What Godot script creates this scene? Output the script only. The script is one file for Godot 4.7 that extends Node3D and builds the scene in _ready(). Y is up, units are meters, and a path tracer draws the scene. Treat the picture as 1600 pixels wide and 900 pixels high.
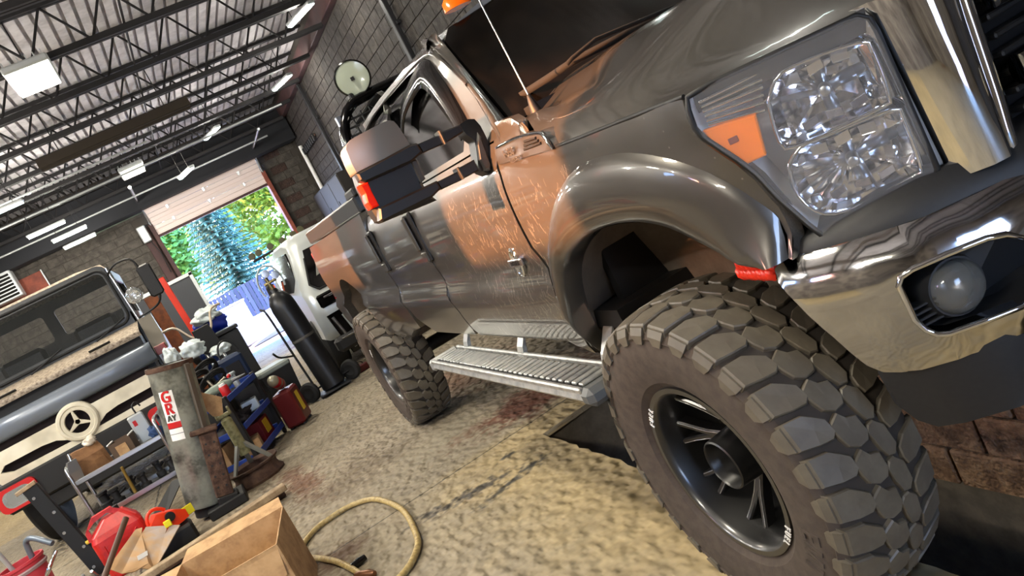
extends Node3D
# A repair garage: a lifted grey pickup over an inspection pit, an old lorry and workshop clutter on the left.
# World: y up, metres; -z runs down the building towards the open overhead door; the eye is at (0, 1.4, 0).

const EYE := Vector3(0, 1.4, 0)
const FOCAL := 1280.0
var eye_basis := Basis(Vector3(0.8144943, -0.4570732, 0.3573278), Vector3(0.4783884, 0.877562, 0.0320866), Vector3(-0.3282432, 0.1448071, 0.9334277))
var rng := RandomNumberGenerator.new()
var m := {}
var world_space := {}
var taken := {}

func _ready():
	rng.seed = 7
	# camera
	var cam := Camera3D.new()
	cam.name = "camera"
	cam.transform = Transform3D(eye_basis.orthonormalized(), EYE)
	cam.fov = rad_to_deg(2 * atan(450.0 / FOCAL))
	cam.near = 0.05
	cam.far = 400
	add_child(cam)
	cam.current = true
	# sky, exposure
	var sky_mat := ProceduralSkyMaterial.new()
	sky_mat.sky_top_color = Color(0.42, 0.62, 0.92)
	sky_mat.sky_horizon_color = Color(0.86, 0.92, 1.0)
	sky_mat.ground_horizon_color = Color(0.8, 0.82, 0.82)
	sky_mat.ground_bottom_color = Color(0.5, 0.5, 0.48)
	sky_mat.energy_multiplier = 13.0
	var sky := Sky.new()
	sky.sky_material = sky_mat
	var env := Environment.new()
	env.background_mode = Environment.BG_SKY
	env.sky = sky
	env.tonemap_mode = Environment.TONE_MAPPER_LINEAR
	env.tonemap_exposure = 1.75
	env.sdfgi_enabled = true
	env.ssao_enabled = true
	env.ssil_enabled = true
	var we := WorldEnvironment.new()
	we.name = "environment"
	we.environment = env
	add_child(we)
	# low warm sun that reaches in through the high windows of the left wall
	var sun := DirectionalLight3D.new()
	sun.name = "sun"
	sun.light_color = Color(1.0, 0.66, 0.42)
	sun.light_energy = 7.0
	sun.light_angular_distance = 0.6
	sun.shadow_enabled = true
	add_child(sun)
	sun.look_at_from_position(Vector3.ZERO, Vector3(1.0, -0.375, 0.0))
	materials()
	structure()
	outdoors()
	ceiling_fittings()
	truck()
	lorry()
	far_vehicle()
	workshop()

# ---------- where a pixel of the photograph points ----------
func ray(u, v) -> Vector3:
	return eye_basis * Vector3(u - 800.0, 450.0 - v, -FOCAL)
func on_x(u, v, x) -> Vector3:
	var d := ray(u, v)
	return EYE + d * (x / d.x)
func on_y(u, v, y) -> Vector3:
	var d := ray(u, v)
	return EYE + d * ((y - EYE.y) / d.y)
func on_z(u, v, z) -> Vector3:
	var d := ray(u, v)
	return EYE + d * (z / d.z)
func on_plane(u, v, p: Vector3, n: Vector3) -> Vector3:
	var d := ray(u, v)
	return EYE + d * ((p - EYE).dot(n) / d.dot(n))

# ---------- shapes ----------
# how a flat outline lies in space
class Sheet:
	func at(p: Vector2) -> Vector3:
		return Vector3(p.x, p.y, 0)
	func uv(p: Vector2) -> Vector2:
		return p
class FloorSheet extends Sheet:
	func at(p: Vector2) -> Vector3:
		return Vector3(p.x, 0, p.y)
	func uv(p: Vector2) -> Vector2:
		return Vector2((p.x + 2.5) / 6.0, (p.y + 12.0) / 12.0)
class Shape:
	var st := SurfaceTool.new()
	var group := 1
	var count := 0
	func _init():
		st.begin(Mesh.PRIMITIVE_TRIANGLES)
	func flat():
		st.set_smooth_group(4294967295)
	func smooth():
		group += 1
		st.set_smooth_group(group)
	func v(p: Vector3, uv := Vector2.ZERO):
		st.set_uv(uv)
		st.add_vertex(p)
	func tri(a: Vector3, b: Vector3, c: Vector3, ua := Vector2.ZERO, ub := Vector2.ZERO, uc := Vector2.ZERO):
		if (b - a).cross(c - a).length_squared() < 1e-16:
			return
		count += 1
		v(a, ua)
		v(b, ub)
		v(c, uc)
	func quad(a: Vector3, b: Vector3, c: Vector3, d: Vector3):
		tri(a, b, c, Vector2(0, 0), Vector2(1, 0), Vector2(1, 1))
		tri(a, c, d, Vector2(0, 0), Vector2(1, 1), Vector2(0, 1))
	func box(c: Vector3, s: Vector3, bevel := 0.0, b := Basis.IDENTITY):
		flat()
		var h := s / 2
		var e: float = minf(bevel, minf(h.x, minf(h.y, h.z)) * 0.8)
		if e <= 0.0:
			var p := []
			for i in 8:
				p.append(c + b * Vector3(h.x * (1 if i & 1 else -1), h.y * (1 if i & 2 else -1), h.z * (1 if i & 4 else -1)))
			for f in [[0, 1, 3, 2], [5, 4, 6, 7], [4, 0, 2, 6], [1, 5, 7, 3], [2, 3, 7, 6], [4, 5, 1, 0]]:
				quad(p[f[0]], p[f[3]], p[f[2]], p[f[1]])
			return
		var q := {}
		for i in 8:
			var s3 := Vector3(1 if i & 1 else -1, 1 if i & 2 else -1, 1 if i & 4 else -1)
			for a in 3:
				var w := s3 * (h - Vector3.ONE * e)
				w[a] = s3[a] * h[a]
				q[i * 3 + a] = c + b * w
		var faces := [[4, 0, 2, 6, 0], [1, 5, 7, 3, 0], [0, 4, 5, 1, 1], [6, 2, 3, 7, 1], [0, 1, 3, 2, 2], [5, 4, 6, 7, 2]]
		for f in faces:
			quad(q[f[0] * 3 + f[4]], q[f[1] * 3 + f[4]], q[f[2] * 3 + f[4]], q[f[3] * 3 + f[4]])
		for a in 3:
			var a1 := (a + 1) % 3
			var a2 := (a + 2) % 3
			for i in 4:
				var lo := (1 << a1) * (i & 1) + (1 << a2) * (i >> 1)
				var hi := lo + (1 << a)
				quad(q[lo * 3 + a1], q[hi * 3 + a1], q[hi * 3 + a2], q[lo * 3 + a2])
		for i in 8:
			tri(q[i * 3], q[i * 3 + 1], q[i * 3 + 2])
	# rings of equal length joined one to the next
	func loft(rings: Array, closed := true, caps := true, sharp := false):
		if sharp:
			flat()
		else:
			smooth()
		var n: int = rings[0].size()
		var last := n if closed else n - 1
		for i in rings.size() - 1:
			for j in last:
				var k := (j + 1) % n
				var ua := Vector2(float(j) / n, float(i) / (rings.size() - 1))
				var ub := Vector2(float(j + 1) / n, float(i) / (rings.size() - 1))
				var uc := Vector2(float(j + 1) / n, float(i + 1) / (rings.size() - 1))
				var ud := Vector2(float(j) / n, float(i + 1) / (rings.size() - 1))
				tri(rings[i][j], rings[i][k], rings[i + 1][k], ua, ub, uc)
				tri(rings[i][j], rings[i + 1][k], rings[i + 1][j], ua, uc, ud)
		if caps and closed:
			flat()
			for r in [rings[0], rings[-1]]:
				var mid := Vector3.ZERO
				for p in r:
					mid += p
				mid /= n
				for j in n:
					tri(mid, r[j], r[(j + 1) % n])
	func tube(path: Array, r, seg := 8, caps := true, closed := false):
		var rings := []
		var n := path.size()
		var side := Vector3.ZERO
		for i in n:
			var t: Vector3
			if closed:
				t = path[(i + 1) % n] - path[(i + n - 1) % n]
			else:
				t = path[mini(i + 1, n - 1)] - path[maxi(i - 1, 0)]
			t = t.normalized()
			if side == Vector3.ZERO:
				side = t.cross(Vector3.UP if absf(t.y) < 0.9 else Vector3.RIGHT).normalized()
			else:
				side = (side - t * side.dot(t)).normalized()
			var up := side.cross(t)
			var rad: float = r if not (r is Array) else r[i]
			var ring := []
			for j in seg:
				var a := TAU * j / seg
				ring.append(path[i] + (side * cos(a) + up * sin(a)) * rad)
			rings.append(ring)
		if closed:
			rings.append(rings[0])
		loft(rings, true, caps and not closed)
	# profile: [radius, along the axis]; x is the transform from the lathe frame (axis along local Y)
	func lathe(profile: Array, x := Transform3D.IDENTITY, seg := 24, from := 0.0, to := TAU):
		var full := absf(to - from - TAU) < 0.001
		smooth()
		for i in profile.size() - 1:
			if i > 0:
				var d0 := (Vector2(profile[i][0], profile[i][1]) - Vector2(profile[i - 1][0], profile[i - 1][1])).normalized()
				var d1 := (Vector2(profile[i + 1][0], profile[i + 1][1]) - Vector2(profile[i][0], profile[i][1])).normalized()
				if d0.dot(d1) < 0.8:
					smooth()
			for j in seg:
				var a := from + (to - from) * j / seg
				var b := from + (to - from) * (j + 1) / seg
				if full and j == seg - 1:
					b = from
				var p := []
				for q in [[i, a], [i, b], [i + 1, b], [i + 1, a]]:
					var r: float = profile[q[0]][0]
					p.append(x * Vector3(r * cos(q[1]), profile[q[0]][1], r * sin(q[1])))
				tri(p[0], p[1], p[2], Vector2(float(j) / seg, i), Vector2(float(j + 1) / seg, i), Vector2(float(j + 1) / seg, i + 1))
				tri(p[0], p[2], p[3], Vector2(float(j) / seg, i), Vector2(float(j + 1) / seg, i + 1), Vector2(float(j) / seg, i + 1))
	# polygon of 3D points pushed along depth; bevel shrinks the front face about its centre line
	func slab(face: Array, depth: Vector3, bevel := 0.0):
		flat()
		var n := face.size()
		var nn := depth.normalized()
		var u: Vector3 = (face[1] - face[0]).normalized()
		u = (u - nn * u.dot(nn)).normalized()
		var w := nn.cross(u)
		var flat2 := PackedVector2Array()
		for p in face:
			flat2.append(Vector2((p - face[0]).dot(u), (p - face[0]).dot(w)))
		var inner := []
		if bevel > 0.0:
			var turn := 0.0
			for i in n:
				var k := (i + 1) % n
				turn += flat2[i].x * flat2[k].y - flat2[k].x * flat2[i].y
			for i in n:
				var d0 := (flat2[i] - flat2[(i + n - 1) % n]).normalized()
				var d1 := (flat2[(i + 1) % n] - flat2[i]).normalized()
				var nrm := (Vector2(-d0.y, d0.x) + Vector2(-d1.y, d1.x))
				nrm = nrm / maxf(nrm.length_squared() * 0.5, 0.3) * (1.0 if turn > 0 else -1.0)
				inner.append(face[i] + (u * nrm.x + w * nrm.y) * bevel)
		else:
			inner = face
		var front := PackedVector2Array()
		for p in inner:
			front.append(Vector2((p - face[0]).dot(u), (p - face[0]).dot(w)))
		var ids := Geometry2D.triangulate_polygon(front)
		for i in range(0, ids.size(), 3):
			tri(inner[ids[i]], inner[ids[i + 1]], inner[ids[i + 2]], front[ids[i]], front[ids[i + 1]], front[ids[i + 2]])
		ids = Geometry2D.triangulate_polygon(flat2)
		for i in range(0, ids.size(), 3):
			tri(face[ids[i]] + depth, face[ids[i + 2]] + depth, face[ids[i + 1]] + depth)
		for i in n:
			var k := (i + 1) % n
			var low := nn * bevel
			if bevel > 0.0:
				quad(inner[i], inner[k], face[k] + low, face[i] + low)
			quad(face[i] + low, face[k] + low, face[k] + depth, face[i] + depth)
	# a sheet over a 2D outline, mapped into space point by point and cut into cells so that it can bend
	func skin(outline: Array, map: Sheet, cell := 0.06, back := Vector3.ZERO, holes := [], cell_y := 0.0):
		if cell_y <= 0.0:
			cell_y = cell
		var poly := PackedVector2Array(outline)
		var lo := poly[0]
		var hi := poly[0]
		for p in poly:
			lo = lo.min(p)
			hi = hi.max(p)
		smooth()
		var nx := int(ceil((hi.x - lo.x) / cell))
		var ny := int(ceil((hi.y - lo.y) / cell_y))
		for i in nx:
			for j in ny:
				var a := lo + Vector2(i * cell, j * cell_y)
				var sq := PackedVector2Array([a, a + Vector2(cell, 0), a + Vector2(cell, cell_y), a + Vector2(0, cell_y)])
				var pieces := Geometry2D.intersect_polygons(sq, poly)
				for h in holes:
					var next: Array[PackedVector2Array] = []
					for pc in pieces:
						for q in Geometry2D.clip_polygons(pc, PackedVector2Array(h)):
							if not Geometry2D.is_polygon_clockwise(q):
								next.append(q)
					pieces = next
				for pc in pieces:
					if Geometry2D.is_polygon_clockwise(pc):
						continue
					var ids := Geometry2D.triangulate_polygon(pc)
					for k in range(0, ids.size(), 3):
						var q := []
						for w in 3:
							q.append(pc[ids[k + w]])
						tri(map.at(q[0]), map.at(q[1]), map.at(q[2]), map.uv(q[0]), map.uv(q[1]), map.uv(q[2]))
		if back != Vector3.ZERO:
			for edge in [outline] + holes:
				smooth()
				for i in edge.size():
					var a: Vector2 = edge[i]
					var b: Vector2 = edge[(i + 1) % edge.size()]
					var steps := int(ceil(a.distance_to(b) / cell))
					for k in steps:
						var p: Vector3 = map.at(a.lerp(b, float(k) / steps))
						var q: Vector3 = map.at(a.lerp(b, float(k + 1) / steps))
						quad(p, q, q + back, p + back)
	func mesh() -> ArrayMesh:
		st.generate_normals()
		return st.commit()

# ---------- nodes ----------
func numbered(called: String) -> String:
	taken[called] = taken.get(called, 0) + 1
	return called if taken[called] == 1 else "%s_%03d" % [called, taken[called] - 1]
func tag(o: Node3D, label: String, category: String, group := "", kind := ""):
	if label: o.set_meta("label", label)
	if category: o.set_meta("category", category)
	if group: o.set_meta("group", group)
	if kind: o.set_meta("kind", kind)
	return o
# an empty thing whose parts follow; with in_world its parts are given in world coordinates
func thing(called: String, label: String, category: String, at: Vector3, turn := 0.0, group := "", in_world := false) -> Node3D:
	var o := Node3D.new()
	o.name = numbered(called)
	add_child(o)
	o.position = at
	o.rotation.y = turn
	tag(o, label, category, group)
	if in_world:
		world_space[o] = at
	return o
func put(called: String, mesh: Mesh, material: Material, parent: Node3D = null, at := Transform3D.IDENTITY) -> MeshInstance3D:
	var o := MeshInstance3D.new()
	o.mesh = mesh
	o.material_override = material
	o.transform = at
	if parent == null or parent == self:
		o.name = numbered(called)
		add_child(o)
	else:
		o.name = called
		parent.add_child(o, true)
		if world_space.has(parent):
			o.position -= world_space[parent]
	return o
func obj(called: String, s: Shape, material: Material, parent: Node3D = null, at := Transform3D.IDENTITY) -> MeshInstance3D:
	return put(called, s.mesh(), material, parent, at)
# a one-mesh thing: its shape is in world coordinates, its origin goes to base
func single(called: String, s: Shape, material: Material, label: String, category: String, group := "") -> MeshInstance3D:
	return tag(obj(called, s, material), label, category, group)
func struct(called: String, s: Shape, material: Material) -> MeshInstance3D:
	return tag(obj(called, s, material), "", "", "", "structure")
func copy(o: Node3D, at: Vector3, turn := 0.0, label := "") -> Node3D:
	var c := o.duplicate() as Node3D
	var plain := String(o.name)
	if plain.length() > 4 and plain[-4] == "_":
		plain = plain.left(-4)
	c.name = numbered(plain)
	add_child(c)
	c.position = at
	c.rotation.y = turn
	if label: c.set_meta("label", label)
	return c
func text(parent: Node3D, called: String, words: String, at: Transform3D, height: float, material: Material, depth := 0.002, serif := false) -> MeshInstance3D:
	var t := TextMesh.new()
	var f := SystemFont.new()
	f.font_names = PackedStringArray(["Droid Serif" if serif else "Droid Sans"])
	f.font_weight = 700
	t.font = f
	t.text = words
	t.font_size = 64
	t.pixel_size = height / 46.0
	t.depth = depth
	t.curve_step = 4
	return put(called, t, material, parent, at)
func frame_at(p: Vector3, right: Vector3, up: Vector3) -> Transform3D:
	var r := right.normalized()
	var u := (up - r * up.dot(r)).normalized()
	return Transform3D(Basis(r, u, r.cross(u)), p)
func lut(t: Array, v: float) -> float:
	if v <= t[0][0]:
		return t[0][1]
	for i in t.size() - 1:
		if v <= t[i + 1][0]:
			var w: float = (v - t[i][0]) / (t[i + 1][0] - t[i][0])
			var p0: float = t[maxi(i - 1, 0)][1]
			var p3: float = t[mini(i + 2, t.size() - 1)][1]
			return cubic_interpolate_in_time(t[i][1], t[i + 1][1], p0, p3, w, t[i + 1][0] - t[i][0], t[maxi(i - 1, 0)][0] - t[i][0] - (0.0001 if i == 0 else 0.0), t[mini(i + 2, t.size() - 1)][0] - t[i][0] + (0.0001 if i == t.size() - 2 else 0.0))
	return t[-1][1]
# a polyline cut into n equal steps, smoothed through its points
func resample(pts: Array, n: int) -> Array:
	var c := Curve3D.new()
	c.bake_interval = 0.01
	for i in pts.size():
		var t: Vector3 = (pts[mini(i + 1, pts.size() - 1)] - pts[maxi(i - 1, 0)]) / 6.0
		c.add_point(pts[i], -t, t)
	var out := []
	var l := c.get_baked_length()
	for i in n:
		out.append(c.sample_baked(l * i / (n - 1), true))
	return out
func arc(c: Vector3, a: Vector3, b: Vector3, from: float, to: float, n: int) -> Array:
	var out := []
	for i in n:
		var t := from + (to - from) * i / (n - 1)
		out.append(c + a * cos(t) + b * sin(t))
	return out

# ---------- materials ----------
func mat(color: Color, rough := 0.6, metal := 0.0) -> StandardMaterial3D:
	var s := StandardMaterial3D.new()
	s.albedo_color = color
	s.roughness = rough
	s.metallic = metal
	return s
func noise_image(w: int, h: int, seed_: int, freq: float, octaves := 4, kind := FastNoiseLite.TYPE_SIMPLEX_SMOOTH) -> Image:
	var n := FastNoiseLite.new()
	n.seed = seed_
	n.frequency = freq
	n.noise_type = kind
	n.fractal_octaves = octaves
	return n.get_seamless_image(w, h, false, false, 0.15)
# tints drawn from two layers of noise between the colours of a ramp
func mottle(colors: Array, seed_: int, freq: float, fine := 0.05, size := 256) -> ImageTexture:
	var a := noise_image(size, size, seed_, freq)
	var b := noise_image(size, size, seed_ + 50, freq * 6.0, 3)
	var img := Image.create(size, size, true, Image.FORMAT_RGB8)
	for y in size:
		for x in size:
			var t := clampf((a.get_pixel(x, y).r - 0.5) * 1.6 + 0.5 + (b.get_pixel(x, y).r - 0.5) * fine * 12.0, 0, 0.999) * (colors.size() - 1)
			var i := int(t)
			var c: Color = colors[i].lerp(colors[i + 1], t - i)
			img.set_pixel(x, y, c)
	img.generate_mipmaps()
	return ImageTexture.create_from_image(img)
func grained(colors: Array, seed_: int, freq: float, rough: float, scale := 1.0, metal := 0.0, relief := 0.0, fine := 0.05) -> StandardMaterial3D:
	var s := mat(Color.WHITE, rough, metal)
	s.albedo_texture = mottle(colors, seed_, freq, fine)
	s.uv1_triplanar = true
	s.uv1_world_triplanar = true
	s.uv1_scale = Vector3.ONE * scale
	if relief > 0.0:
		var bump := noise_image(256, 256, seed_ + 9, freq * 4.0, 4)
		bump.bump_map_to_normal_map(relief)
		s.normal_enabled = true
		s.normal_texture = ImageTexture.create_from_image(bump)
	return s
func glow(color: Color, energy: float) -> StandardMaterial3D:
	var s := mat(color, 0.5)
	s.emission_enabled = true
	s.emission = color
	s.emission_energy_multiplier = energy
	return s
func glass(color: Color, alpha: float, rough := 0.03) -> StandardMaterial3D:
	var s := mat(Color(color, alpha), rough)
	s.transparency = BaseMaterial3D.TRANSPARENCY_ALPHA
	s.metallic_specular = 0.6
	return s

func materials():
	m.steel_dark = mat(Color(0.11, 0.11, 0.12), 0.55, 0.3)
	m.joist = mat(Color(0.09, 0.085, 0.09), 0.7)
	m.deck = grained([Color(0.74, 0.73, 0.74), Color(0.82, 0.81, 0.82), Color(0.88, 0.87, 0.88)], 3, 0.02, 0.6, 0.35, 0.0)
	m.block = []
	for c in [[0.19, 0.17, 0.15], [0.2, 0.18, 0.155], [0.18, 0.165, 0.145]]:
		var b := Color(c[0], c[1], c[2])
		m.block.append(grained([b.darkened(0.18), b, b.lightened(0.08)], 11 + m.block.size(), 0.03, 0.9, 0.7, 0.0, 1.2))
	m.block_dark = grained([Color(0.2, 0.15, 0.13), Color(0.27, 0.2, 0.17)], 21, 0.03, 0.9, 0.7, 0.0, 3.0)
	m.mortar = mat(Color(0.25, 0.23, 0.205), 0.95)
	m.end_block = grained([Color(0.24, 0.225, 0.205), Color(0.28, 0.265, 0.24), Color(0.32, 0.3, 0.275)], 17, 0.03, 0.9, 0.7, 0.0, 1.2)
	m.wall_paint = grained([Color(0.36, 0.33, 0.31), Color(0.44, 0.41, 0.38), Color(0.5, 0.47, 0.43)], 31, 0.012, 0.9, 0.25)
	m.pit_block = grained([Color(0.42, 0.31, 0.22), Color(0.55, 0.42, 0.3), Color(0.63, 0.5, 0.37)], 41, 0.03, 0.85, 1.3, 0.0, 4.0)
	m.pit_concrete = grained([Color(0.36, 0.33, 0.28), Color(0.44, 0.4, 0.34)], 43, 0.03, 0.8, 0.8)
	m.floor = floor_material()
	m.brown_paint = grained([Color(0.22, 0.13, 0.13), Color(0.28, 0.17, 0.16)], 51, 0.02, 0.7, 0.5)
	m.red_panel = grained([Color(0.42, 0.2, 0.15), Color(0.55, 0.28, 0.2)], 52, 0.02, 0.7, 0.5)
	m.header = mat(Color(0.09, 0.1, 0.12), 0.8)
	m.door_panel = mat(Color(0.86, 0.8, 0.78), 0.5)
	m.pale_metal = mat(Color(0.72, 0.74, 0.74), 0.4, 0.4)
	m.black = mat(Color(0.03, 0.03, 0.032), 0.55)
	m.black_gloss = mat(Color(0.015, 0.015, 0.017), 0.12)
	m.black_plastic = grained([Color(0.07, 0.07, 0.072), Color(0.1, 0.1, 0.1)], 61, 0.08, 0.55, 3.0)
	m.rubber = mat(Color(0.045, 0.045, 0.045), 0.75)
	m.chrome = mat(Color(0.86, 0.87, 0.88), 0.045, 1.0)
	m.bright_steel = mat(Color(0.72, 0.73, 0.74), 0.28, 1.0)
	m.galvanised = grained([Color(0.55, 0.56, 0.56), Color(0.68, 0.69, 0.68), Color(0.74, 0.74, 0.72)], 63, 0.03, 0.42, 2.0, 0.7)
	m.rust = grained([Color(0.2, 0.13, 0.1), Color(0.3, 0.21, 0.16), Color(0.38, 0.29, 0.23)], 65, 0.03, 0.8, 1.5, 0.2)
	m.white = mat(Color(0.9, 0.9, 0.88), 0.5)
	m.red = mat(Color(0.72, 0.07, 0.07), 0.4)
	m.blue = mat(Color(0.06, 0.2, 0.5), 0.45)
	m.orange = mat(Color(0.95, 0.33, 0.03), 0.3)
	m.cardboard = grained([Color(0.62, 0.48, 0.33), Color(0.7, 0.56, 0.39), Color(0.74, 0.6, 0.43)], 71, 0.02, 0.85, 1.5)
	m.wood = grained([Color(0.5, 0.42, 0.32), Color(0.6, 0.52, 0.41), Color(0.68, 0.6, 0.48)], 73, 0.02, 0.8, 1.2)

# concrete laid out in metres: u = x from -6 to 4.05, v = z; the working bay has its own stains
func floor_material() -> StandardMaterial3D:
	var w := 640
	var h := 1280
	var coarse := noise_image(512, 512, 81, 0.008, 4)
	var mid := noise_image(512, 512, 82, 0.03, 4)
	var fine := noise_image(512, 512, 83, 0.16, 3)
	var img := Image.create(w, h, true, Image.FORMAT_RGB8)
	var tones := [Color(0.40, 0.365, 0.30), Color(0.50, 0.46, 0.385), Color(0.57, 0.525, 0.44), Color(0.65, 0.60, 0.50)]
	for y in h:
		var z := -12.0 + 12.0 * y / h
		for x in w:
			var wx := -2.5 + 6.0 * x / w
			var a := coarse.get_pixel(x % 512, int(y * 0.5) % 512).r
			var b := mid.get_pixel((x + 100) % 512, int(y * 0.8) % 512).r
			var c := fine.get_pixel(x % 512, y % 512).r
			var t := 0.45 + (a - 0.5) * 0.42 + (b - 0.5) * 0.2 + (c - 0.5) * 0.5
			# the worn strip along the pit is paler and sandier
			var strip := smoothstep(0.3, 0.95, wx + (b - 0.5) * 0.25) * smoothstep(-4.5, -4.3, z)
			t += 0.17 * strip
			t = clampf(t, 0, 0.999) * 3
			var col: Color = tones[int(t)].lerp(tones[int(t) + 1], t - int(t))
			if strip > 0.0:
				col = col.lerp(col * Color(1.06, 1.02, 0.9), strip)
			# oil stains and rust patches
			for s in [[0.62, -3.95, 0.34, 0.09, -0.3, Color(0.13, 0.12, 0.12), 0.75], [0.85, -3.75, 0.2, 0.06, 0.2, Color(0.1, 0.1, 0.1), 0.8], [0.98, -4.1, 0.1, 0.05, 0.2, Color(0.1, 0.1, 0.1), 0.75], [0.02, -6.2, 0.16, 0.75, 0.12, Color(0.36, 0.23, 0.15), 0.75], [-0.02, -4.25, 0.2, 0.24, 0.2, Color(0.3, 0.21, 0.15), 0.7], [1.5, -4.75, 0.6, 0.34, 0.0, Color(0.36, 0.2, 0.14), 0.85], [1.5, -6.4, 0.5, 0.8, 0.0, Color(0.4, 0.27, 0.18), 0.7], [0.35, -5.5, 0.5, 0.4, 0.3, Color(0.36, 0.31, 0.24), 0.5], [0.9, -5.1, 0.5, 0.3, 0.3, Color(0.56, 0.53, 0.45), 0.5], [-0.4, -5.2, 0.4, 0.5, 0.2, Color(0.4, 0.36, 0.29), 0.45]]:
				var p := Vector2(wx - s[0], z - s[1]).rotated(s[4])
				var d: float = (p / Vector2(s[2], s[3])).length() + (b - 0.5) * 1.0 + (c - 0.5) * 1.1
				if d < 1.0:
					col = col.lerp(s[5], clampf((1.0 - d) * 1.6, 0, 1) * s[6])
			# expansion joints
			if absf(z + 4.36 + (c - 0.5) * 0.02) < 0.006 or absf(z + 8.3 + (c - 0.5) * 0.02) < 0.008 or absf(wx + 1.2 + (b - 0.5) * 0.03) < 0.008:
				col = col * 0.45
			img.set_pixel(x, y, col)
	img.generate_mipmaps()
	var s := mat(Color.WHITE, 0.82)
	s.albedo_texture = ImageTexture.create_from_image(img)
	s.texture_repeat = true
	var bump := noise_image(512, 512, 83, 0.16, 3)
	bump.bump_map_to_normal_map(3.0)
	s.normal_enabled = true
	s.normal_texture = ImageTexture.create_from_image(bump)
	return s

func slab_floor(s: Shape, outline: Array):
	s.skin(outline, FloorSheet.new(), 4.0, Vector3(0, -0.03, 0))

const LEFT := -6.0
const RIGHT := 4.05
const END := -21.0
const BACK := 6.0
const DECK := 5.2
const CHORD := 4.6

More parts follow.
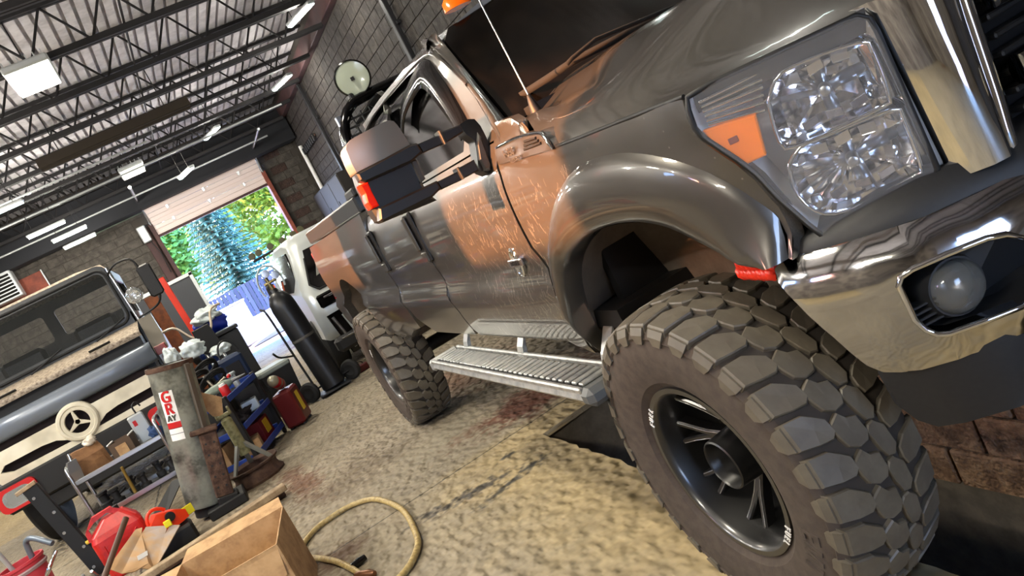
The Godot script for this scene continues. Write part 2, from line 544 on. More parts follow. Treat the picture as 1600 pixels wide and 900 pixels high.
func structure():
	# floor around the pit; the lip of the pit is chipped
	var lip := []
	rng.seed = 5
	var z := -4.05
	while z < 2.4:
		lip.append(Vector2(1.2 + rng.randf_range(-0.009, 0.009), z))
		z += rng.randf_range(0.04, 0.1)
	var s := Shape.new()
	slab_floor(s, [Vector2(LEFT, END), Vector2(1.2, END), Vector2(1.2, -4.07)] + lip + [Vector2(1.2, 2.4), Vector2(1.2, BACK), Vector2(LEFT, BACK)])
	slab_floor(s, [Vector2(1.2, END), Vector2(RIGHT, END), Vector2(RIGHT, -4.07), Vector2(1.9, -4.06), Vector2(1.55, -4.09), Vector2(1.2, -4.07)])
	slab_floor(s, [Vector2(2.4, -4.07), Vector2(RIGHT, -4.07), Vector2(RIGHT, BACK), Vector2(2.4, BACK)])
	slab_floor(s, [Vector2(1.2, 2.4), Vector2(2.4, 2.4), Vector2(2.4, BACK), Vector2(1.2, BACK)])
	struct("floor", s, m.floor)
	# the inspection pit: a shell of dark concrete, block courses below the slab on the far side
	s = Shape.new()
	s.box(Vector3(1.09, -0.915, -0.8), Vector3(0.2, 1.77, 6.7))
	s.box(Vector3(2.75, -0.915, -0.8), Vector3(0.2, 1.77, 6.7))
	s.box(Vector3(1.8, -0.915, -4.2), Vector3(1.8, 1.77, 0.2))
	s.box(Vector3(1.8, -0.915, 2.5), Vector3(1.8, 1.77, 0.2))
	s.box(Vector3(1.8, -1.85, -0.8), Vector3(2.2, 0.1, 6.9))
	struct("wall_pit", s, m.pit_concrete)
	s = Shape.new()
	s.box(Vector3(2.55, -0.415, -0.8), Vector3(0.26, 0.765, 6.6))
	var ledge := struct("wall_pit_ledge", s, m.mortar)
	var brick := Shape.new()
	brick.box(Vector3.ZERO, Vector3(0.03, 0.185, 0.385), 0.008)
	var brick_mesh := brick.mesh()
	for row in 4:
		for k in 16:
			var p := Vector3(2.412 + rng.randf_range(-0.005, 0.005), -0.125 - row * 0.195, -3.9 + k * 0.4 + (0.2 if row % 2 else 0.0))
			put("block", brick_mesh, m.pit_block, ledge, Transform3D(Basis(), p))
	# right wall: mortar core with blocks standing proud of it
	s = Shape.new()
	s.box(Vector3(RIGHT + 0.16, DECK / 2, (END + BACK) / 2), Vector3(0.3, DECK + 0.2, BACK - END + 0.6))
	var wall := struct("wall_right", s, m.mortar)
	var bm := Shape.new()
	bm.box(Vector3.ZERO, Vector3(0.02, 0.188, 0.388), 0.004)
	var block_mesh := bm.mesh()
	var rest := Shape.new()
	var n := 0
	for k in 34:
		for row in 15:
			var p := Vector3(RIGHT + 0.004 + rng.randf_range(-0.002, 0.002), 1.75 + row * 0.2, -7.6 - k * 0.4 - (0.2 if row % 2 else 0.0))
			if p.z < END + 0.2 or p.y > 4.7:
				continue
			if n < 300:
				put("block", block_mesh, m.block[rng.randi() % 3], wall, Transform3D(Basis(), p))
				n += 1
			else:
				rest.box(p, Vector3(0.02, 0.188, 0.388))
	for row in 9:
		for k in 67:
			rest.box(Vector3(RIGHT + 0.004, -0.05 + row * 0.2, 5.7 - k * 0.4 - (0.2 if row % 2 else 0.0)), Vector3(0.02, 0.188, 0.388))
	for row in 15:
		for k in 33:
			rest.box(Vector3(RIGHT + 0.004, 1.75 + row * 0.2, 5.6 - k * 0.4 - (0.2 if row % 2 else 0.0)), Vector3(0.02, 0.188, 0.388))
	tag(obj("block_courses", rest, m.block[0], wall), "", "", "", "stuff")
	# end wall with the overhead door opening
	s = Shape.new()
	var dl := 0.12
	var dr := 2.95
	s.box(Vector3((LEFT + dl) / 2, DECK / 2, END - 0.15), Vector3(dl - LEFT, DECK + 0.2, 0.3))
	s.box(Vector3((dr + RIGHT) / 2, DECK / 2, END - 0.15), Vector3(RIGHT - dr, DECK + 0.2, 0.3))
	s.box(Vector3((dl + dr) / 2, 4.8, END - 0.15), Vector3(dr - dl, 1.2, 0.3))
	wall = struct("wall_end", s, m.mortar)
	var em := Shape.new()
	em.box(Vector3.ZERO, Vector3(0.388, 0.188, 0.02), 0.004)
	var end_block := em.mesh()
	for row in 20:
		for k in 14:
			var p := Vector3(-0.16 - k * 0.4 + (0.12 if row % 2 else 0.0), 0.55 + row * 0.2, END + 0.006)
			if row % 2 == 0 or k > 0:
				put("block", end_block, m.end_block, wall, Transform3D(Basis(), p))
	for row in 18:
		for k in 2:
			var p := Vector3(dr + 0.3 + k * 0.4 + (0.13 if row % 2 else 0.0), 1.1 + row * 0.2, END + 0.006)
			put("block", end_block, m.block_dark if row % 2 and k == 0 else m.end_block, wall, Transform3D(Basis(), p))
	# dark header beam over the door, and the ledger along the right wall
	s = Shape.new()
	s.box(Vector3(0.3, 4.52, END + 0.45), Vector3(7.4, 0.78, 0.5), 0.01)
	struct("trim_1", s, m.header)
	s = Shape.new()
	s.box(Vector3(RIGHT - 0.07, 4.83, (END + BACK) / 2), Vector3(0.14, 0.3, BACK - END - 0.2), 0.008)
	struct("trim_2", s, m.brown_paint)
	# door jambs
	s = Shape.new()
	s.box(Vector3(dl - 0.02, 1.9, END + 0.06), Vector3(0.1, 3.8, 0.3), 0.01)
	s.box(Vector3(dl - 0.2, 1.9, END + 0.03), Vector3(0.2, 3.8, 0.08), 0.01)
	struct("trim_3", s, m.brown_paint)
	s = Shape.new()
	s.box(Vector3(dr + 0.03, 1.9, END + 0.06), Vector3(0.1, 3.8, 0.3), 0.01)
	struct("trim_4", s, m.red_panel)
	# raised sectional door hanging in the head of the opening
	var door := Node3D.new()
	door.name = "door_1"
	add_child(door)
	door.position = Vector3((dl + dr) / 2, 3.44, END + 0.12)
	tag(door, "", "", "", "structure")
	for k in 3:
		s = Shape.new()
		var y0 := k * 0.29
		var zs: float = [0.0, 0.03, 0.14, 0.32][k]
		var ze: float = [0.03, 0.14, 0.32, 0.6][k]
		var prof := []
		for q in [[0.0, 0.0], [0.0, 0.02], [0.09, 0.02], [0.1, 0.0], [0.18, 0.0], [0.19, 0.02], [0.28, 0.02], [0.28, 0.0]]:
			prof.append(q)
		var rings := []
		for x in [-1.4, 1.4]:
			var ring := []
			for q in prof:
				ring.append(Vector3(x, y0 + q[0], lerpf(zs, ze, q[0] / 0.28) + q[1]))
			ring.append(Vector3(x, y0 + 0.28, ze - 0.05))
			ring.append(Vector3(x, y0, zs - 0.05))
			rings.append(ring)
		s.loft(rings, true, true, true)
		var sec := obj("door_panel", s, m.door_panel, door)
		for hx in [-0.9, 0.0, 0.9]:
			var hs := Shape.new()
			hs.box(Vector3(hx, y0 + 0.26, ze + 0.03), Vector3(0.06, 0.09, 0.02), 0.004)
			obj("hinge", hs, m.bright_steel, sec)
	s = Shape.new()
	s.box(Vector3(0, 0.03, 0.04), Vector3(2.8, 0.06, 0.03), 0.005)
	obj("bottom_bar", s, m.brown_paint, door)
	for sx in [-1.42, 1.44]:
		s = Shape.new()
		s.tube([Vector3(sx, -3.3, 0.05), Vector3(sx, 0.3, 0.05), Vector3(sx, 0.7, 0.2), Vector3(sx, 0.88, 0.6), Vector3(sx, 0.9, 2.6)], 0.035, 6)
		obj("door_track", s, m.bright_steel, door)
	# left wall with a row of high windows
	s = Shape.new()
	var y1 := 3.68
	var y2 := 4.42
	var wins := [[-2.95, -1.88], [-6.9, -5.15]]
	s.box(Vector3(LEFT - 0.1, y1 / 2, (END + BACK) / 2), Vector3(0.2, y1, BACK - END))
	s.box(Vector3(LEFT - 0.1, (y2 + DECK) / 2, (END + BACK) / 2), Vector3(0.2, DECK - y2, BACK - END))
	var edges := [BACK, wins[0][1], wins[0][0], wins[1][1], wins[1][0], END]
	for k in 3:
		var a: float = edges[k * 2]
		var b: float = edges[k * 2 + 1]
		s.box(Vector3(LEFT - 0.1, (y1 + y2) / 2, (a + b) / 2), Vector3(0.2, y2 - y1, absf(a - b)))
	struct("wall_left", s, m.wall_paint)
	for k in 2:
		s = Shape.new()
		var a: float = wins[k][1]
		var b: float = wins[k][0]
		s.box(Vector3(LEFT + 0.02, y1 - 0.03, (a + b) / 2), Vector3(0.1, 0.06, a - b + 0.12), 0.005)
		s.box(Vector3(LEFT + 0.02, y2 + 0.03, (a + b) / 2), Vector3(0.1, 0.06, a - b + 0.12), 0.005)
		struct("window_%d" % (k + 1), s, m.steel_dark)
	# wall behind the eye with a second, open overhead door
	s = Shape.new()
	s.box(Vector3(-3.6, DECK / 2, BACK + 0.1), Vector3(4.8, DECK, 0.2))
	s.box(Vector3(2.425, DECK / 2, BACK + 0.1), Vector3(3.25, DECK, 0.2))
	s.box(Vector3(-0.2, (3.0 + DECK) / 2, BACK + 0.1), Vector3(2.0, DECK - 3.0, 0.2))
	struct("wall_back", s, m.wall_paint)
	# roof: fluted deck sheets on open-web joists
	s = Shape.new()
	s.box(Vector3((LEFT + RIGHT) / 2, DECK + 0.17, (END + BACK) / 2), Vector3(RIGHT - LEFT + 0.6, 0.12, BACK - END + 0.6))
	var ceiling := struct("ceiling", s, m.steel_dark)
	s = Shape.new()
	var pitch := 0.1525
	var len_z := (BACK - END) / 2
	for k in 6:
		var x0 := k * pitch
		var pr := [[0.0, 0.0], [0.108, 0.0], [0.1, 0.075], [0.16, 0.075], [0.1525, 0.0]]
		for i in 4:
			s.flat()
			s.quad(Vector3(x0 + pr[i][0], pr[i][1], 0), Vector3(x0 + pr[i + 1][0], pr[i + 1][1], 0), Vector3(x0 + pr[i + 1][0], pr[i + 1][1], -len_z), Vector3(x0 + pr[i][0], pr[i][1], -len_z))
	var sheet := s.mesh()
	for i in 11:
		for j in 2:
			put("deck_panel", sheet, m.deck, ceiling, Transform3D(Basis(), Vector3(LEFT + i * pitch * 6, DECK + 0.005, BACK - j * len_z)))
	var chord := Shape.new()
	chord.box(Vector3(-1.0, DECK - 0.03, -0.03), Vector3(9.8, 0.05, 0.045))
	chord.box(Vector3(-1.0, DECK - 0.03, 0.03), Vector3(10.0, 0.05, 0.045))
	var low := Shape.new()
	low.box(Vector3(-1.0, CHORD + 0.035, -0.035), Vector3(9.8, 0.07, 0.055), 0.006)
	low.box(Vector3(-1.0, CHORD + 0.035, 0.035), Vector3(9.8, 0.07, 0.055), 0.006)
	var web := Shape.new()
	var x := -5.6
	var up := true
	while x < 3.5:
		web.tube([Vector3(x, CHORD + 0.04 if up else DECK - 0.05, 0), Vector3(x + 0.34, DECK - 0.05 if up else CHORD + 0.04, 0)], 0.016, 5, false)
		up = not up
		x += 0.34
	var chord_mesh := chord.mesh()
	var low_mesh := low.mesh()
	var web_mesh := web.mesh()
	for k in 16:
		var zz := 4.75 - k * 1.65
		var j := put("joist", chord_mesh, m.joist, ceiling, Transform3D(Basis(), Vector3(0, 0, zz)))
		put("bottom_chord", low_mesh, m.joist, j)
		put("web", web_mesh, m.joist, j)
	# bridging rods that run along the building from joist to joist
	for bx in [-2.4, 0.9]:
		s = Shape.new()
		s.tube([Vector3(bx, CHORD + 0.08, 4.7), Vector3(bx, CHORD + 0.08, -20.3)], 0.014, 6)
		obj("bridging_rod", s, m.joist, ceiling)

func outdoors():
	var s := Shape.new()
	s.box(Vector3(5, -0.1, -46), Vector3(90, 0.16, 49.4))
	tag(obj("yard_ground", s, grained([Color(0.46, 0.43, 0.38), Color(0.56, 0.53, 0.47)], 91, 0.02, 0.9, 0.2)), "concrete yard outside the open door", "ground", "", "structure")
	s = Shape.new()
	s.box(Vector3(0, -0.1, 31), Vector3(90, 0.16, 49.4))
	tag(obj("yard_ground", s, grained([Color(0.46, 0.43, 0.38), Color(0.56, 0.53, 0.47)], 92, 0.02, 0.9, 0.2)), "concrete yard behind the garage", "ground", "", "structure")
	# board fence
	var fence := thing("board_fence", "weathered purple grey board fence below the trees outside the door", "fence", Vector3(6, 0, -44))
	var bs := Shape.new()
	bs.box(Vector3(0, 0.9, 0), Vector3(0.2, 1.8, 0.03), 0.008)
	var board := bs.mesh()
	var fm := [mat(Color(0.24, 0.23, 0.29), 0.85), mat(Color(0.28, 0.27, 0.33), 0.85), mat(Color(0.21, 0.2, 0.25), 0.85)]
	for k in 34:
		put("board", board, fm[k % 3], fence, Transform3D(Basis(), Vector3(-7 + k * 0.225, 0, 0.02 * (k % 2))))
	s = Shape.new()
	s.box(Vector3(-3.2, 0.5, -0.05), Vector3(7.8, 0.1, 0.05))
	s.box(Vector3(-3.2, 1.4, -0.05), Vector3(7.8, 0.1, 0.05))
	obj("rail", s, fm[2], fence)
	# kerb in front of the fence
	s = Shape.new()
	s.box(Vector3(3, 0.08, -41), Vector3(9, 0.16, 0.25), 0.02)
	single("kerb", s, m.white, "pale kerb running in front of the purple grey fence", "kerb")
	# white storage cabinet beside the left jamb outside
	var c0 := on_z(392, 560, -24.5)
	var cab := thing("storage_cabinet", "bright white cabinet standing in the yard by the left door jamb", "cabinet", Vector3(0.75, 0, -24.6))
	s = Shape.new()
	s.box(Vector3(0, 0.62, 0), Vector3(1.0, 1.2, 0.7), 0.03)
	obj("body", s, m.white, cab)
	s = Shape.new()
	s.box(Vector3(0, 1.24, 0), Vector3(1.06, 0.05, 0.76), 0.015)
	obj("lid", s, m.white, cab)
	s = Shape.new()
	s.box(Vector3(0, 0.03, 0), Vector3(0.9, 0.06, 0.6))
	obj("plinth", s, m.pale_metal, cab)
	# low steel ramp with an upright at its end
	var ramp := thing("loading_ramp", "low grey steel ramp lying in the bright yard", "ramp", Vector3(1.35, 0, -23.2), 0.25)
	s = Shape.new()
	s.slab([Vector3(-0.6, 0.0, 0.2), Vector3(0.5, 0.0, 0.2), Vector3(0.5, 0.16, 0.2), Vector3(-0.5, 0.05, 0.2)], Vector3(0, 0, -0.4))
	obj("deck", s, m.pale_metal, ramp)
	s = Shape.new()
	s.box(Vector3(0.56, 0.16, 0), Vector3(0.12, 0.32, 0.4), 0.01)
	obj("upright", s, m.galvanised, ramp)
	# trees
	spruce(Vector3(3.0, 0, -50), 9.5, 2.7, "tall blue green spruce standing behind the fence")
	leafy(Vector3(8.4, 0, -58), 11.0, 3.6, Color(0.42, 0.5, 0.1), 1, "broad yellow green leafy tree beside the spruce behind the fence")
	leafy(Vector3(-0.8, 0, -58), 10.0, 3.2, Color(0.3, 0.46, 0.12), 3, "green leafy tree on the side of the spruce away from the yellow tree")
	leafy(Vector3(4.5, 0, -72), 14.0, 5.2, Color(0.36, 0.46, 0.14), 2, "tall green leafy tree rising behind the spruce")

func spruce(at: Vector3, h: float, r: float, label: String):
	var t := thing("spruce_tree", label, "tree", at, 0, "trees behind the fence")
	var s := Shape.new()
	s.tube([Vector3.ZERO, Vector3(0, h * 0.95, 0)], [0.18, 0.02], 7)
	obj("trunk", s, m.rust, t)
	s = Shape.new()
	s.flat()
	rng.seed = int(h * 10)
	for layer in 34:
		var f := layer / 34.0
		var y := 0.5 + f * (h - 0.6)
		var rr := r * (1.0 - f) + 0.15
		var nb := int(8 + 14 * (1 - f))
		for b in nb:
			var a := TAU * b / nb + layer * 0.7 + rng.randf_range(-0.2, 0.2)
			var l := rr * rng.randf_range(0.75, 1.1)
			var d := Vector3(cos(a), 0, sin(a))
			var side := Vector3(-d.z, 0, d.x)
			for k in 7:
				var q := (k + 1.0) / 7.0
				var p := Vector3(0, y, 0) + d * l * q + Vector3(0, -0.28 * l * q + 0.14 * l * q * q, 0)
				var wdt := 0.28 * (1.15 - q) + 0.1
				for sgn in [-1, 1]:
					var tip: Vector3 = p + side * sgn * wdt * 1.6 + d * 0.22 + Vector3(0, rng.randf_range(-0.16, 0.05), 0)
					s.tri(p - d * 0.16, p + d * 0.13 + Vector3(0, 0.05, 0), tip)
				s.tri(p + side * 0.05, p - side * 0.05, p + d * 0.2 + Vector3(0, -0.22, 0))
	var leaf := mat(Color(0.34, 0.5, 0.46), 0.8)
	leaf.backlight_enabled = true
	leaf.backlight = Color(0.2, 0.3, 0.27)
	tag(obj("foliage", s, leaf, t), "", "", "", "stuff")

func leafy(at: Vector3, h: float, r: float, col: Color, seed_: int, label: String):
	var t := thing("leafy_tree", label, "tree", at, 0, "trees behind the fence")
	var s := Shape.new()
	s.tube([Vector3.ZERO, Vector3(0.1, h * 0.3, 0), Vector3(-0.1, h * 0.6, 0.1), Vector3(0, h * 0.85, 0)], [0.26, 0.2, 0.12, 0.03], 7)
	for k in 6:
		var a := k * 1.05
		s.tube([Vector3(0, h * (0.3 + 0.07 * k), 0), Vector3(cos(a) * r * 0.6, h * (0.45 + 0.07 * k), sin(a) * r * 0.6)], [0.09, 0.03], 5)
	obj("trunk", s, m.rust, t)
	s = Shape.new()
	s.flat()
	rng.seed = seed_
	var clumps := []
	for k in 46:
		var dir := Vector3(rng.randf_range(-1, 1), rng.randf_range(-1, 1), rng.randf_range(-1, 1)).normalized() * pow(rng.randf(), 0.4)
		clumps.append(Vector3(dir.x * r, h * 0.58 + dir.y * h * 0.42, dir.z * r))
	for c in clumps:
		for k in 150:
			var p: Vector3 = c + Vector3(rng.randfn(), rng.randfn(), rng.randfn()) * 0.55
			var u := Vector3(rng.randf_range(-1, 1), rng.randf_range(-0.5, 0.5), rng.randf_range(-1, 1)).normalized() * 0.24
			var w := Vector3(rng.randf_range(-1, 1), rng.randf_range(-1, 1), rng.randf_range(-1, 1)).normalized() * 0.17
			s.tri(p - u, p + w, p + u)
			s.tri(p - u, p + u, p - w)
	var leaf := mat(col, 0.7)
	leaf.backlight_enabled = true
	leaf.backlight = col * 0.6
	tag(obj("foliage", s, leaf, t), "", "", "", "stuff")

# ---------- lamps, heaters and pipes under the roof ----------
func high_bay(at: Vector3, label: String, energy: float):
	var t := thing("high_bay_lamp", label, "lamp", at, 0, "square high bay lamps")
	var s := Shape.new()
	s.box(Vector3(0, 0.07, 0), Vector3(0.48, 0.08, 0.92), 0.02)
	obj("housing", s, m.pale_metal, t)
	s = Shape.new()
	for k in 6:
		s.box(Vector3(-0.2 + k * 0.08, 0.13, 0), Vector3(0.012, 0.06, 0.86))
	obj("cooling_fins", s, m.pale_metal, t)
	s = Shape.new()
	s.box(Vector3(0, 0.02, 0), Vector3(0.44, 0.02, 0.86), 0.005)
	obj("lamp_panel", s, glow(Color(1.0, 0.98, 0.9), 6.0), t)
	s = Shape.new()
	s.tube([Vector3(0, 0.16, 0), Vector3(0, DECK - at.y, 0)], 0.008, 5)
	obj("hanger", s, m.steel_dark, t)
	var l := AreaLight3D.new()
	l.name = "lamp_light"
	t.add_child(l)
	l.area_size = Vector2(0.44, 0.86)
	l.rotation.x = -PI / 2
	l.position.y = -0.005
	l.light_color = Color(1.0, 0.96, 0.88)
	l.light_energy = energy
	l.area_range = 40
	l.shadow_enabled = true
func tube_lamp(at: Vector3, turn: float, length: float, label: String, energy: float):
	var t := thing("tube_lamp", label, "lamp", at, turn, "slim tube lamps under the roof")
	var s := Shape.new()
	s.box(Vector3(0, 0.05, 0), Vector3(0.13, 0.05, length), 0.015)
	obj("housing", s, m.pale_metal, t)
	s = Shape.new()
	var ring := []
	for zz in [-length / 2 + 0.02, length / 2 - 0.02]:
		ring.append(arc(Vector3(0, 0.025, zz), Vector3(0.055, 0, 0), Vector3(0, -0.03, 0), 0, PI, 7))
	s.loft(ring, true, true)
	obj("lamp_diffuser", s, glow(Color(0.9, 1.0, 0.97), 4.0), t)
	s = Shape.new()
	s.tube([Vector3(0, 0.07, length * 0.3), Vector3(0, maxf(DECK - at.y, 0.1), length * 0.3)], 0.006, 5)
	s.tube([Vector3(0, 0.07, -length * 0.3), Vector3(0, maxf(DECK - at.y, 0.1), -length * 0.3)], 0.006, 5)
	obj("hanger", s, m.steel_dark, t)
	var l := OmniLight3D.new()
	l.name = "lamp_light"
	t.add_child(l)
	l.light_size = 0.05
	l.position.y = -0.08
	l.light_color = Color(1.0, 0.97, 0.93)
	l.light_energy = energy
	l.omni_range = 40
	l.omni_attenuation = 2.0
	l.shadow_enabled = true

const HIGH := 8.5
const TUBE := 0.8
func ceiling_fittings():
	high_bay(on_y(56, 127, 4.45), "square white high bay lamp nearest the fluted roof over the old lorry", HIGH)
	high_bay(on_y(209, 270, 4.45), "square white high bay lamp hung with a cord near the dark door header", HIGH)
	high_bay(Vector3(-0.4, 4.45, -2.6), "square white high bay lamp over the bay in front of the pickup", HIGH)
	high_bay(Vector3(-3.6, 4.45, 1.5), "square white high bay lamp by the left wall", HIGH)
	high_bay(Vector3(-3.6, 4.45, -6.0), "square white high bay lamp over the left bay", HIGH)
	var k := 0
	for p in [[471, 26, 4.5, "by the top of the block wall, furthest from the door header"], [442, 131, 4.5, "by the top of the block wall, halfway to the door header"], [332, 210, 4.5, "in front of the dark door header, beside the brown heater"], [292, 272, 4.0, "below the dark door header over the door sections"]]:
		tube_lamp(on_y(p[0], p[1], p[2]), 0.35, 0.75, "slim white tube lamp " + p[3], TUBE)
	for p in [[3, 332, -14.5, "furthest from the end wall"], [74, 361, -17.0, "next to that furthest lamp"], [110, 368, -18.2, "second closest to the end wall"], [126, 379, -19.4, "closest to the end wall"]]:
		var q := on_z(p[0], p[1], p[2])
		tube_lamp(q, PI / 2, 0.7, "slim tube lamp in the row over the lorry, " + p[3], TUBE)
	for z in [0.5, -3.5, -7.5, -11.5, -15.5]:  # unseen lamps, added to brighten the roof deck and the pickup flank
		tube_lamp(Vector3(-3.2, 3.85, z), 0, 1.2, "long added fill lamp, out of view, in the low row over the left bay, %s" % {0.5: "by the second door", -3.5: "beside the open floor", -7.5: "beside the lorry's nose", -11.5: "beside the lorry's bed", -15.5: "behind the lorry"}[z], 4.2)
	tube_lamp(Vector3(3.3, 4.5, -8.6), 0, 1.2, "slim white tube lamp over the pickup bed", TUBE)
	tube_lamp(Vector3(3.3, 4.5, -3.6), 0, 1.2, "slim white tube lamp over the pickup cab", TUBE)
	# brown radiant heater and a second, slimmer one in front of the door header
	for h in [[62, 262, 297, 170, 4.35, 0.16, "long brown radiant heater hung under the joists", m.brown_heater if m.has("brown_heater") else mat(Color(0.2, 0.17, 0.13), 0.7)], [125, 378, 300, 297, 4.12, 0.07, "slim grey green tube heater hung in front of the door header", mat(Color(0.42, 0.47, 0.42), 0.6)]]:
		var a := on_y(h[0], h[1], h[4])
		var b := on_y(h[2], h[3], h[4])
		var mid := (a + b) / 2
		var l := a.distance_to(b)
		var t := thing("tube_heater", h[6], "heater", mid)
		var s := Shape.new()
		var r: float = h[5]
		var rings := []
		for x in [-l / 2, l / 2]:
			rings.append([Vector3(x, 0, -r), Vector3(x, r * 0.9, -r * 0.5), Vector3(x, r * 0.9, r * 0.5), Vector3(x, 0, r), Vector3(x, 0.02, r - 0.02), Vector3(x, r * 0.8, 0), Vector3(x, 0.02, -r + 0.02)])
		s.loft(rings, true, true, true)
		obj("reflector_hood", s, h[7], t)
		s = Shape.new()
		s.tube([Vector3(-l / 2, r * 0.35, 0), Vector3(l / 2, r * 0.35, 0)], r * 0.3, 8)
		obj("burner_tube", s, h[7], t)
		for x in [-l * 0.35, l * 0.35]:
			s = Shape.new()
			s.tube([Vector3(x, r * 0.9, 0), Vector3(x, DECK - mid.y, 0)], 0.008, 5)
			obj("hanger", s, m.steel_dark, t)
	# conduits across the building
	for c in [[200, 270, 440, 162, 4.4, "thin pale conduit between the brown heater and the dark door header"], [200, 312, 418, 211, 4.3, "thin pale conduit closest to the dark door header"], [0, 320, 230, 222, 4.45, "thin pale conduit running just past the brown heater"]]:
		var a := on_y(c[0], c[1], c[4])
		var b := on_y(c[2], c[3], c[4])
		a.z = (a.z + b.z) / 2
		b.z = a.z
		var s := Shape.new()
		s.tube([Vector3(LEFT + 2, a.y, a.z), Vector3(minf(b.x, RIGHT - 0.2), a.y, a.z)], 0.02, 6)
		single("conduit", s, m.pale_metal, c[5], "conduit", "conduits under the roof")

# ---------- the pickup ----------
const CX := 1.94
const SIDE := [[0.6, 0.14], [0.66, 0.10], [0.72, 0.055], [0.78, 0.03], [0.86, 0.010], [0.93, 0.0], [0.965, -0.010], [0.985, -0.008], [1.012, 0.012], [1.04, 0.016], [1.12, 0.007], [1.22, 0.0], [1.32, 0.004], [1.38, 0.016], [1.43, 0.035], [1.47, 0.058], [1.50, 0.075], [1.56, 0.10], [1.70, 0.155], [1.82, 0.205], [1.88, 0.245], [1.95, 0.36]]
func side_x(y: float, z: float) -> float:
	var t := maxf(z + 1.45, 0.0)
	return 0.93 + lut(SIDE, y) + 1.1 * t * t
func bed_x(y: float) -> float:
	return 0.93 + lut(SIDE, minf(y, 1.30)) + 0.02 * smoothstep(1.3, 1.5, y)
# photo pixel -> (z, y) on the flank
func sp(u, v) -> Vector2:
	var x := 0.93
	var p := Vector3.ZERO
	for i in 6:
		p = on_x(u, v, x)
		x = side_x(p.y, p.z)
	return Vector2(p.z, p.y)
func sps(px: Array) -> Array:
	var out := []
	for i in range(0, px.size(), 2):
		out.append(sp(px[i], px[i + 1]))
	return out
func side3(q: Vector2, out := 0.0) -> Vector3:
	return Vector3(side_x(q.y, q.x) - out, q.y, q.x)

class FlankSheet extends Sheet:
	var o
	var out := 0.0
	var bed := false
	func at(p: Vector2) -> Vector3:
		return Vector3((o.bed_x(p.y) if bed else o.side_x(p.y, p.x)) - out, p.y, p.x)
	func uv(p: Vector2) -> Vector2:
		return Vector2((p.x + 6.6) / 5.8, (2.0 - p.y) / 1.45)
class HoodSheet extends Sheet:
	var o
	func at(p: Vector2) -> Vector3:
		return Vector3(p.x, o.hood_y(p.x, p.y), p.y)
	func uv(p: Vector2) -> Vector2:
		return p
class RoofSheet extends Sheet:
	func at(p: Vector2) -> Vector3:
		var q := absf(p.x - 1.94) / 0.80
		return Vector3(p.x, 1.985 - 0.10 * pow(q, 5.0) - 0.04 * smoothstep(-3.3, -2.75, p.y) - 0.02 * smoothstep(-3.7, -4.3, p.y), p.y)
class ScreenSheet extends Sheet:
	func at(p: Vector2) -> Vector3:
		var half := lerpf(0.885, 0.77, p.y)
		var c := 1.0 - p.x * p.x
		return Vector3(1.94 + p.x * half, lerpf(1.48, 1.895, p.y) + 0.045 * c * p.y, lerpf(-2.33, -2.80, p.y) + 0.28 * c * (1.0 - 0.35 * p.y))
# a flat sheet in any plane, with a slight bulge
class PlaneSheet extends Sheet:
	var p0 := Vector3.ZERO
	var e := Vector3.RIGHT
	var u := Vector3.UP
	var n := Vector3.BACK
	var bulge := 0.0
	var mid := Vector2.ZERO
	var size := 1.0
	func at(p: Vector2) -> Vector3:
		var d := (p - mid) / size
		return p0 + e * p.x + u * p.y + n * bulge * (1.0 - minf(d.length_squared(), 1.0))
	func flat2(q: Vector3) -> Vector2:
		return Vector2((q - p0).dot(e), (q - p0).dot(u))
# a bumper-like band: p.x runs along a plan curve, p.y is the height
class BandSheet extends Sheet:
	var plan := []
	var lean := []
	var o
	func at(p: Vector2) -> Vector3:
		var i := 0
		var s := p.x
		while i < plan.size() - 2 and s > plan[i].distance_to(plan[i + 1]):
			s -= plan[i].distance_to(plan[i + 1])
			i += 1
		var d: Vector2 = (plan[i + 1] - plan[i]).normalized()
		var q: Vector2 = plan[i] + d * s
		# blend the normal so that corners turn smoothly
		var f: float = s / plan[i].distance_to(plan[i + 1])
		var d0: Vector2 = (plan[i] - plan[maxi(i - 1, 0)]).normalized() if i > 0 else d
		var d1: Vector2 = (plan[mini(i + 2, plan.size() - 1)] - plan[i + 1]).normalized() if i < plan.size() - 2 else d
		var dd: Vector2 = (d0 + d).lerp(d + d1, f).normalized()
		var n := Vector2(-dd.y, dd.x)
		var out: float = o.lut(lean, p.y)
		return Vector3(q.x + n.x * out, p.y, q.y + n.y * out)
	func length() -> float:
		var s := 0.0
		for i in plan.size() - 1:
			s += plan[i].distance_to(plan[i + 1])
		return s

const NOSE := [[0.94, -1.295], [1.05, -1.19], [1.17, -1.075], [1.3, -1.0], [1.5, -0.96], [1.94, -0.93]]
const HOOD := [[0.0, 1.352], [0.02, 1.387], [0.06, 1.42], [0.13, 1.453], [0.22, 1.49], [0.30, 1.521], [0.36, 1.534], [0.5, 1.538], [1.0, 1.552], [1.3, 1.552]]
func hood_y(x: float, z: float) -> float:
	var xx := CX - absf(CX - x)
	var gx := 0.945 + 0.25 * pow(maxf(z + 1.42, 0.0), 1.4)
	var y := lut(HOOD, maxf(xx - gx, 0.0))
	# rises at the back corner beside the scuttle, rolls down to the lamp line at the front
	y = maxf(y, 1.352 + 0.09 * smoothstep(-1.86, -2.06, z) + 0.55 * maxf(xx - gx, 0.0) * smoothstep(-1.8, -2.0, z) * smoothstep(0.2, 0.0, xx - gx))
	var d := lut(NOSE, xx) - z
	var w := 1.0 - smoothstep(-0.02, 0.62, d)
	return lerpf(y, 1.342, w * w)

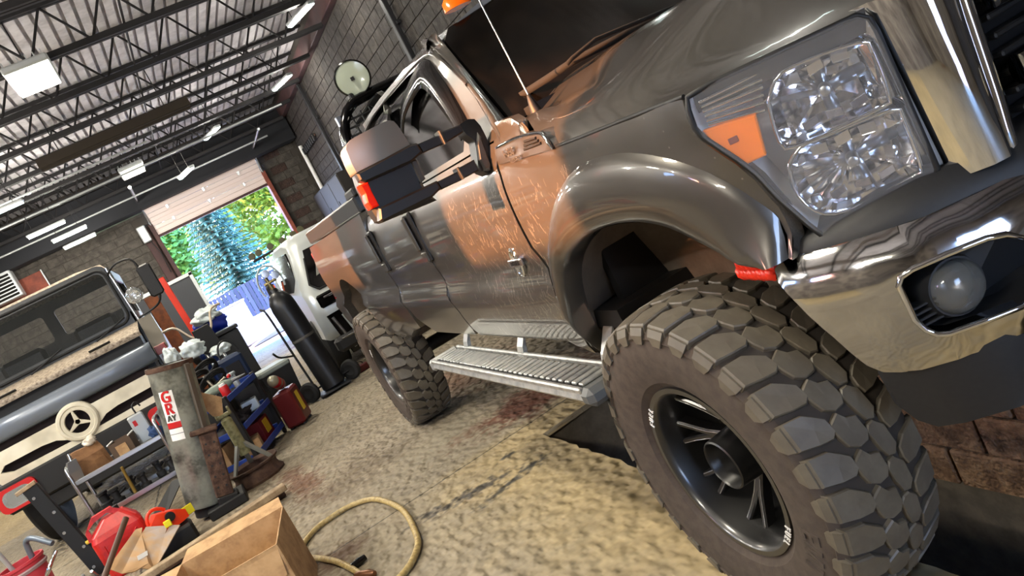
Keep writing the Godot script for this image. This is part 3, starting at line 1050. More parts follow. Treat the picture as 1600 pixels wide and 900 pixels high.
func scratch_texture() -> ImageTexture:
	var w := 2048
	var h := 512
	var img := Image.create(w, h, true, Image.FORMAT_RGB8)
	var base := Color(0.29, 0.28, 0.265)
	var a := noise_image(512, 512, 101, 0.012, 4)
	for y in h:
		for x in w:
			var t := a.get_pixel(x / 4, y).r
			img.set_pixel(x, y, base.lerp(Color(0.35, 0.335, 0.32), clampf((t - 0.35) * 1.6, 0, 1)))
	rng.seed = 99
	# hair-thin pale scuffs and splash marks, thickest low on the front door
	for k in 1100:
		var z := rng.randfn(-2.62, 0.28)
		var y := rng.randf_range(0.74, 1.36)
		if rng.randf() < (y - 0.85) * 1.1:
			continue
		if k > 950:
			z = rng.randf_range(-2.3, -1.85)
			y = rng.randf_range(0.75, 1.32)
		var p := Vector2((z + 6.6) / 5.8 * w, (2.0 - y) / 1.45 * h)
		var d := Vector2(rng.randfn(-0.1, 0.3), 1).normalized()
		var tone := base.lerp(Color(0.85, 0.82, 0.76), rng.randf_range(0.12, 0.62))
		for i in rng.randi_range(3, 16):
			p += d
			d = d.rotated(rng.randf_range(-0.3, 0.3))
			if p.x > 0 and p.y > 0 and p.x < w - 1 and p.y < h - 1:
				img.set_pixel(int(p.x), int(p.y), tone)
	for k in 1600:
		var x := rng.randi_range(0, w - 1)
		var y := rng.randi_range(0, h - 1)
		img.set_pixel(x, y, base.lerp(Color(0.8, 0.78, 0.73), rng.randf_range(0.2, 0.7)))
	img.generate_mipmaps()
	return ImageTexture.create_from_image(img)

var truck_root: Node3D
func both(called: String, s: Shape, material: Material, parent: Node3D = null) -> MeshInstance3D:
	var p := truck_root if parent == null else parent
	var mesh := s.mesh()
	var o := put(called, mesh, material, p)
	put(called, mesh, material, p, Transform3D(Basis(Vector3(-1, 0, 0), Vector3.UP, Vector3.BACK), Vector3(2 * CX, 0, 0)))
	return o
func part(called: String, s: Shape, material: Material, parent: Node3D = null) -> MeshInstance3D:
	return obj(called, s, material, truck_root if parent == null else parent)
func flank(outline: Array, cell := 0.05, out := 0.0, holes := [], bed := false, back := 0.03) -> Shape:
	var sh := FlankSheet.new()
	sh.o = self
	sh.out = out
	sh.bed = bed
	var s := Shape.new()
	s.skin(outline, sh, cell, Vector3(back, 0, 0), holes)
	return s

func truck():
	m.paint = mat(Color.WHITE, 0.38, 0.55)
	m.paint.albedo_texture = scratch_texture()
	m.paint.clearcoat_enabled = true
	m.paint.clearcoat = 0.8
	m.paint.clearcoat_roughness = 0.05
	m.paint_plain = mat(Color(0.29, 0.28, 0.265), 0.36, 0.6)
	m.paint_plain.clearcoat_enabled = true
	m.paint_plain.clearcoat = 0.9
	m.paint_plain.clearcoat_roughness = 0.04
	m.tint = mat(Color(0.012, 0.012, 0.013), 0.06)
	m.tint.metallic_specular = 0.7
	m.smoked = mat(Color(0.035, 0.035, 0.04), 0.12)
	truck_root = thing("pickup_truck", "lifted grey crew cab pickup with mud tyres parked over the pit", "truck", Vector3(CX, 0, -3.77), 0, "", true)
	truck_body()
	truck_front()
	truck_details()
	m.tyre = grained([Color(0.21, 0.175, 0.15), Color(0.245, 0.205, 0.175), Color(0.27, 0.235, 0.2)], 111, 0.03, 0.85, 3.0)
	m.tread = grained([Color(0.31, 0.285, 0.245), Color(0.34, 0.315, 0.27), Color(0.37, 0.345, 0.295)], 113, 0.02, 0.5, 2.0)
	m.rim = mat(Color(0.012, 0.012, 0.012), 0.2)
	m.rim.clearcoat_enabled = true
	wheel(Vector3(1.005, 0.452, -1.776), true)
	wheel(Vector3(1.02, 0.452, -5.75), true)
	wheel(Vector3(2 * CX - 1.005, 0.452, -1.776), false)
	wheel(Vector3(2 * CX - 1.02, 0.452, -5.75), false)

func truck_body():
	# front wing, its edge following the wheel arch flare
	var outer_px := [915, 530, 890, 480, 873, 435, 862, 390, 864, 335, 878, 290, 910, 256, 960, 240, 1010, 241, 1060, 252, 1110, 271, 1160, 298, 1215, 335, 1268, 380]
	var inner_px := [938, 550, 912, 520, 896, 480, 888, 440, 892, 410, 905, 385, 930, 362, 965, 348, 1010, 344, 1055, 352, 1095, 370, 1130, 388, 1165, 407, 1210, 408]
	var cut_px := [770, 205, 778, 255, 784, 275, 803, 328, 832, 385, 864, 440, 900, 497, 936, 552]
	var top := sps([772, 192, 797, 184, 810, 192, 813, 212, 850, 205, 868, 228, 900, 217, 960, 193, 1010, 173, 1060, 154, 1067, 157, 1074, 188, 1087, 214, 1110, 230, 1150, 256, 1180, 280, 1218, 322, 1274, 383])
	var outer := sps(outer_px)
	outer.reverse()
	var cut := sps(cut_px)
	cut.reverse()
	both("front_fender", flank(top + outer + cut, 0.04), m.paint)
	var o3 := []
	for q in sps(outer_px):
		o3.append(side3(q))
	var i3 := []
	for q in sps(inner_px):
		i3.append(side3(q))
	o3 = resample(o3, 40)
	i3 = resample(i3, 40)
	var rings := []
	for k in 40:
		var end := minf(k / 5.0, 1.0)
		var a: Vector3 = o3[k]
		var b: Vector3 = i3[k]
		var ring := []
		for q in [[0.0, 0.0], [0.05, 0.012], [0.12, 0.02], [0.3, 0.03], [0.55, 0.036], [0.8, 0.033], [0.95, 0.024], [1.0, 0.012], [1.0, -0.05]]:
			var p := a.lerp(b, q[0])
			ring.append(p + Vector3(-q[1] * (end if q[1] > 0 else 1.0), 0, 0))
		rings.append(ring)
	var s := Shape.new()
	s.loft(rings, false, false)
	both("fender_flare", s, m.paint_plain)
	# arch liner
	s = Shape.new()
	rings = []
	var c := Vector3(0, 0.52, -1.74)
	for k in 40:
		var b: Vector3 = i3[k] + Vector3(0.02, 0, 0)
		var away := Vector3(0, b.y - c.y, b.z - c.z).normalized() * 0.05
		rings.append([b, b + away * 0.4 + Vector3(0.05, 0, 0), b + away + Vector3(0.15, 0, 0), b + away + Vector3(0.27, 0, 0), Vector3(1.3, lerpf(b.y, 0.7, 0.25), lerpf(b.z, c.z, 0.25)), Vector3(1.32, 0.75, c.z)])
	s.loft(rings, false, false)
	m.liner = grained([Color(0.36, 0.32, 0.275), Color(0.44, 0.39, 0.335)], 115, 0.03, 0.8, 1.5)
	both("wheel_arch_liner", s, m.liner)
	# doors
	var front_cut := sps([776, 262, 781, 276, 800, 329, 829, 387, 861, 441, 897, 499, 931, 552])
	var mid_z := -3.42
	var fd := [Vector2(-2.262, 1.452)] + front_cut + [Vector2(-2.5, 0.765), Vector2(-3.4, 0.765), Vector2(mid_z + 0.006, 0.80), Vector2(mid_z + 0.006, 1.452)]
	both("front_door", flank(fd, 0.05), m.paint)
	var rd := [Vector2(mid_z - 0.006, 1.452), Vector2(mid_z - 0.006, 0.80), Vector2(-3.46, 0.765), Vector2(-4.1, 0.765), Vector2(-4.25, 0.86), Vector2(-4.3, 1.0), Vector2(-4.3, 1.452)]
	both("rear_door", flank(rd, 0.05), m.paint)
	# cab side above the belt, with window openings
	var lead := sps([764, 190, 742, 152, 702, 104, 672, 73, 656, 64])
	var win_f := sps([607, 143, 613, 128, 623, 114, 640, 103, 652, 108, 680, 137, 712, 172, 724, 196]) + [Vector2(-2.62, 1.478), Vector2(-3.34, 1.478)]
	var win_r := sps([553, 197, 565, 178, 578, 156, 588, 145, 596, 150, 599, 165, 604, 195]) + [Vector2(-3.52, 1.478), Vector2(-4.12, 1.478)]
	var gh := [Vector2(-2.262, 1.458)] + lead + [Vector2(-3.1, 1.885), Vector2(-3.6, 1.89), Vector2(-4.05, 1.875), Vector2(-4.22, 1.84), Vector2(-4.28, 1.7), Vector2(-4.3, 1.458)]
	both("cab_side", flank(gh, 0.05, 0.0, [win_f, win_r]), m.paint_plain)
	both("side_window", flank(win_f, 0.06, -0.018, [], false, 0.004), m.tint)
	both("side_window", flank(win_r, 0.06, -0.018, [], false, 0.004), m.tint)
	# smoked wind deflectors over the side windows
	for w in [[[-3.36, 1.70], [-3.30, 1.77], [-3.12, 1.825], [-2.93, 1.83], [-2.72, 1.69], [-2.56, 1.545]], [[-4.16, 1.60], [-4.02, 1.715], [-3.86, 1.79], [-3.68, 1.81], [-3.55, 1.80]]]:
		s = Shape.new()
		rings = []
		for q in w:
			rings.append(Vector3(0, q[1], q[0]))
		rings = resample(rings, 18)
		var lo := []
		for k in 18:
			var q: Vector3 = rings[k]
			var tangent: Vector3 = (rings[mini(k + 1, 17)] - rings[maxi(k - 1, 0)]).normalized()
			var inward := tangent.cross(Vector3(1, 0, 0)).normalized()
			if inward.y > 0:
				inward = -inward
			var e: float = sin(PI * clampf(k / 17.0, 0.04, 0.96)) * 0.4 + 0.6
			var p0 := Vector2(q.z, q.y) - Vector2(inward.z, inward.y) * 0.02
			var p1 := Vector2(q.z, q.y) + Vector2(inward.z, inward.y) * 0.03
			var p2 := Vector2(q.z, q.y) + Vector2(inward.z, inward.y) * 0.07 * e
			lo.append([side3(p0, 0.002), side3(p0, 0.014), side3(p1, 0.024), side3(p2, 0.02), side3(p2, 0.014)])
		s.loft(lo, false, false)
		both("wind_deflector", s, m.smoked)
	# windscreen pillar between door frame and glass
	var sh := ScreenSheet.new()
	var a3 := []
	for q in [Vector2(-2.262, 1.445)] + lead + [Vector2(-2.98, 1.886)]:
		a3.append(side3(q))
	a3 = resample(a3, 14)
	rings = []
	for k in 14:
		var b := sh.at(Vector2(-1.0, k / 13.0))
		var bulge := Vector3(-0.012, 0.012, 0.02)
		rings.append([a3[k] + Vector3(0.03, 0, 0), a3[k], a3[k].lerp(b, 0.3) + bulge, a3[k].lerp(b, 0.7) + bulge, b + Vector3(0, 0.006, 0.008), b + Vector3(0.01, -0.01, -0.02)])
	s = Shape.new()
	s.loft(rings, false, false)
	both("windscreen_pillar", s, m.paint_plain)
	s = Shape.new()
	s.skin([Vector2(-0.985, 0.0), Vector2(0.985, 0.0), Vector2(0.985, 0.9), Vector2(0.94, 0.985), Vector2(-0.94, 0.985), Vector2(-0.985, 0.9)], sh, 0.05, Vector3(0, -0.01, -0.02))
	var glass_dark := grained([Color(0.012, 0.011, 0.01), Color(0.03, 0.024, 0.02), Color(0.06, 0.045, 0.035)], 117, 0.02, 0.12, 1.2)
	part("windscreen", s, glass_dark)
	# roof
	s = Shape.new()
	var rf := []
	for k in 17:
		var x := -1.0 + k / 8.0
		var p := sh.at(Vector2(x, 1.0))
		rf.append(Vector2(CX + x * 0.775, p.z + 0.01))
	rf += [Vector2(CX + 0.775, -4.2), Vector2(CX + 0.7, -4.3), Vector2(CX - 0.7, -4.3), Vector2(CX - 0.775, -4.2)]
	s.skin(rf, RoofSheet.new(), 0.1, Vector3(0, -0.03, 0))
	part("roof", s, m.paint_plain)
	s = Shape.new()
	s.box(Vector3(CX, 1.4, -4.28), Vector3(1.55, 1.0, 0.04), 0.02)
	var rear := part("cab_rear", s, m.paint_plain)
	s = Shape.new()
	s.box(Vector3(CX, 1.68, -4.305), Vector3(1.25, 0.3, 0.02), 0.01)
	obj("rear_window", s, m.tint, rear)
	# dark floor pan that closes the body underneath
	s = Shape.new()
	s.box(Vector3(CX, 0.82, -3.2), Vector3(1.85, 0.06, 2.1))
	s.box(Vector3(CX, 1.15, -2.24), Vector3(1.7, 0.7, 0.04))
	s.box(Vector3(CX, 0.95, -1.25), Vector3(1.3, 0.7, 0.05))
	for sgn in [-1, 1]:
		s.box(Vector3(CX + sgn * 0.43, 0.68, -3.8), Vector3(0.09, 0.16, 5.4), 0.01)
	part("chassis", s, m.black)
	for z in [-1.79, -5.76]:
		s = Shape.new()
		s.tube([Vector3(CX - 0.75, 0.455, z), Vector3(CX + 0.75, 0.455, z)], 0.05, 12)
		s.lathe([[0.02, -0.14], [0.12, -0.1], [0.16, 0.0], [0.12, 0.1], [0.02, 0.14]], Transform3D(Basis(Vector3.RIGHT, PI / 2), Vector3(CX - 0.15, 0.455, z)), 16)
		part("axle", s, m.black)
	# hood
	s = Shape.new()
	var hs := HoodSheet.new()
	hs.o = self
	var left := [Vector2(0.99, -2.06), Vector2(0.955, -1.98), Vector2(0.946, -1.87), Vector2(0.946, -1.4), Vector2(0.965, -1.29), Vector2(1.05, -1.19), Vector2(1.17, -1.075), Vector2(1.3, -1.0), Vector2(1.5, -0.96), Vector2(CX, -0.93)]
	var back := [Vector2(CX, -2.2), Vector2(1.3, -2.26), Vector2(1.1, -2.24), Vector2(1.03, -2.16)]
	var hood := left.duplicate()
	for k in range(left.size() - 2, -1, -1):
		hood.append(Vector2(2 * CX - left[k].x, left[k].y))
	for k in range(back.size() - 1, 0, -1):
		hood.append(Vector2(2 * CX - back[k].x, back[k].y))
	hood += back
	s.skin(hood, hs, 0.035, Vector3(0.012, -0.04, 0))
	part("hood", s, m.paint_plain)
	s = Shape.new()
	s.skin([Vector2(0.985, -2.075), Vector2(1.035, -2.17), Vector2(1.1, -2.25), Vector2(1.3, -2.27), Vector2(1.3, -2.38), Vector2(1.06, -2.38), Vector2(1.0, -2.32), Vector2(0.985, -2.2)], hs, 0.03, Vector3(0, -0.03, 0))
	both("cowl_corner", s, m.paint_plain)
	s = Shape.new()
	var seam := []
	for q in sps([868, 230, 900, 218, 960, 194, 1010, 174, 1066, 153]):
		seam.append(side3(q, -0.004))
	s.tube(resample(seam, 20), 0.006, 6)
	both("hood_seam", s, m.black)
	# black scuttle behind the hood
	s = Shape.new()
	s.box(Vector3(CX, 1.43, -2.2), Vector3(1.66, 0.05, 0.34), 0.01)
	part("scuttle_panel", s, m.black_plastic)
	# bed
	var arch := []
	for k in 21:
		var t := PI * 1.06 - (PI * 1.12) * k / 20
		arch.append(Vector2(-5.76 + 0.47 * cos(t), 0.70 + 0.47 * sin(t)))
	var bed := [Vector2(-6.45, 1.47), Vector2(-6.5, 1.2), Vector2(-6.5, 0.80)] + arch + [Vector2(-4.6, 0.76), Vector2(-4.36, 0.79), Vector2(-4.325, 0.86), Vector2(-4.325, 1.485)]
	both("bed_side", flank(bed, 0.06, 0.0, [], true, 0.06), m.paint)
	s = Shape.new()
	rings = []
	for q in arch:
		var x := bed_x(q.y)
		rings.append([Vector3(x + 0.005, q.y, q.x), Vector3(x + 0.4, q.y + 0.02, q.x), Vector3(x + 0.42, 0.8, -5.76)])
	s.loft(rings, false, false)
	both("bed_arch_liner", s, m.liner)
	s = Shape.new()
	s.box(Vector3(CX, 0.95, -5.4), Vector3(1.75, 0.05, 2.1))
	s.box(Vector3(CX, 1.2, -6.47), Vector3(1.8, 0.52, 0.06), 0.01)
	part("bed_floor", s, m.black)
	s = Shape.new()
	s.box(Vector3(1.03, 1.535, -5.38), Vector3(0.13, 0.10, 2.06), 0.012)
	both("bed_rail_box", s, mat(Color(0.12, 0.125, 0.13), 0.35))
	s = Shape.new()
	s.slab([Vector3(0.945, 1.43, -6.44), Vector3(0.945, 1.43, -6.52), Vector3(0.945, 0.98, -6.53), Vector3(0.945, 0.98, -6.44)], Vector3(0.1, 0, 0), 0.01)
	both("tail_lamp", s, mat(Color(0.6, 0.02, 0.03), 0.15))

# the nose: plan angle of the corner is the same for lamp, grille frame and bumper
func band_px(b: BandSheet, u, v) -> Vector2:
	var d := ray(u, v)
	var want := d.x / -d.z
	var s := 0.0
	for i in b.plan.size() - 1:
		var p: Vector2 = b.plan[i]
		var q: Vector2 = b.plan[i + 1]
		var l := p.distance_to(q)
		var ra := p.x / -p.y
		var rb := q.x / -q.y
		if want <= rb or i == b.plan.size() - 2:
			# x + k dx = want * -(z + k dz)
			var dx := q.x - p.x
			var dz := q.y - p.y
			var k := (-want * p.y - p.x) / (dx + want * dz)
			var hit := p + (q - p) * k
			return Vector2(s + l * k, EYE.y + d.y * (hit.x / d.x))
		s += l
	return Vector2.ZERO
func band_pxs(b: BandSheet, px: Array) -> Array:
	var out := []
	for i in range(0, px.size(), 2):
		out.append(band_px(b, px[i], px[i + 1]))
	return out

func truck_front():
	# chrome bumper with a fog lamp pocket
	var band := BandSheet.new()
	band.o = self
	band.plan = [Vector2(0.95, -1.37), Vector2(0.935, -1.30), Vector2(0.945, -1.23), Vector2(0.985, -1.14), Vector2(1.06, -1.055), Vector2(1.17, -0.985), Vector2(1.32, -0.93), Vector2(1.55, -0.895), Vector2(CX, -0.88)]
	band.lean = [[0.6, -0.09], [0.7, -0.035], [0.76, -0.012], [0.84, 0.0], [0.89, 0.004], [0.93, 0.0], [0.955, -0.01], [0.975, -0.026], [0.99, -0.05], [1.02, -0.1]]
	var l := band.length()
	var edge := band_pxs(band, [1194, 424, 1198, 415, 1261, 405, 1324, 387, 1379, 369, 1457, 341])
	edge += [Vector2(edge[-1].x + 0.1, edge[-1].y), Vector2(l, edge[-1].y), Vector2(l, 0.70)]
	edge += band_pxs(band, [1600, 533, 1500, 573, 1440, 590, 1375, 592, 1350, 578, 1300, 526, 1240, 466])
	var pocket := band_pxs(band, [1404, 446, 1408, 432, 1425, 420, 1480, 396, 1540, 372, 1570, 366, 1600, 372])
	pocket += [Vector2(l - 0.18, 0.93), Vector2(l - 0.18, 0.81)]
	pocket += band_pxs(band, [1600, 482, 1540, 505, 1485, 524, 1465, 525, 1447, 517, 1430, 500])
	var s := Shape.new()
	s.skin(edge, band, 0.035, Vector3(0.03, 0, -0.03), [pocket])
	m.bumper = mat(Color(0.74, 0.74, 0.74), 0.09, 1.0)
	var bumper := both("front_bumper", s, m.bumper)
	s = Shape.new()
	var lip := []
	for q in pocket:
		lip.append(band.at(q))
	s.tube(lip, 0.006, 6, false, true)
	obj("pocket_lip", s, m.chrome, bumper)
	# pocket lining and the fog lamp in it
	s = Shape.new()
	var rings := [[], [], []]
	for q in pocket:
		var p := band.at(q)
		rings[0].append(p + Vector3(0.004, 0, -0.004))
		rings[1].append(p + Vector3(0.045, 0, -0.06))
		rings[2].append(p + Vector3(0.06, 0, -0.085))
	s.loft(rings, true, false)
	s.slab(rings[2], Vector3(0, 0, -0.004))
	var pl := mat(Color(0.13, 0.132, 0.135), 0.5)
	both("fog_lamp_pocket", s, pl)
	var fc := on_plane(1489, 446, Vector3(1.15, 0.85, -1.06), Vector3(-0.55, 0, 0.83))
	var fx := frame_at(fc, Vector3(0.95, 0, 0.3), Vector3.UP)
	var fl := fx * Transform3D(Basis(Vector3.RIGHT, PI / 2), Vector3.ZERO)
	var lamp := Node3D.new()
	lamp.name = "fog_lamp"
	truck_root.add_child(lamp, true)
	lamp.position = -world_space[truck_root]
	s = Shape.new()
	s.lathe([[0.06, -0.05], [0.06, -0.01], [0.054, 0.012], [0.05, 0.012], [0.046, -0.005]], fl, 28)
	for k in 4:
		s.box(fx * Vector3(-0.062, -0.005 - k * 0.012, -0.012), Vector3(0.05, 0.005, 0.03), 0.0015, fx.basis)
	obj("housing", s, pl, lamp)
	s = Shape.new()
	s.lathe([[0.044, -0.01], [0.03, -0.035], [0.012, -0.045], [0.0, -0.046]], fl, 20)
	obj("reflector", s, mat(Color(0.4, 0.4, 0.4), 0.3, 0.9), lamp)
	s = Shape.new()
	s.lathe([[0.05, 0.006], [0.049, 0.02], [0.038, 0.034], [0.018, 0.041], [0.0, 0.042]], fl, 28)
	obj("lens", s, glass(Color(0.45, 0.46, 0.45), 0.5, 0.12), lamp)
	# black pad on top of the bumper
	s = Shape.new()
	var a := band_pxs(band, [1196, 418, 1261, 408, 1324, 390, 1379, 372, 1457, 344])
	var b3 := []
	var top_px := [1210, 392, 1240, 383, 1300, 368, 1400, 322, 1484, 290]
	for k in 5:
		var p := band.at(a[k])
		var up: float = [0.016, 0.03, 0.04, 0.05, 0.06][k]
		b3.append([p + Vector3(0.004, -0.02, -0.004), p + Vector3(0.004, 0.004, -0.004), p + Vector3(0.02, up, -0.015), p + Vector3(0.1, up + 0.012, -0.06), p + Vector3(0.2, up + 0.012, -0.1)])
	for x in [1.4, CX]:
		var p := Vector3(x, 0.985, -0.9)
		b3.append([p + Vector3(0, -0.02, 0), p + Vector3(0, 0.004, 0), p + Vector3(0, 0.045, -0.03), p + Vector3(0, 0.055, -0.12), p + Vector3(0, 0.055, -0.2)])
	s.loft(b3, false, false)
	both("bumper_pad", s, m.black_plastic)
	# air dam below the bumper
	var dam := BandSheet.new()
	dam.o = self
	dam.plan = [Vector2(1.02, -1.25), Vector2(1.05, -1.12), Vector2(1.12, -1.04), Vector2(1.3, -0.98), Vector2(CX, -0.94)]
	dam.lean = [[0.4, -0.03], [0.75, 0.0]]
	var dl := dam.length()
	var de := band_pxs(dam, [1378, 588, 1402, 640, 1430, 663, 1462, 674, 1500, 668, 1600, 640])
	de += [Vector2(dl, de[-1].y), Vector2(dl, 0.76), Vector2(0.1, 0.76), Vector2(0.05, 0.74)]
	s = Shape.new()
	s.skin(de, dam, 0.04, Vector3(0.01, 0, -0.02))
	both("air_dam", s, m.black_plastic)
	# headlamp on the diagonal corner plane
	var ps := PlaneSheet.new()
	ps.p0 = Vector3(0.94, 1.2, -1.285)
	ps.e = Vector3(0.712, 0, 0.702).normalized()
	ps.n = Vector3(-0.702, 0, 0.712).normalized()
	var lens_px := [1074, 152, 1112, 129, 1200, 88, 1338, 24, 1358, 28, 1370, 48, 1464, 262, 1462, 278, 1440, 292, 1300, 368, 1286, 368, 1262, 350, 1215, 308, 1180, 270, 1150, 248, 1098, 214, 1086, 200, 1076, 172]
	var lens2 := lamp_outline(ps, lens_px)
	ps.mid = lamp_outline(ps, [1270, 200])[0]
	ps.size = 0.24
	var head := Node3D.new()
	head.name = "headlamp"
	truck_root.add_child(head, true)
	head.position = -world_space[truck_root]
	var n := ps.n
	s = Shape.new()
	var r0 := []
	var r1 := []
	var r2 := []
	for q in lens2:
		var p := ps.at(q)
		r0.append(p + n * 0.002)
		r1.append(p - n * 0.02)
		var inq: Vector2 = ps.mid + (q - ps.mid) * 0.86
		r2.append(ps.p0 + ps.e * inq.x + ps.u * inq.y - n * 0.13)
	s.loft([r0, r1, r2], true, false, true)
	s.slab(r2, -n * 0.004)
	obj("housing", s, mat(Color(0.93, 0.94, 0.95), 0.25, 0.15), head)
	# dark seal round the lamp
	s = Shape.new()
	s.tube(r0, 0.006, 6, false, true)
	obj("seal", s, m.black, head)
	var mirror := mat(Color(0.9, 0.9, 0.91), 0.1, 1.0)
	for q in [[[1200, 160, 1215, 120, 1260, 95, 1345, 66, 1362, 76, 1390, 150, 1380, 168, 1240, 232, 1215, 215], [1290, 145]], [[1232, 262, 1250, 232, 1300, 210, 1395, 172, 1410, 182, 1440, 262, 1428, 278, 1330, 330, 1280, 335, 1245, 305]  , [1335, 258]]]:
		var rim := resample_flat(lamp_outline(ps, q[0]), 32)
		var mid: Vector2 = lamp_outline(ps, q[1])[0]
		s = Shape.new()
		rings = []
		for d in [[1.0, 0.012], [0.96, 0.03], [0.8, 0.06], [0.55, 0.085], [0.3, 0.1], [0.1, 0.106]]:
			var ring := []
			for w in rim:
				var g: Vector2 = mid + (w - mid) * d[0]
				ring.append(ps.p0 + ps.e * g.x + ps.u * g.y - n * d[1])
			rings.append(ring)
		s.loft(rings, true, false, true)
		obj("reflector_bowl", s, mirror, head)
		s = Shape.new()
		var ring0 := []
		for w in rim:
			ring0.append(ps.p0 + ps.e * w.x + ps.u * w.y - n * 0.012)
		s.tube(ring0, 0.004, 6, false, true)
		obj("bowl_rim", s, m.chrome, head)
		var bc := ps.p0 + ps.e * mid.x + ps.u * mid.y
		var bx := frame_at(bc - n * 0.06, ps.e, Vector3.UP) * Transform3D(Basis(Vector3.RIGHT, PI / 2), Vector3.ZERO)
		s = Shape.new()
		s.lathe([[0.006, -0.05], [0.012, -0.03], [0.012, 0.01], [0.009, 0.022], [0.0, 0.025]], bx, 14)
		obj("bulb", s, m.bright_steel, head)
		# stepped flutes of the bowl
		s = Shape.new()
		for k in 5:
			var f := -0.34 + k * 0.17
			var g := Vector2(mid.x + f * 0.26, mid.y)
			var half := 0.045 * sqrt(1.0 - f * f * 2.0)
			for sgn in [-1, 1]:
				var y: float = g.y + sgn * half
				var p := ps.p0 + ps.e * g.x + ps.u * y - n * 0.05
				s.box(p, Vector3(0.03, 0.022, 0.004), 0.001, Basis(ps.e, Vector3.UP, n) * Basis(Vector3.RIGHT, -0.7 * sgn) * Basis(Vector3.UP, 0.25 if k % 2 else -0.25))
		tag(obj("reflector_facets", s, mirror, head), "", "", "", "stuff")
	# ribbed trim over the turn signal
	for k in 6:
		s = Shape.new()
		var p := on_plane(1092 + k * 3, 160 + k * 7, ps.p0 - n * 0.02, n)
		var q := on_plane(1190 + k * 1, 112 + k * 12, ps.p0 - n * 0.02, n)
		s.tube([p, q], 0.0035, 6)
		obj("trim_rib", s, m.chrome, head)
	s = Shape.new()
	var am := []
	for q in lamp_outline(ps, [1097, 206, 1130, 194, 1180, 180, 1197, 244, 1158, 262, 1120, 232]):
		am.append(ps.p0 + ps.e * q.x + ps.u * q.y - n * 0.008)
	s.slab(am, -n * 0.03, 0.003)
	var amber := mat(Color(1.0, 0.52, 0.03), 0.25)
	var sig := obj("turn_signal", s, amber, head)
	s = Shape.new()
	var bp := on_plane(1146, 219, ps.p0 - n * 0.006, n)
	s.box(bp, Vector3(0.018, 0.012, 0.004), 0.001, Basis(ps.e, Vector3.UP, n))
	obj("bulb_mark", s, mat(Color(0.5, 0.2, 0.03), 0.4), sig)
	s = Shape.new()
	ps.bulge = 0.02
	s.skin(lens2, ps, 0.03)
	obj("lens", s, glass(Color(0.95, 0.97, 1.0), 0.08, 0.03), head)
	# mirrored lamp on the other corner
	var twin := head.duplicate() as Node3D
	twin.name = "headlamp"
	truck_root.add_child(twin, true)
	twin.transform = Transform3D(Basis(Vector3(-1, 0, 0), Vector3.UP, Vector3.BACK), Vector3(2 * CX, 0, 0) - world_space[truck_root])
	# chrome grille surround
	s = Shape.new()
	var colm := []
	for q in [[1.352, 1355, 4, 1484, -14], [1.30, 1366, 42, 1500, 40], [1.22, 1405, 120, 1524, 110], [1.12, 1448, 208, 1552, 190], [1.065, 1482, 282, 1570, 238]]:
		var lft := on_plane(q[1], q[2], Vector3(1.185, 1.2, -1.06), Vector3(-0.4, 0, 0.92).normalized())
		var rgt := on_plane(q[3], q[4], Vector3(1.3, 1.2, -1.0), Vector3(-0.2, 0, 0.98).normalized())
		var w := rgt - lft
		colm.append([lft + Vector3(0, 0, -0.08), lft, lft + w * 0.18 + Vector3(0, 0, 0.028), lft + w * 0.42 + Vector3(0, 0, 0.044), lft + w * 0.7 + Vector3(0, 0, 0.042), lft + w * 0.9 + Vector3(0, 0, 0.026), rgt, rgt + Vector3(0, 0, -0.06)])
	s.loft(colm, false, false)
	var grille := both("grille_surround", s, m.chrome)
	# inner frame and bars
	s = Shape.new()
	var inn := []
	for q in [[1495, -20], [1522, 60], [1552, 150], [1572, 215], [1586, 240], [1620, 232], [1680, 205]]:
		inn.append(on_plane(q[0], q[1], Vector3(1.33, 1.2, -1.0), Vector3(-0.1, 0, 1).normalized()))
	s.tube(resample(inn, 24), 0.017, 10)
	both("grille_inner_frame", s, m.chrome)
	s = Shape.new()
	s.box(Vector3(CX, 1.2, -1.06), Vector3(1.2, 0.34, 0.02))
	part("grille_back", s, m.black)
	for k in 9:
		s = Shape.new()
		s.box(Vector3(CX, 1.06 + k * 0.034, -1.025), Vector3(1.18, 0.012, 0.04), 0.003)
		part("grille_slat", s, m.black_plastic)
	for y in [1.13, 1.27]:
		s = Shape.new()
		rings = []
		for x in [CX - 0.6, CX - 0.3, CX, CX + 0.3, CX + 0.6]:
			rings.append(arc(Vector3(x, y, -0.98 + 0.05 * (1 - pow((x - CX) / 0.6, 2))), Vector3(0, 0.028, 0), Vector3(0, 0, 0.02), 0, TAU * 11 / 12, 12))
		s.loft(rings, true, true)
		part("grille_bar", s, m.chrome)
	# red coiled air lines tucked behind the bumper end
	var red := mat(Color(0.85, 0.16, 0.05), 0.35)
	for k in 2:
		s = Shape.new()
		var path := []
		var p0 := on_x(1150, 414 + k * 16, 0.97)
		var p1 := on_x(1202, 412 + k * 20, 0.955)
		for i in 60:
			var t := i / 59.0
			var amp := 0.016 if k == 0 else 0.007
			path.append(p0.lerp(p1, t) + Vector3(0.015 + amp * cos(t * 50), amp * sin(t * 50), 0))
		s.tube(path, 0.007 if k == 0 else 0.011, 6)
		part("coiled_hose", s, red)

func resample_flat(pts: Array, n: int) -> Array:
	var q := []
	for p in pts:
		q.append(Vector3(p.x, p.y, 0))
	q.append(q[0])
	var out := []
	var r := resample(q, n + 1)
	for i in n:
		out.append(Vector2(r[i].x, r[i].y))
	return out
func lamp_outline(ps: PlaneSheet, px: Array) -> Array:
	var out := []
	for i in range(0, px.size(), 2):
		out.append(ps.flat2(on_plane(px[i], px[i + 1], ps.p0, ps.n)))
	return out

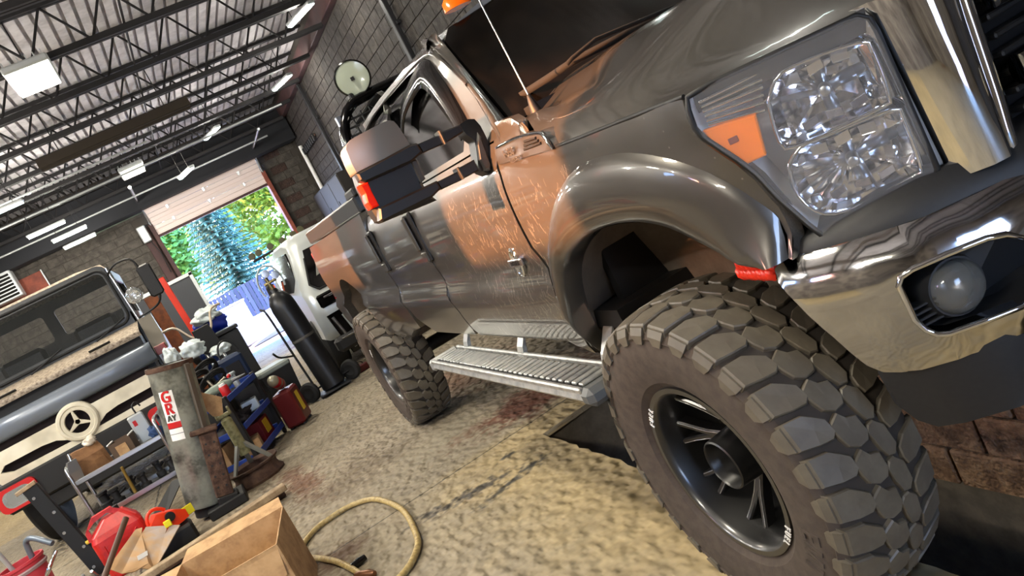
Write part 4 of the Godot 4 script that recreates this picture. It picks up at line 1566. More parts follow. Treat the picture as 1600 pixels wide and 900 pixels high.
# a cushioned face: a traced outline whose front swells
func pillow(px: Array, z: float, depth: float, swell: float) -> Shape:
	var sh := PlaneSheet.new()
	sh.p0 = Vector3(0, 0, z)
	var out := []
	var lo := Vector2(99, 99)
	var hi := -lo
	for i in range(0, px.size(), 2):
		var p := on_z(px[i], px[i + 1], z)
		out.append(Vector2(p.x, p.y))
		lo = lo.min(out[-1])
		hi = hi.max(out[-1])
	sh.mid = (lo + hi) / 2
	sh.size = (hi - lo).length() * 0.56
	sh.bulge = swell
	var s := Shape.new()
	s.skin(out, sh, 0.012, Vector3(0, 0, -depth))
	return s
func zslab(px: Array, z: float, depth: float, bevel := 0.004) -> Shape:
	var s := Shape.new()
	var face := []
	for i in range(0, px.size(), 2):
		face.append(on_z(px[i], px[i + 1], z))
	s.slab(face, Vector3(0, 0, -depth), bevel)
	return s

func truck_details():
	# towing mirror: painted cap, two telescoping arms, signal lamp
	var mz := -2.37
	var mir := Node3D.new()
	mir.name = "towing_mirror"
	truck_root.add_child(mir, true)
	mir.position = -world_space[truck_root]
	var blk := mat(Color(0.045, 0.045, 0.048), 0.42)
	obj("mirror_cap", pillow([540, 234, 541, 227, 546, 220, 560, 212, 596, 193, 606, 189, 614, 190, 620, 196, 632, 214, 640, 226, 632, 232, 557, 270, 549, 256], mz + 0.0, 0.10, 0.016), mat(Color(0.46, 0.45, 0.43), 0.35, 0.2), mir)
	obj("mirror_shell", zslab([556, 268, 640, 224, 652, 250, 664, 272, 660, 285, 676, 306, 684, 312, 600, 346, 592, 344, 580, 325, 563, 290], mz - 0.015, 0.075, 0.01), blk, mir)
	obj("upper_sleeve", zslab([557, 271, 640, 226, 652, 223, 661, 237, 645, 252, 572, 285, 563, 282], mz + 0.02, 0.04, 0.006), blk, mir)
	obj("lower_sleeve", zslab([592, 325, 683, 282, 690, 294, 676, 308, 600, 346, 594, 344], mz + 0.02, 0.04, 0.006), blk, mir)
	obj("arm", zslab([653, 225, 693, 207, 699, 222, 661, 239], mz + 0.012, 0.025, 0.003), blk, mir)
	obj("arm", zslab([683, 284, 715, 268, 722, 281, 690, 296], mz + 0.012, 0.025, 0.003), blk, mir)
	obj("collar", zslab([685, 204, 689, 203, 699, 223, 695, 225], mz + 0.03, 0.05, 0.002), m.paint_plain, mir)
	obj("collar", zslab([714, 262, 717, 260, 727, 278, 724, 280], mz + 0.03, 0.05, 0.002), m.paint_plain, mir)
	obj("pivot_block", zslab([690, 206, 719, 194, 725, 206, 699, 222], mz + 0.03, 0.05, 0.004), blk, mir)
	obj("pivot_block", zslab([717, 262, 741, 249, 749, 266, 725, 279], mz + 0.03, 0.05, 0.004), blk, mir)
	obj("mount", pillow([716, 196, 730, 187, 740, 187, 748, 198, 774, 258, 772, 268, 762, 272, 750, 268, 744, 258, 741, 240, 738, 222, 726, 212], mz - 0.01, 0.06, 0.025), blk, mir)
	obj("mount_cover", zslab([747, 206, 753, 214, 769, 258, 767, 266, 758, 266, 749, 250, 745, 226], mz + 0.022, 0.02, 0.006), m.paint_plain, mir)
	var am := mat(Color(1.0, 0.16, 0.02), 0.2)
	am.backlight_enabled = true
	am.backlight = Color(0.5, 0.1, 0.0)
	obj("signal_lamp", zslab([562, 289, 575, 284, 581, 299, 593, 321, 581, 326, 574, 317, 570, 303], mz + 0.012, 0.05, 0.004), am, mir)
	obj("mirror_brace", zslab([642, 252, 651, 249, 665, 279, 658, 286], mz - 0.005, 0.03, 0.003), m.paint_plain, mir)
	obj("mirror_glass", zslab([548, 252, 635, 215, 660, 285, 597, 338], mz - 0.095, 0.006, 0.0), m.chrome, mir)
	# vent badge on the wing
	var vp := sps([782, 256, 777, 238, 779, 229, 812, 213, 845, 205, 856, 212, 868, 231])
	part("vent_badge", flank(vp, 0.03, 0.008), m.paint_plain)
	var vent: MeshInstance3D = truck_root.get_child(truck_root.get_child_count() - 1)
	for k in 3:
		var s := Shape.new()
		var a := sp(824, 219 + k * 6)
		var b := sp(842 + k * 4, 213 + k * 4)
		s.tube([side3(a, 0.010), side3(b, 0.010)], 0.004, 6)
		obj("vent_slot", s, m.black, vent)
	var s2 := Shape.new()
	var rim := []
	for q in sps([779, 229, 812, 213, 845, 205, 856, 212, 868, 231]):
		rim.append(side3(q, 0.010))
	s2.tube(resample(rim, 20), [0.003] + filled(18, 0.005) + [0.002], 8)
	obj("vent_trim", s2, m.chrome, vent)
	var chrome_dull := mat(Color(0.75, 0.73, 0.7), 0.2, 0.9)
	var q0 := sp(801, 235)
	var along := (side3(sp(860, 212)) - side3(sp(782, 247))).normalized()
	text(vent, "lettering", "F-350", frame_at(side3(q0, 0.014), along, Vector3.UP), 0.022, chrome_dull, 0.005)
	q0 = sp(812, 245)
	text(vent, "lettering", "SUPER DUTY", frame_at(side3(q0, 0.014), along, Vector3.UP), 0.010, chrome_dull, 0.004)
	# oval door emblem with a name bar
	s2 = Shape.new()
	var ec := side3(sp(811, 408), 0.006)
	s2.lathe([[0.0, 0.004], [0.034, 0.004], [0.04, 0.008], [0.046, 0.004], [0.046, -0.006]], Transform3D(Basis(Vector3(0, 0, 1) * 0.72, Vector3(-1, 0, 0), Vector3(0, 1, 0) * 1.15), ec), 28)
	var em := part("door_emblem", s2, m.chrome)
	s2 = Shape.new()
	s2.box(ec + Vector3(-0.008, 0.0, 0.004), Vector3(0.008, 0.026, 0.115), 0.002)
	obj("name_bar", s2, m.bright_steel, em)
	text(em, "lettering", "POWER", frame_at(ec + Vector3(-0.013, 0, 0.004), Vector3(0, 0, 1), Vector3.UP), 0.015, m.black, 0.002)
	# door handles
	for hx in [[641, 345, 672, 397], [582, 372, 607, 414]]:
		var a := sp(hx[0], hx[1])
		var b := sp(hx[2], hx[3])
		var zc := (a.x + b.x) / 2
		s2 = Shape.new()
		s2.box(Vector3(side_x(1.27, zc) - 0.002, 1.265, zc), Vector3(0.02, 0.235, 0.075), 0.008)
		var plate := both("door_handle", s2, blk)
		s2 = Shape.new()
		s2.box(Vector3(side_x(1.27, zc) - 0.022, 1.29, zc - 0.012), Vector3(0.02, 0.165, 0.034), 0.008)
		obj("grip", s2, m.paint_plain, plate)
		s2 = Shape.new()
		s2.box(Vector3(side_x(1.27, zc) - 0.014, 1.175, zc), Vector3(0.014, 0.05, 0.062), 0.006)
		obj("key_plate", s2, m.paint_plain, plate)
	# door gap mouldings: bright drip rail over the doors
	s2 = Shape.new()
	var rail := []
	for q in [Vector2(-2.5, 1.66), Vector2(-2.72, 1.79), Vector2(-2.95, 1.868), Vector2(-3.4, 1.878), Vector2(-3.9, 1.868), Vector2(-4.15, 1.83)]:
		rail.append(side3(q, 0.006))
	s2.tube(resample(rail, 24), 0.006, 6)
	both("drip_rail", s2, m.paint_plain)
	# running board with a slotted tread, end caps and brackets
	var inner := on_y(705, 548, 0.635)
	var board := Node3D.new()
	board.name = "running_board"
	truck_root.add_child(board, true)
	board.position = -world_space[truck_root]
	var x0 := 0.815
	var x1 := 0.945
	var yb := 0.69
	var z0 := -3.84
	var z1 := -2.19
	s2 = Shape.new()
	s2.loft([[Vector3(x0, yb - 0.012, z0), Vector3(x0 - 0.008, yb - 0.03, z0), Vector3(x0 + 0.004, yb - 0.045, z0), Vector3(x1, yb - 0.045, z0), Vector3(x1, yb - 0.004, z0), Vector3(x0 + 0.02, yb - 0.002, z0)], [Vector3(x0, yb - 0.012, z1), Vector3(x0 - 0.008, yb - 0.03, z1), Vector3(x0 + 0.004, yb - 0.045, z1), Vector3(x1, yb - 0.045, z1), Vector3(x1, yb - 0.004, z1), Vector3(x0 + 0.02, yb - 0.002, z1)]], true, true, true)
	obj("step_body", s2, m.galvanised, board)
	var rib := Shape.new()
	rib.box(Vector3.ZERO, Vector3(0.1, 0.01, 0.032), 0.003)
	var rib_mesh := rib.mesh()
	var slot := Shape.new()
	slot.box(Vector3((x0 + x1) / 2 + 0.005, yb - 0.002, (z0 + z1) / 2), Vector3(0.106, 0.004, z1 - z0 - 0.06))
	obj("slot_bed", slot, m.black, board)
	var zz := z0 + 0.05
	while zz < z1 - 0.04:
		var gapless := zz > -3.45 and zz < -3.2
		put("tread_rib", rib_mesh, m.galvanised, board, Transform3D(Basis(), Vector3((x0 + x1) / 2 + 0.005, yb + 0.004, zz)))
		zz += 0.0325 if gapless else 0.05
	for e in [[x0 - 0.012], [x1 + 0.004]]:
		s2 = Shape.new()
		s2.box(Vector3(e[0] + 0.012, yb + 0.0, (z0 + z1) / 2), Vector3(0.018, 0.02, z1 - z0), 0.005)
		obj("edge_rail", s2, m.galvanised, board)
	for e in [z0 - 0.012, z1 + 0.03]:
		s2 = Shape.new()
		s2.box(Vector3((x0 + x1) / 2, yb - 0.02, e), Vector3(x1 - x0 + 0.03, 0.06, 0.03 if e < -3 else 0.07), 0.018)
		obj("end_cap", s2, m.galvanised if e < -3 else mat(Color(0.3, 0.31, 0.31), 0.5), board)
	for bz in [-3.68, -2.98, -2.26]:
		s2 = Shape.new()
		s2.loft([rect(Vector3(1.02, 0.80, bz), Vector3(0, 0, 0.03), Vector3(0.01, 0.01, 0)), rect(Vector3(0.975, 0.73, bz), Vector3(0, 0, 0.03), Vector3(0.012, 0.008, 0)), rect(Vector3(0.965, 0.70, bz), Vector3(0, 0, 0.03), Vector3(0.012, 0.006, 0)), rect(Vector3(0.95, 0.655, bz), Vector3(0, 0, 0.03), Vector3(0.012, 0, 0))], true, true, true)
		obj("bracket", s2, m.galvanised, board)
	# wiper and aerial
	s2 = Shape.new()
	var w := []
	for q in [[803, 156, -2.42], [858, 121, -2.2], [893, 98, -2.05], [980, 52, -2.12], [1060, 15, -2.1]]:
		w.append(on_z(q[0], q[1], q[2]))
	s2.tube(w, 0.012, 6)
	var matt := mat(Color(0.015, 0.015, 0.015), 0.9)
	var wiper := part("wiper", s2, matt)
	s2 = Shape.new()
	s2.tube([on_z(886, 100, -2.03), on_z(893, 92, -2.02), on_z(930, 62, -2.05), on_z(1060, 8, -2.07)], 0.007, 6)
	obj("wiper_arm", s2, matt, wiper)
	s2 = Shape.new()
	var base := Vector3(1.06, 1.472, -2.13)
	var up := on_z(738, -20, -2.16)
	s2.lathe([[0.018, 0.0], [0.014, 0.02], [0.006, 0.05], [0.0, 0.055]], Transform3D(Basis(), base), 12)
	var aer := part("aerial", s2, m.black)
	s2 = Shape.new()
	s2.tube([base + Vector3(0, 0.04, 0), up], [0.0035, 0.002], 6)
	obj("aerial_rod", s2, m.bright_steel, aer)
	# amber cab marker lamp at the roof edge
	var mk := on_y(712, 4, 1.965)
	s2 = Shape.new()
	s2.loft([arc(mk + Vector3(0, -0.02, 0), Vector3(0.055, 0, 0), Vector3(0, 0, 0.04), 0, TAU * 15 / 16, 16), arc(mk + Vector3(0, 0.012, -0.004), Vector3(0.05, 0, 0), Vector3(0, 0, 0.034), 0, TAU * 15 / 16, 16), arc(mk + Vector3(0, 0.03, -0.012), Vector3(0.03, 0, 0), Vector3(0, 0, 0.018), 0, TAU * 15 / 16, 16)], true, true)
	part("cab_marker_lamp", s2, mat(Color(0.95, 0.4, 0.04), 0.2))
	# headache rack behind the cab with a mesh screen and a round lamp
	var rack := Node3D.new()
	rack.name = "headache_rack"
	truck_root.add_child(rack, true)
	rack.position = -world_space[truck_root]
	var rz := -4.42
	s2 = Shape.new()
	for sgn in [-1, 1]:
		s2.tube(resample([Vector3(CX + sgn * 0.86, 1.58, rz), Vector3(CX + sgn * 0.84, 1.85, rz), Vector3(CX + sgn * 0.76, 2.0, rz), Vector3(CX + sgn * 0.6, 2.04, rz), Vector3(CX, 2.04, rz)], 20), 0.03, 10)
	obj("hoop", s2, m.black_gloss, rack)
	s2 = Shape.new()
	s2.box(Vector3(1.07, 1.6, rz), Vector3(0.2, 0.05, 0.22), 0.01)
	s2.box(Vector3(2 * CX - 1.07, 1.6, rz), Vector3(0.2, 0.05, 0.22), 0.01)
	obj("foot", s2, m.black_plastic, rack)
	s2 = Shape.new()
	for k in 9:
		s2.tube([Vector3(1.14, 1.62 + k * 0.042, rz), Vector3(2 * CX - 1.14, 1.62 + k * 0.042, rz)], 0.006, 5)
	for k in 30:
		s2.tube([Vector3(1.14 + k * 0.055, 1.62, rz), Vector3(1.14 + k * 0.055, 1.98, rz)], 0.005, 5)
	tag(obj("mesh_screen", s2, m.black, rack), "", "", "", "stuff")
	s2 = Shape.new()
	s2.box(Vector3(1.12, 1.8, rz), Vector3(0.03, 0.4, 0.03), 0.004)
	obj("screen_edge", s2, m.bright_steel, rack)
	var lc := on_z(551, 122, -4.40)
	var face := (EYE - lc + Vector3(-0.6, -0.5, 0)).normalized()
	var lx := frame_at(lc, Vector3.UP.cross(face), Vector3.UP)
	lx = Transform3D(Basis(lx.basis.x, face, lx.basis.x.cross(face)), lc)
	var spot := Node3D.new()
	spot.name = "round_lamp"
	truck_root.add_child(spot, true)
	spot.position = -world_space[truck_root]
	s2 = Shape.new()
	s2.lathe([[0.0, -0.09], [0.05, -0.085], [0.085, -0.05], [0.097, -0.01], [0.1, 0.012], [0.094, 0.016], [0.09, 0.008]], lx, 32)
	obj("housing", s2, m.black_gloss, spot)
	s2 = Shape.new()
	s2.lathe([[0.09, 0.006], [0.06, -0.03], [0.02, -0.045], [0.0, -0.046]], lx, 28)
	obj("reflector", s2, mat(Color(0.8, 0.82, 0.76), 0.25, 0.7), spot)
	s2 = Shape.new()
	s2.lathe([[0.091, 0.008], [0.06, 0.016], [0.0, 0.02]], lx, 28)
	obj("lens", s2, glass(Color(0.8, 0.84, 0.76), 0.45, 0.15), spot)
	s2 = Shape.new()
	s2.box(lx * Vector3(0, 0.022, 0), Vector3(0.02, 0.003, 0.02), 0.0, lx.basis)
	obj("lens_mark", s2, m.black, spot)
	s2 = Shape.new()
	s2.tube([lc - face * 0.05, Vector3(lc.x + 0.03, lc.y - 0.11, lc.z - 0.03), Vector3(lc.x + 0.1, 2.04, rz)], 0.014, 8)
	s2.box(lc + Vector3(-0.05, -0.1, -0.03), Vector3(0.03, 0.07, 0.05), 0.008)
	obj("bracket", s2, m.black, spot)

func filled(n: int, v: float) -> Array:
	var a := []
	for i in n:
		a.append(v)
	return a
func rect(c: Vector3, a: Vector3, b: Vector3) -> Array:
	return [c - a - b, c + a - b, c + a + b, c - a + b]

var tread_meshes := []
func wheel(c: Vector3, shown: bool):
	var out := -1.0 if c.x < CX else 1.0
	# wheel frame: local y points out of the truck
	var b := Basis(Vector3(0, 0, 1), Vector3(out, 0, 0), Vector3(0, 0, 1).cross(Vector3(out, 0, 0)))
	var at := Transform3D(b, c)
	var s := Shape.new()
	var half := [[0.243, 0.10], [0.247, 0.118], [0.262, 0.128], [0.268, 0.136], [0.30, 0.145], [0.345, 0.150], [0.38, 0.147], [0.395, 0.143], [0.402, 0.147], [0.418, 0.138], [0.426, 0.126], [0.433, 0.10], [0.438, 0.05], [0.439, 0.0]]
	var prof := half.duplicate()
	for k in range(half.size() - 2, -1, -1):
		prof.append([half[k][0], -half[k][1]])
	s.lathe(prof, Transform3D.IDENTITY, 72)
	var tyre := obj("tyre", s, m.tyre, truck_root, at)
	s = Shape.new()
	s.lathe([[0.424, 0.132], [0.431, 0.12], [0.4345, 0.10], [0.4395, 0.05], [0.4405, 0.0], [0.4395, -0.05], [0.4345, -0.10], [0.431, -0.12], [0.424, -0.132]], Transform3D.IDENTITY, 72)
	obj("tread_base", s, mat(Color(0.19, 0.165, 0.14), 0.85), tyre)
	if tread_meshes.is_empty():
		make_treads()
	if shown:
		for row in 4:
			for k in 32:
				var a: float = TAU * (k + [0.0, 0.55, 0.2, 0.7][row]) / 32
				put("tread_block", tread_meshes[row], m.tread, tyre, Transform3D(Basis(Vector3.UP, -a), Vector3.ZERO))
	var rim := Shape.new()
	rim.lathe([[0.243, 0.09], [0.2475, 0.118], [0.246, 0.126], [0.232, 0.126], [0.226, 0.121], [0.222, 0.105], [0.218, 0.03], [0.212, -0.04], [0.205, -0.06], [0.0, -0.06]], Transform3D.IDENTITY, 64)
	var r := obj("rim", rim, m.rim, truck_root, at)
	s = Shape.new()
	s.lathe([[0.078, -0.06], [0.074, 0.02], [0.07, 0.095], [0.066, 0.098], [0.062, 0.092], [0.058, 0.03], [0.05, 0.02], [0.0, 0.018]], Transform3D.IDENTITY, 36)
	obj("hub", s, mat(Color(0.08, 0.08, 0.08), 0.35), r)
	for k in 8:
		var a := TAU * k / 8 + 0.2
		s = Shape.new()
		for f in [-1, 1]:
			var rings := []
			for q in [[0.065, -0.005, 0.0, 0.015], [0.10, 0.006, 0.01, 0.013], [0.14, 0.022, 0.05, 0.009], [0.18, 0.038, 0.10, 0.008], [0.219, 0.056, 0.14, 0.008]]:
				var ang: float = a + q[2] * f
				var p := Vector3(cos(ang) * q[0], q[1], sin(ang) * q[0])
				var sd: Vector3 = Vector3(-sin(ang), 0, cos(ang)) * q[3]
				rings.append([p - sd + Vector3(0, -0.03, 0), p - sd, p - sd * 0.5 + Vector3(0, 0.006, 0), p + sd * 0.5 + Vector3(0, 0.006, 0), p + sd, p + sd + Vector3(0, -0.03, 0)])
			s.loft(rings, true, true, true)
		obj("spoke", s, m.rim, r)
		if shown:
			s = Shape.new()
			for f in [-1, 1]:
				var edge := []
				for q in [[0.1, 0.0125, 0.01, 0.013], [0.14, 0.0285, 0.05, 0.009], [0.18, 0.0445, 0.10, 0.008], [0.216, 0.061, 0.137, 0.008]]:
					var ang: float = a + q[2] * f
					edge.append(Vector3(cos(ang) * q[0], q[1] - 0.001, sin(ang) * q[0]) + Vector3(-sin(ang), 0, cos(ang)) * q[3] * 0.6 * f)
				s.tube(edge, 0.0016, 5)
			put("milled_edge", s.mesh(), m.bright_steel, r)
	if shown:
		# cast lettering on the rim lip, and raised on the tyre wall
		var light := mat(Color(0.85, 0.85, 0.85), 0.4)
		for start in [3.62, 3.62 + PI]:
			for i in 4:
				var a: float = start + i * 0.085
				letter(r, "FUEL"[i], a, 0.2385, 0.1265, 0.017, light)
		var word := "EMT 300"
		for i in word.length():
			if word[i] != " ":
				letter(tyre, word[i], 0.25 + i * 0.16, 0.335, 0.1495, 0.05, m.tyre)

# one letter on the face of a wheel at angle a, its foot towards the hub
func letter(parent: Node3D, ch: String, a: float, r: float, t: float, h: float, material: Material):
	var radial := Vector3(cos(a), 0, sin(a))
	var along := Vector3(0, 1, 0).cross(radial)
	var at := Transform3D(Basis(-along, radial, (-along).cross(radial)), radial * r + Vector3(0, t, 0))
	if at.basis.z.y < 0:
		at.basis = Basis(along, radial, along.cross(radial))
	text(parent, "letter", ch, at, h, material, 0.003)

func make_treads():
	# outlines as (across the tread, along it); the pitch is 0.088 m
	var rows := [
		[Vector2(0.134, -0.037), Vector2(0.134, 0.028), Vector2(0.094, 0.040), Vector2(0.062, 0.045), Vector2(0.048, 0.034), Vector2(0.052, 0.004), Vector2(0.070, -0.012), Vector2(0.090, -0.029)],
		[Vector2(0.052, -0.026), Vector2(0.048, 0.004), Vector2(0.040, 0.028), Vector2(0.018, 0.042), Vector2(-0.006, 0.040), Vector2(-0.016, 0.024), Vector2(-0.012, -0.014), Vector2(0.010, -0.022), Vector2(0.022, -0.040)],
		[Vector2(-0.014, -0.030), Vector2(-0.022, 0.012), Vector2(-0.030, 0.036), Vector2(-0.048, 0.042), Vector2(-0.062, 0.026), Vector2(-0.058, -0.022), Vector2(-0.040, -0.042), Vector2(-0.024, -0.040)],
		[Vector2(-0.134, -0.033), Vector2(-0.134, 0.023), Vector2(-0.094, 0.036), Vector2(-0.070, 0.036), Vector2(-0.064, 0.018), Vector2(-0.066, -0.006), Vector2(-0.090, -0.022)]]
	for row in rows:
		var s := Shape.new()
		var c := Vector2.ZERO
		for p in row:
			c += p
		c /= row.size()
		var rings := []
		for lv in [[0.428, 1.12], [0.449, 1.06], [0.4525, 0.98]]:
			var ring := []
			for p in row:
				var q: Vector2 = c + (p - c) * lv[1]
				# tyres are crowned: the shoulders sit lower
				var rr: float = lv[0] - 0.014 * pow(absf(q.x) / 0.134, 3.0)
				var ang := q.y / 0.45
				ring.append(Vector3(rr * cos(ang), q.x, rr * sin(ang)))
			rings.append(ring)
		s.loft(rings, true, true, true)
		if absf(c.x) > 0.08:
			var sg := signf(c.x)
			s.loft([rect(Vector3(0.430, 0.132 * sg, -0.004), Vector3(0, 0.009, 0), Vector3(0, 0, 0.029)), rect(Vector3(0.412, 0.143 * sg, -0.006), Vector3(0, 0.007, 0), Vector3(0, 0, 0.027)), rect(Vector3(0.388, 0.145 * sg, -0.008), Vector3(0, 0.006, 0), Vector3(0, 0, 0.014))], true, true, true)
		tread_meshes.append(s.mesh())

# ---------- the old lorry on the left ----------
class FrontSheet extends Sheet:
	var z := 0.0
	func at(p: Vector2) -> Vector3:
		return Vector3(p.x, p.y, z)
func front_sheet(outline: Array, z: float, holes := [], cell := 0.12, back := 0.03) -> Shape:
	var sh := FrontSheet.new()
	sh.z = z
	var s := Shape.new()
	s.skin(outline, sh, cell, Vector3(0, 0, -back), holes)
	return s
# rounded rectangle in the plane, corner radius r
func round_rect(x0: float, y0: float, x1: float, y1: float, r: float, n := 5) -> Array:
	var out := []
	for c in [[x1 - r, y0 + r, -PI / 2], [x1 - r, y1 - r, 0.0], [x0 + r, y1 - r, PI / 2], [x0 + r, y0 + r, PI]]:
		for i in n:
			var a: float = c[2] + PI / 2 * i / (n - 1)
			out.append(Vector2(c[0] + r * cos(a), c[1] + r * sin(a)))
	return out

func lorry():
	var cx := -1.473
	var cream := grained([Color(0.74, 0.71, 0.62), Color(0.82, 0.79, 0.70), Color(0.86, 0.84, 0.76)], 121, 0.015, 0.5, 0.6, 0.0, 0.0, 0.01)
	var aged := grained([Color(0.34, 0.28, 0.23), Color(0.5, 0.45, 0.39), Color(0.6, 0.55, 0.48), Color(0.66, 0.61, 0.54)], 122, 0.04, 0.7, 2.0, 0.0, 0.0, 0.08)
	var body := mat(Color(0.16, 0.165, 0.165), 0.35)
	var slate := mat(Color(0.42, 0.45, 0.49), 0.3, 0.2)
	var t := thing("old_lorry", "old cab lorry with cream star grille and red rimmed headlamps facing the pickup bay", "lorry", Vector3(cx, 0, -10.5), 0, "", true)
	# cab shell: screen frame, sides, roof, rear wall with two windows
	var ws := round_rect(cx - 0.86, 1.70, cx + 0.86, 2.34, 0.10)
	obj("screen_frame", front_sheet(round_rect(cx - 0.91, 1.6, cx + 0.91, 2.39, 0.13), -9.9, [round_rect(cx - 0.83, 1.74, cx + 0.83, 2.31, 0.08)], 0.12, 0.05), body, t)
	var gl := mat(Color(0.3, 0.32, 0.32, 0.22), 0.03)
	gl.transparency = BaseMaterial3D.TRANSPARENCY_ALPHA
	obj("windscreen", front_sheet(round_rect(cx - 0.84, 1.73, cx + 0.84, 2.32, 0.08), -9.92, [], 0.3, 0.004), gl, t)
	var s := Shape.new()
	s.tube(resample_loop(ws, -9.885), 0.016, 6, false, true)
	obj("screen_seal", s, m.rubber, t)
	s = Shape.new()
	var rings := []
	for z in [-9.9, -9.98, -11.3, -11.4]:
		var e := 0.03 if z > -9.95 or z < -11.35 else 0.0
		rings.append([Vector3(cx - 0.91 + e, 2.3, z), Vector3(cx - 0.86, 2.39 - e, z), Vector3(cx - 0.6, 2.42 - e, z), Vector3(cx + 0.6, 2.42 - e, z), Vector3(cx + 0.86, 2.39 - e, z), Vector3(cx + 0.91 - e, 2.3, z)])
	s.loft(rings, false, false)
	obj("cab_roof", s, aged, t)
	for sg in [-1, 1]:
		s = Shape.new()
		s.box(Vector3(cx + sg * 0.89, 1.45, -10.65), Vector3(0.04, 0.7, 1.5), 0.01)
		s.box(Vector3(cx + sg * 0.89, 2.25, -10.65), Vector3(0.04, 0.14, 1.5), 0.01)
		s.box(Vector3(cx + sg * 0.89, 2.0, -10.0), Vector3(0.04, 0.5, 0.1), 0.01)
		s.box(Vector3(cx + sg * 0.89, 2.0, -11.3), Vector3(0.04, 0.5, 0.1), 0.01)
		obj("cab_side", s, body, t)
	obj("cab_rear", front_sheet(round_rect(cx - 0.9, 1.1, cx + 0.9, 2.39, 0.05), -11.38, [round_rect(cx + 0.05, 1.93, cx + 0.77, 2.27, 0.04), round_rect(cx - 0.77, 1.93, cx - 0.09, 2.27, 0.04)], 0.2), m.black, t)
	for sg in [-1, 1]:
		s = Shape.new()
		s.box(Vector3(cx + sg * 0.42, 1.62, -10.9), Vector3(0.5, 0.62, 0.14), 0.05)
		s.box(Vector3(cx + sg * 0.42, 1.35, -10.65), Vector3(0.5, 0.14, 0.5), 0.04)
		obj("seat", s, m.black, t)
	# scuttle strip, bonnet panel, grille
	s = Shape.new()
	rings = []
	for q in [[1.5, -9.31], [1.54, -9.29], [1.565, -9.35], [1.60, -9.55], [1.66, -9.9]]:
		rings.append([Vector3(cx - 0.9, q[0], q[1]), Vector3(cx - 0.3, q[0] + 0.004, q[1]), Vector3(cx + 0.3, q[0] + 0.004, q[1]), Vector3(cx + 0.9, q[0], q[1])])
	s.loft(rings, false, false)
	var scut := obj("scuttle", s, aged, t)
	for vx in [-0.45, 0.5]:
		s = Shape.new()
		s.box(Vector3(cx + vx, 1.585, -9.33), Vector3(0.22, 0.012, 0.04), 0.004, Basis(Vector3.RIGHT, -0.5))
		obj("vent_slot", s, m.black, scut)
	s = Shape.new()
	s.box(Vector3(cx, 1.2, -9.65), Vector3(1.74, 0.62, 0.5))
	obj("engine_cover", s, m.black, t)
	s = Shape.new()
	rings = []
	for q in [[1.19, -9.27], [1.20, -9.2], [1.23, -9.17], [1.33, -9.17], [1.385, -9.19], [1.405, -9.25], [1.40, -9.34]]:
		rings.append([Vector3(cx - 0.92, q[0], q[1] - 0.1), Vector3(cx - 0.86, q[0], q[1] - 0.02), Vector3(cx - 0.4, q[0], q[1]), Vector3(cx + 0.4, q[0], q[1]), Vector3(cx + 0.86, q[0], q[1] - 0.02), Vector3(cx + 0.92, q[0], q[1] - 0.1)])
	s.loft(rings, false, false)
	obj("bonnet_panel", s, slate, t)
	# cream bars that swell round the star, closed at both ends
	var up := round_rect(cx - 0.86, 0.80, cx + 0.86, 1.122, 0.08)
	var gap_r := []
	var gap_l := []
	for q in [[0.19, 0.93], [0.74, 0.935], [0.78, 0.955], [0.74, 0.978], [0.3, 0.972], [0.22, 0.955]]:
		gap_r.append(Vector2(cx + q[0], q[1]))
		gap_l.append(Vector2(cx - q[0], q[1]))
	# two tall slots: between bars and the swelling, as wide as the photo shows
	gap_r = [Vector2(cx + 0.10, 0.885), Vector2(cx + 0.70, 0.895), Vector2(cx + 0.80, 0.94), Vector2(cx + 0.74, 0.988), Vector2(cx + 0.38, 0.984), Vector2(cx + 0.25, 0.965), Vector2(cx + 0.19, 0.93)]
	gap_l = []
	for k in range(gap_r.size() - 1, -1, -1):
		gap_l.append(Vector2(2 * cx - gap_r[k].x, gap_r[k].y))
	var star_c := Vector2(cx, 1.0)
	var ring_hole := []
	for i in 28:
		ring_hole.append(star_c + Vector2(cos(TAU * i / 28), sin(TAU * i / 28)) * 0.16)
	var gr := obj("grille", front_sheet(up, -9.17, [gap_r, gap_l, ring_hole], 0.08, 0.05), cream, t)
	s = Shape.new()
	var yy := 1.03
	var face := Transform3D(Basis(Vector3.RIGHT, PI / 2), Vector3(cx, yy, -9.15))
	s.lathe([[0.2, -0.05], [0.196, -0.005], [0.18, 0.012], [0.158, 0.014], [0.15, 0.006], [0.118, 0.006], [0.114, 0.0], [0.114, -0.03]], face, 40)
	var em := obj("star_ring", s, cream, gr)
	s = Shape.new()
	for k in 3:
		var a := PI / 2 + TAU * k / 3
		var d := Vector3(cos(a), sin(a), 0)
		var w := Vector3(-sin(a), cos(a), 0)
		var c := Vector3(cx, yy, -9.147)
		s.slab([c - d * 0.02 - w * 0.02, c + d * 0.0 - w * 0.027, c + d * 0.12 - w * 0.009, c + d * 0.12 + w * 0.009, c + d * 0.0 + w * 0.027, c - d * 0.02 + w * 0.02], Vector3(0, 0, -0.02), 0.003)
	obj("star", s, cream, em)
	s = Shape.new()
	s.box(Vector3(cx, 1.0, -9.3), Vector3(1.6, 0.4, 0.02))
	obj("radiator", s, mat(Color(0.1, 0.03, 0.03), 0.8), t)
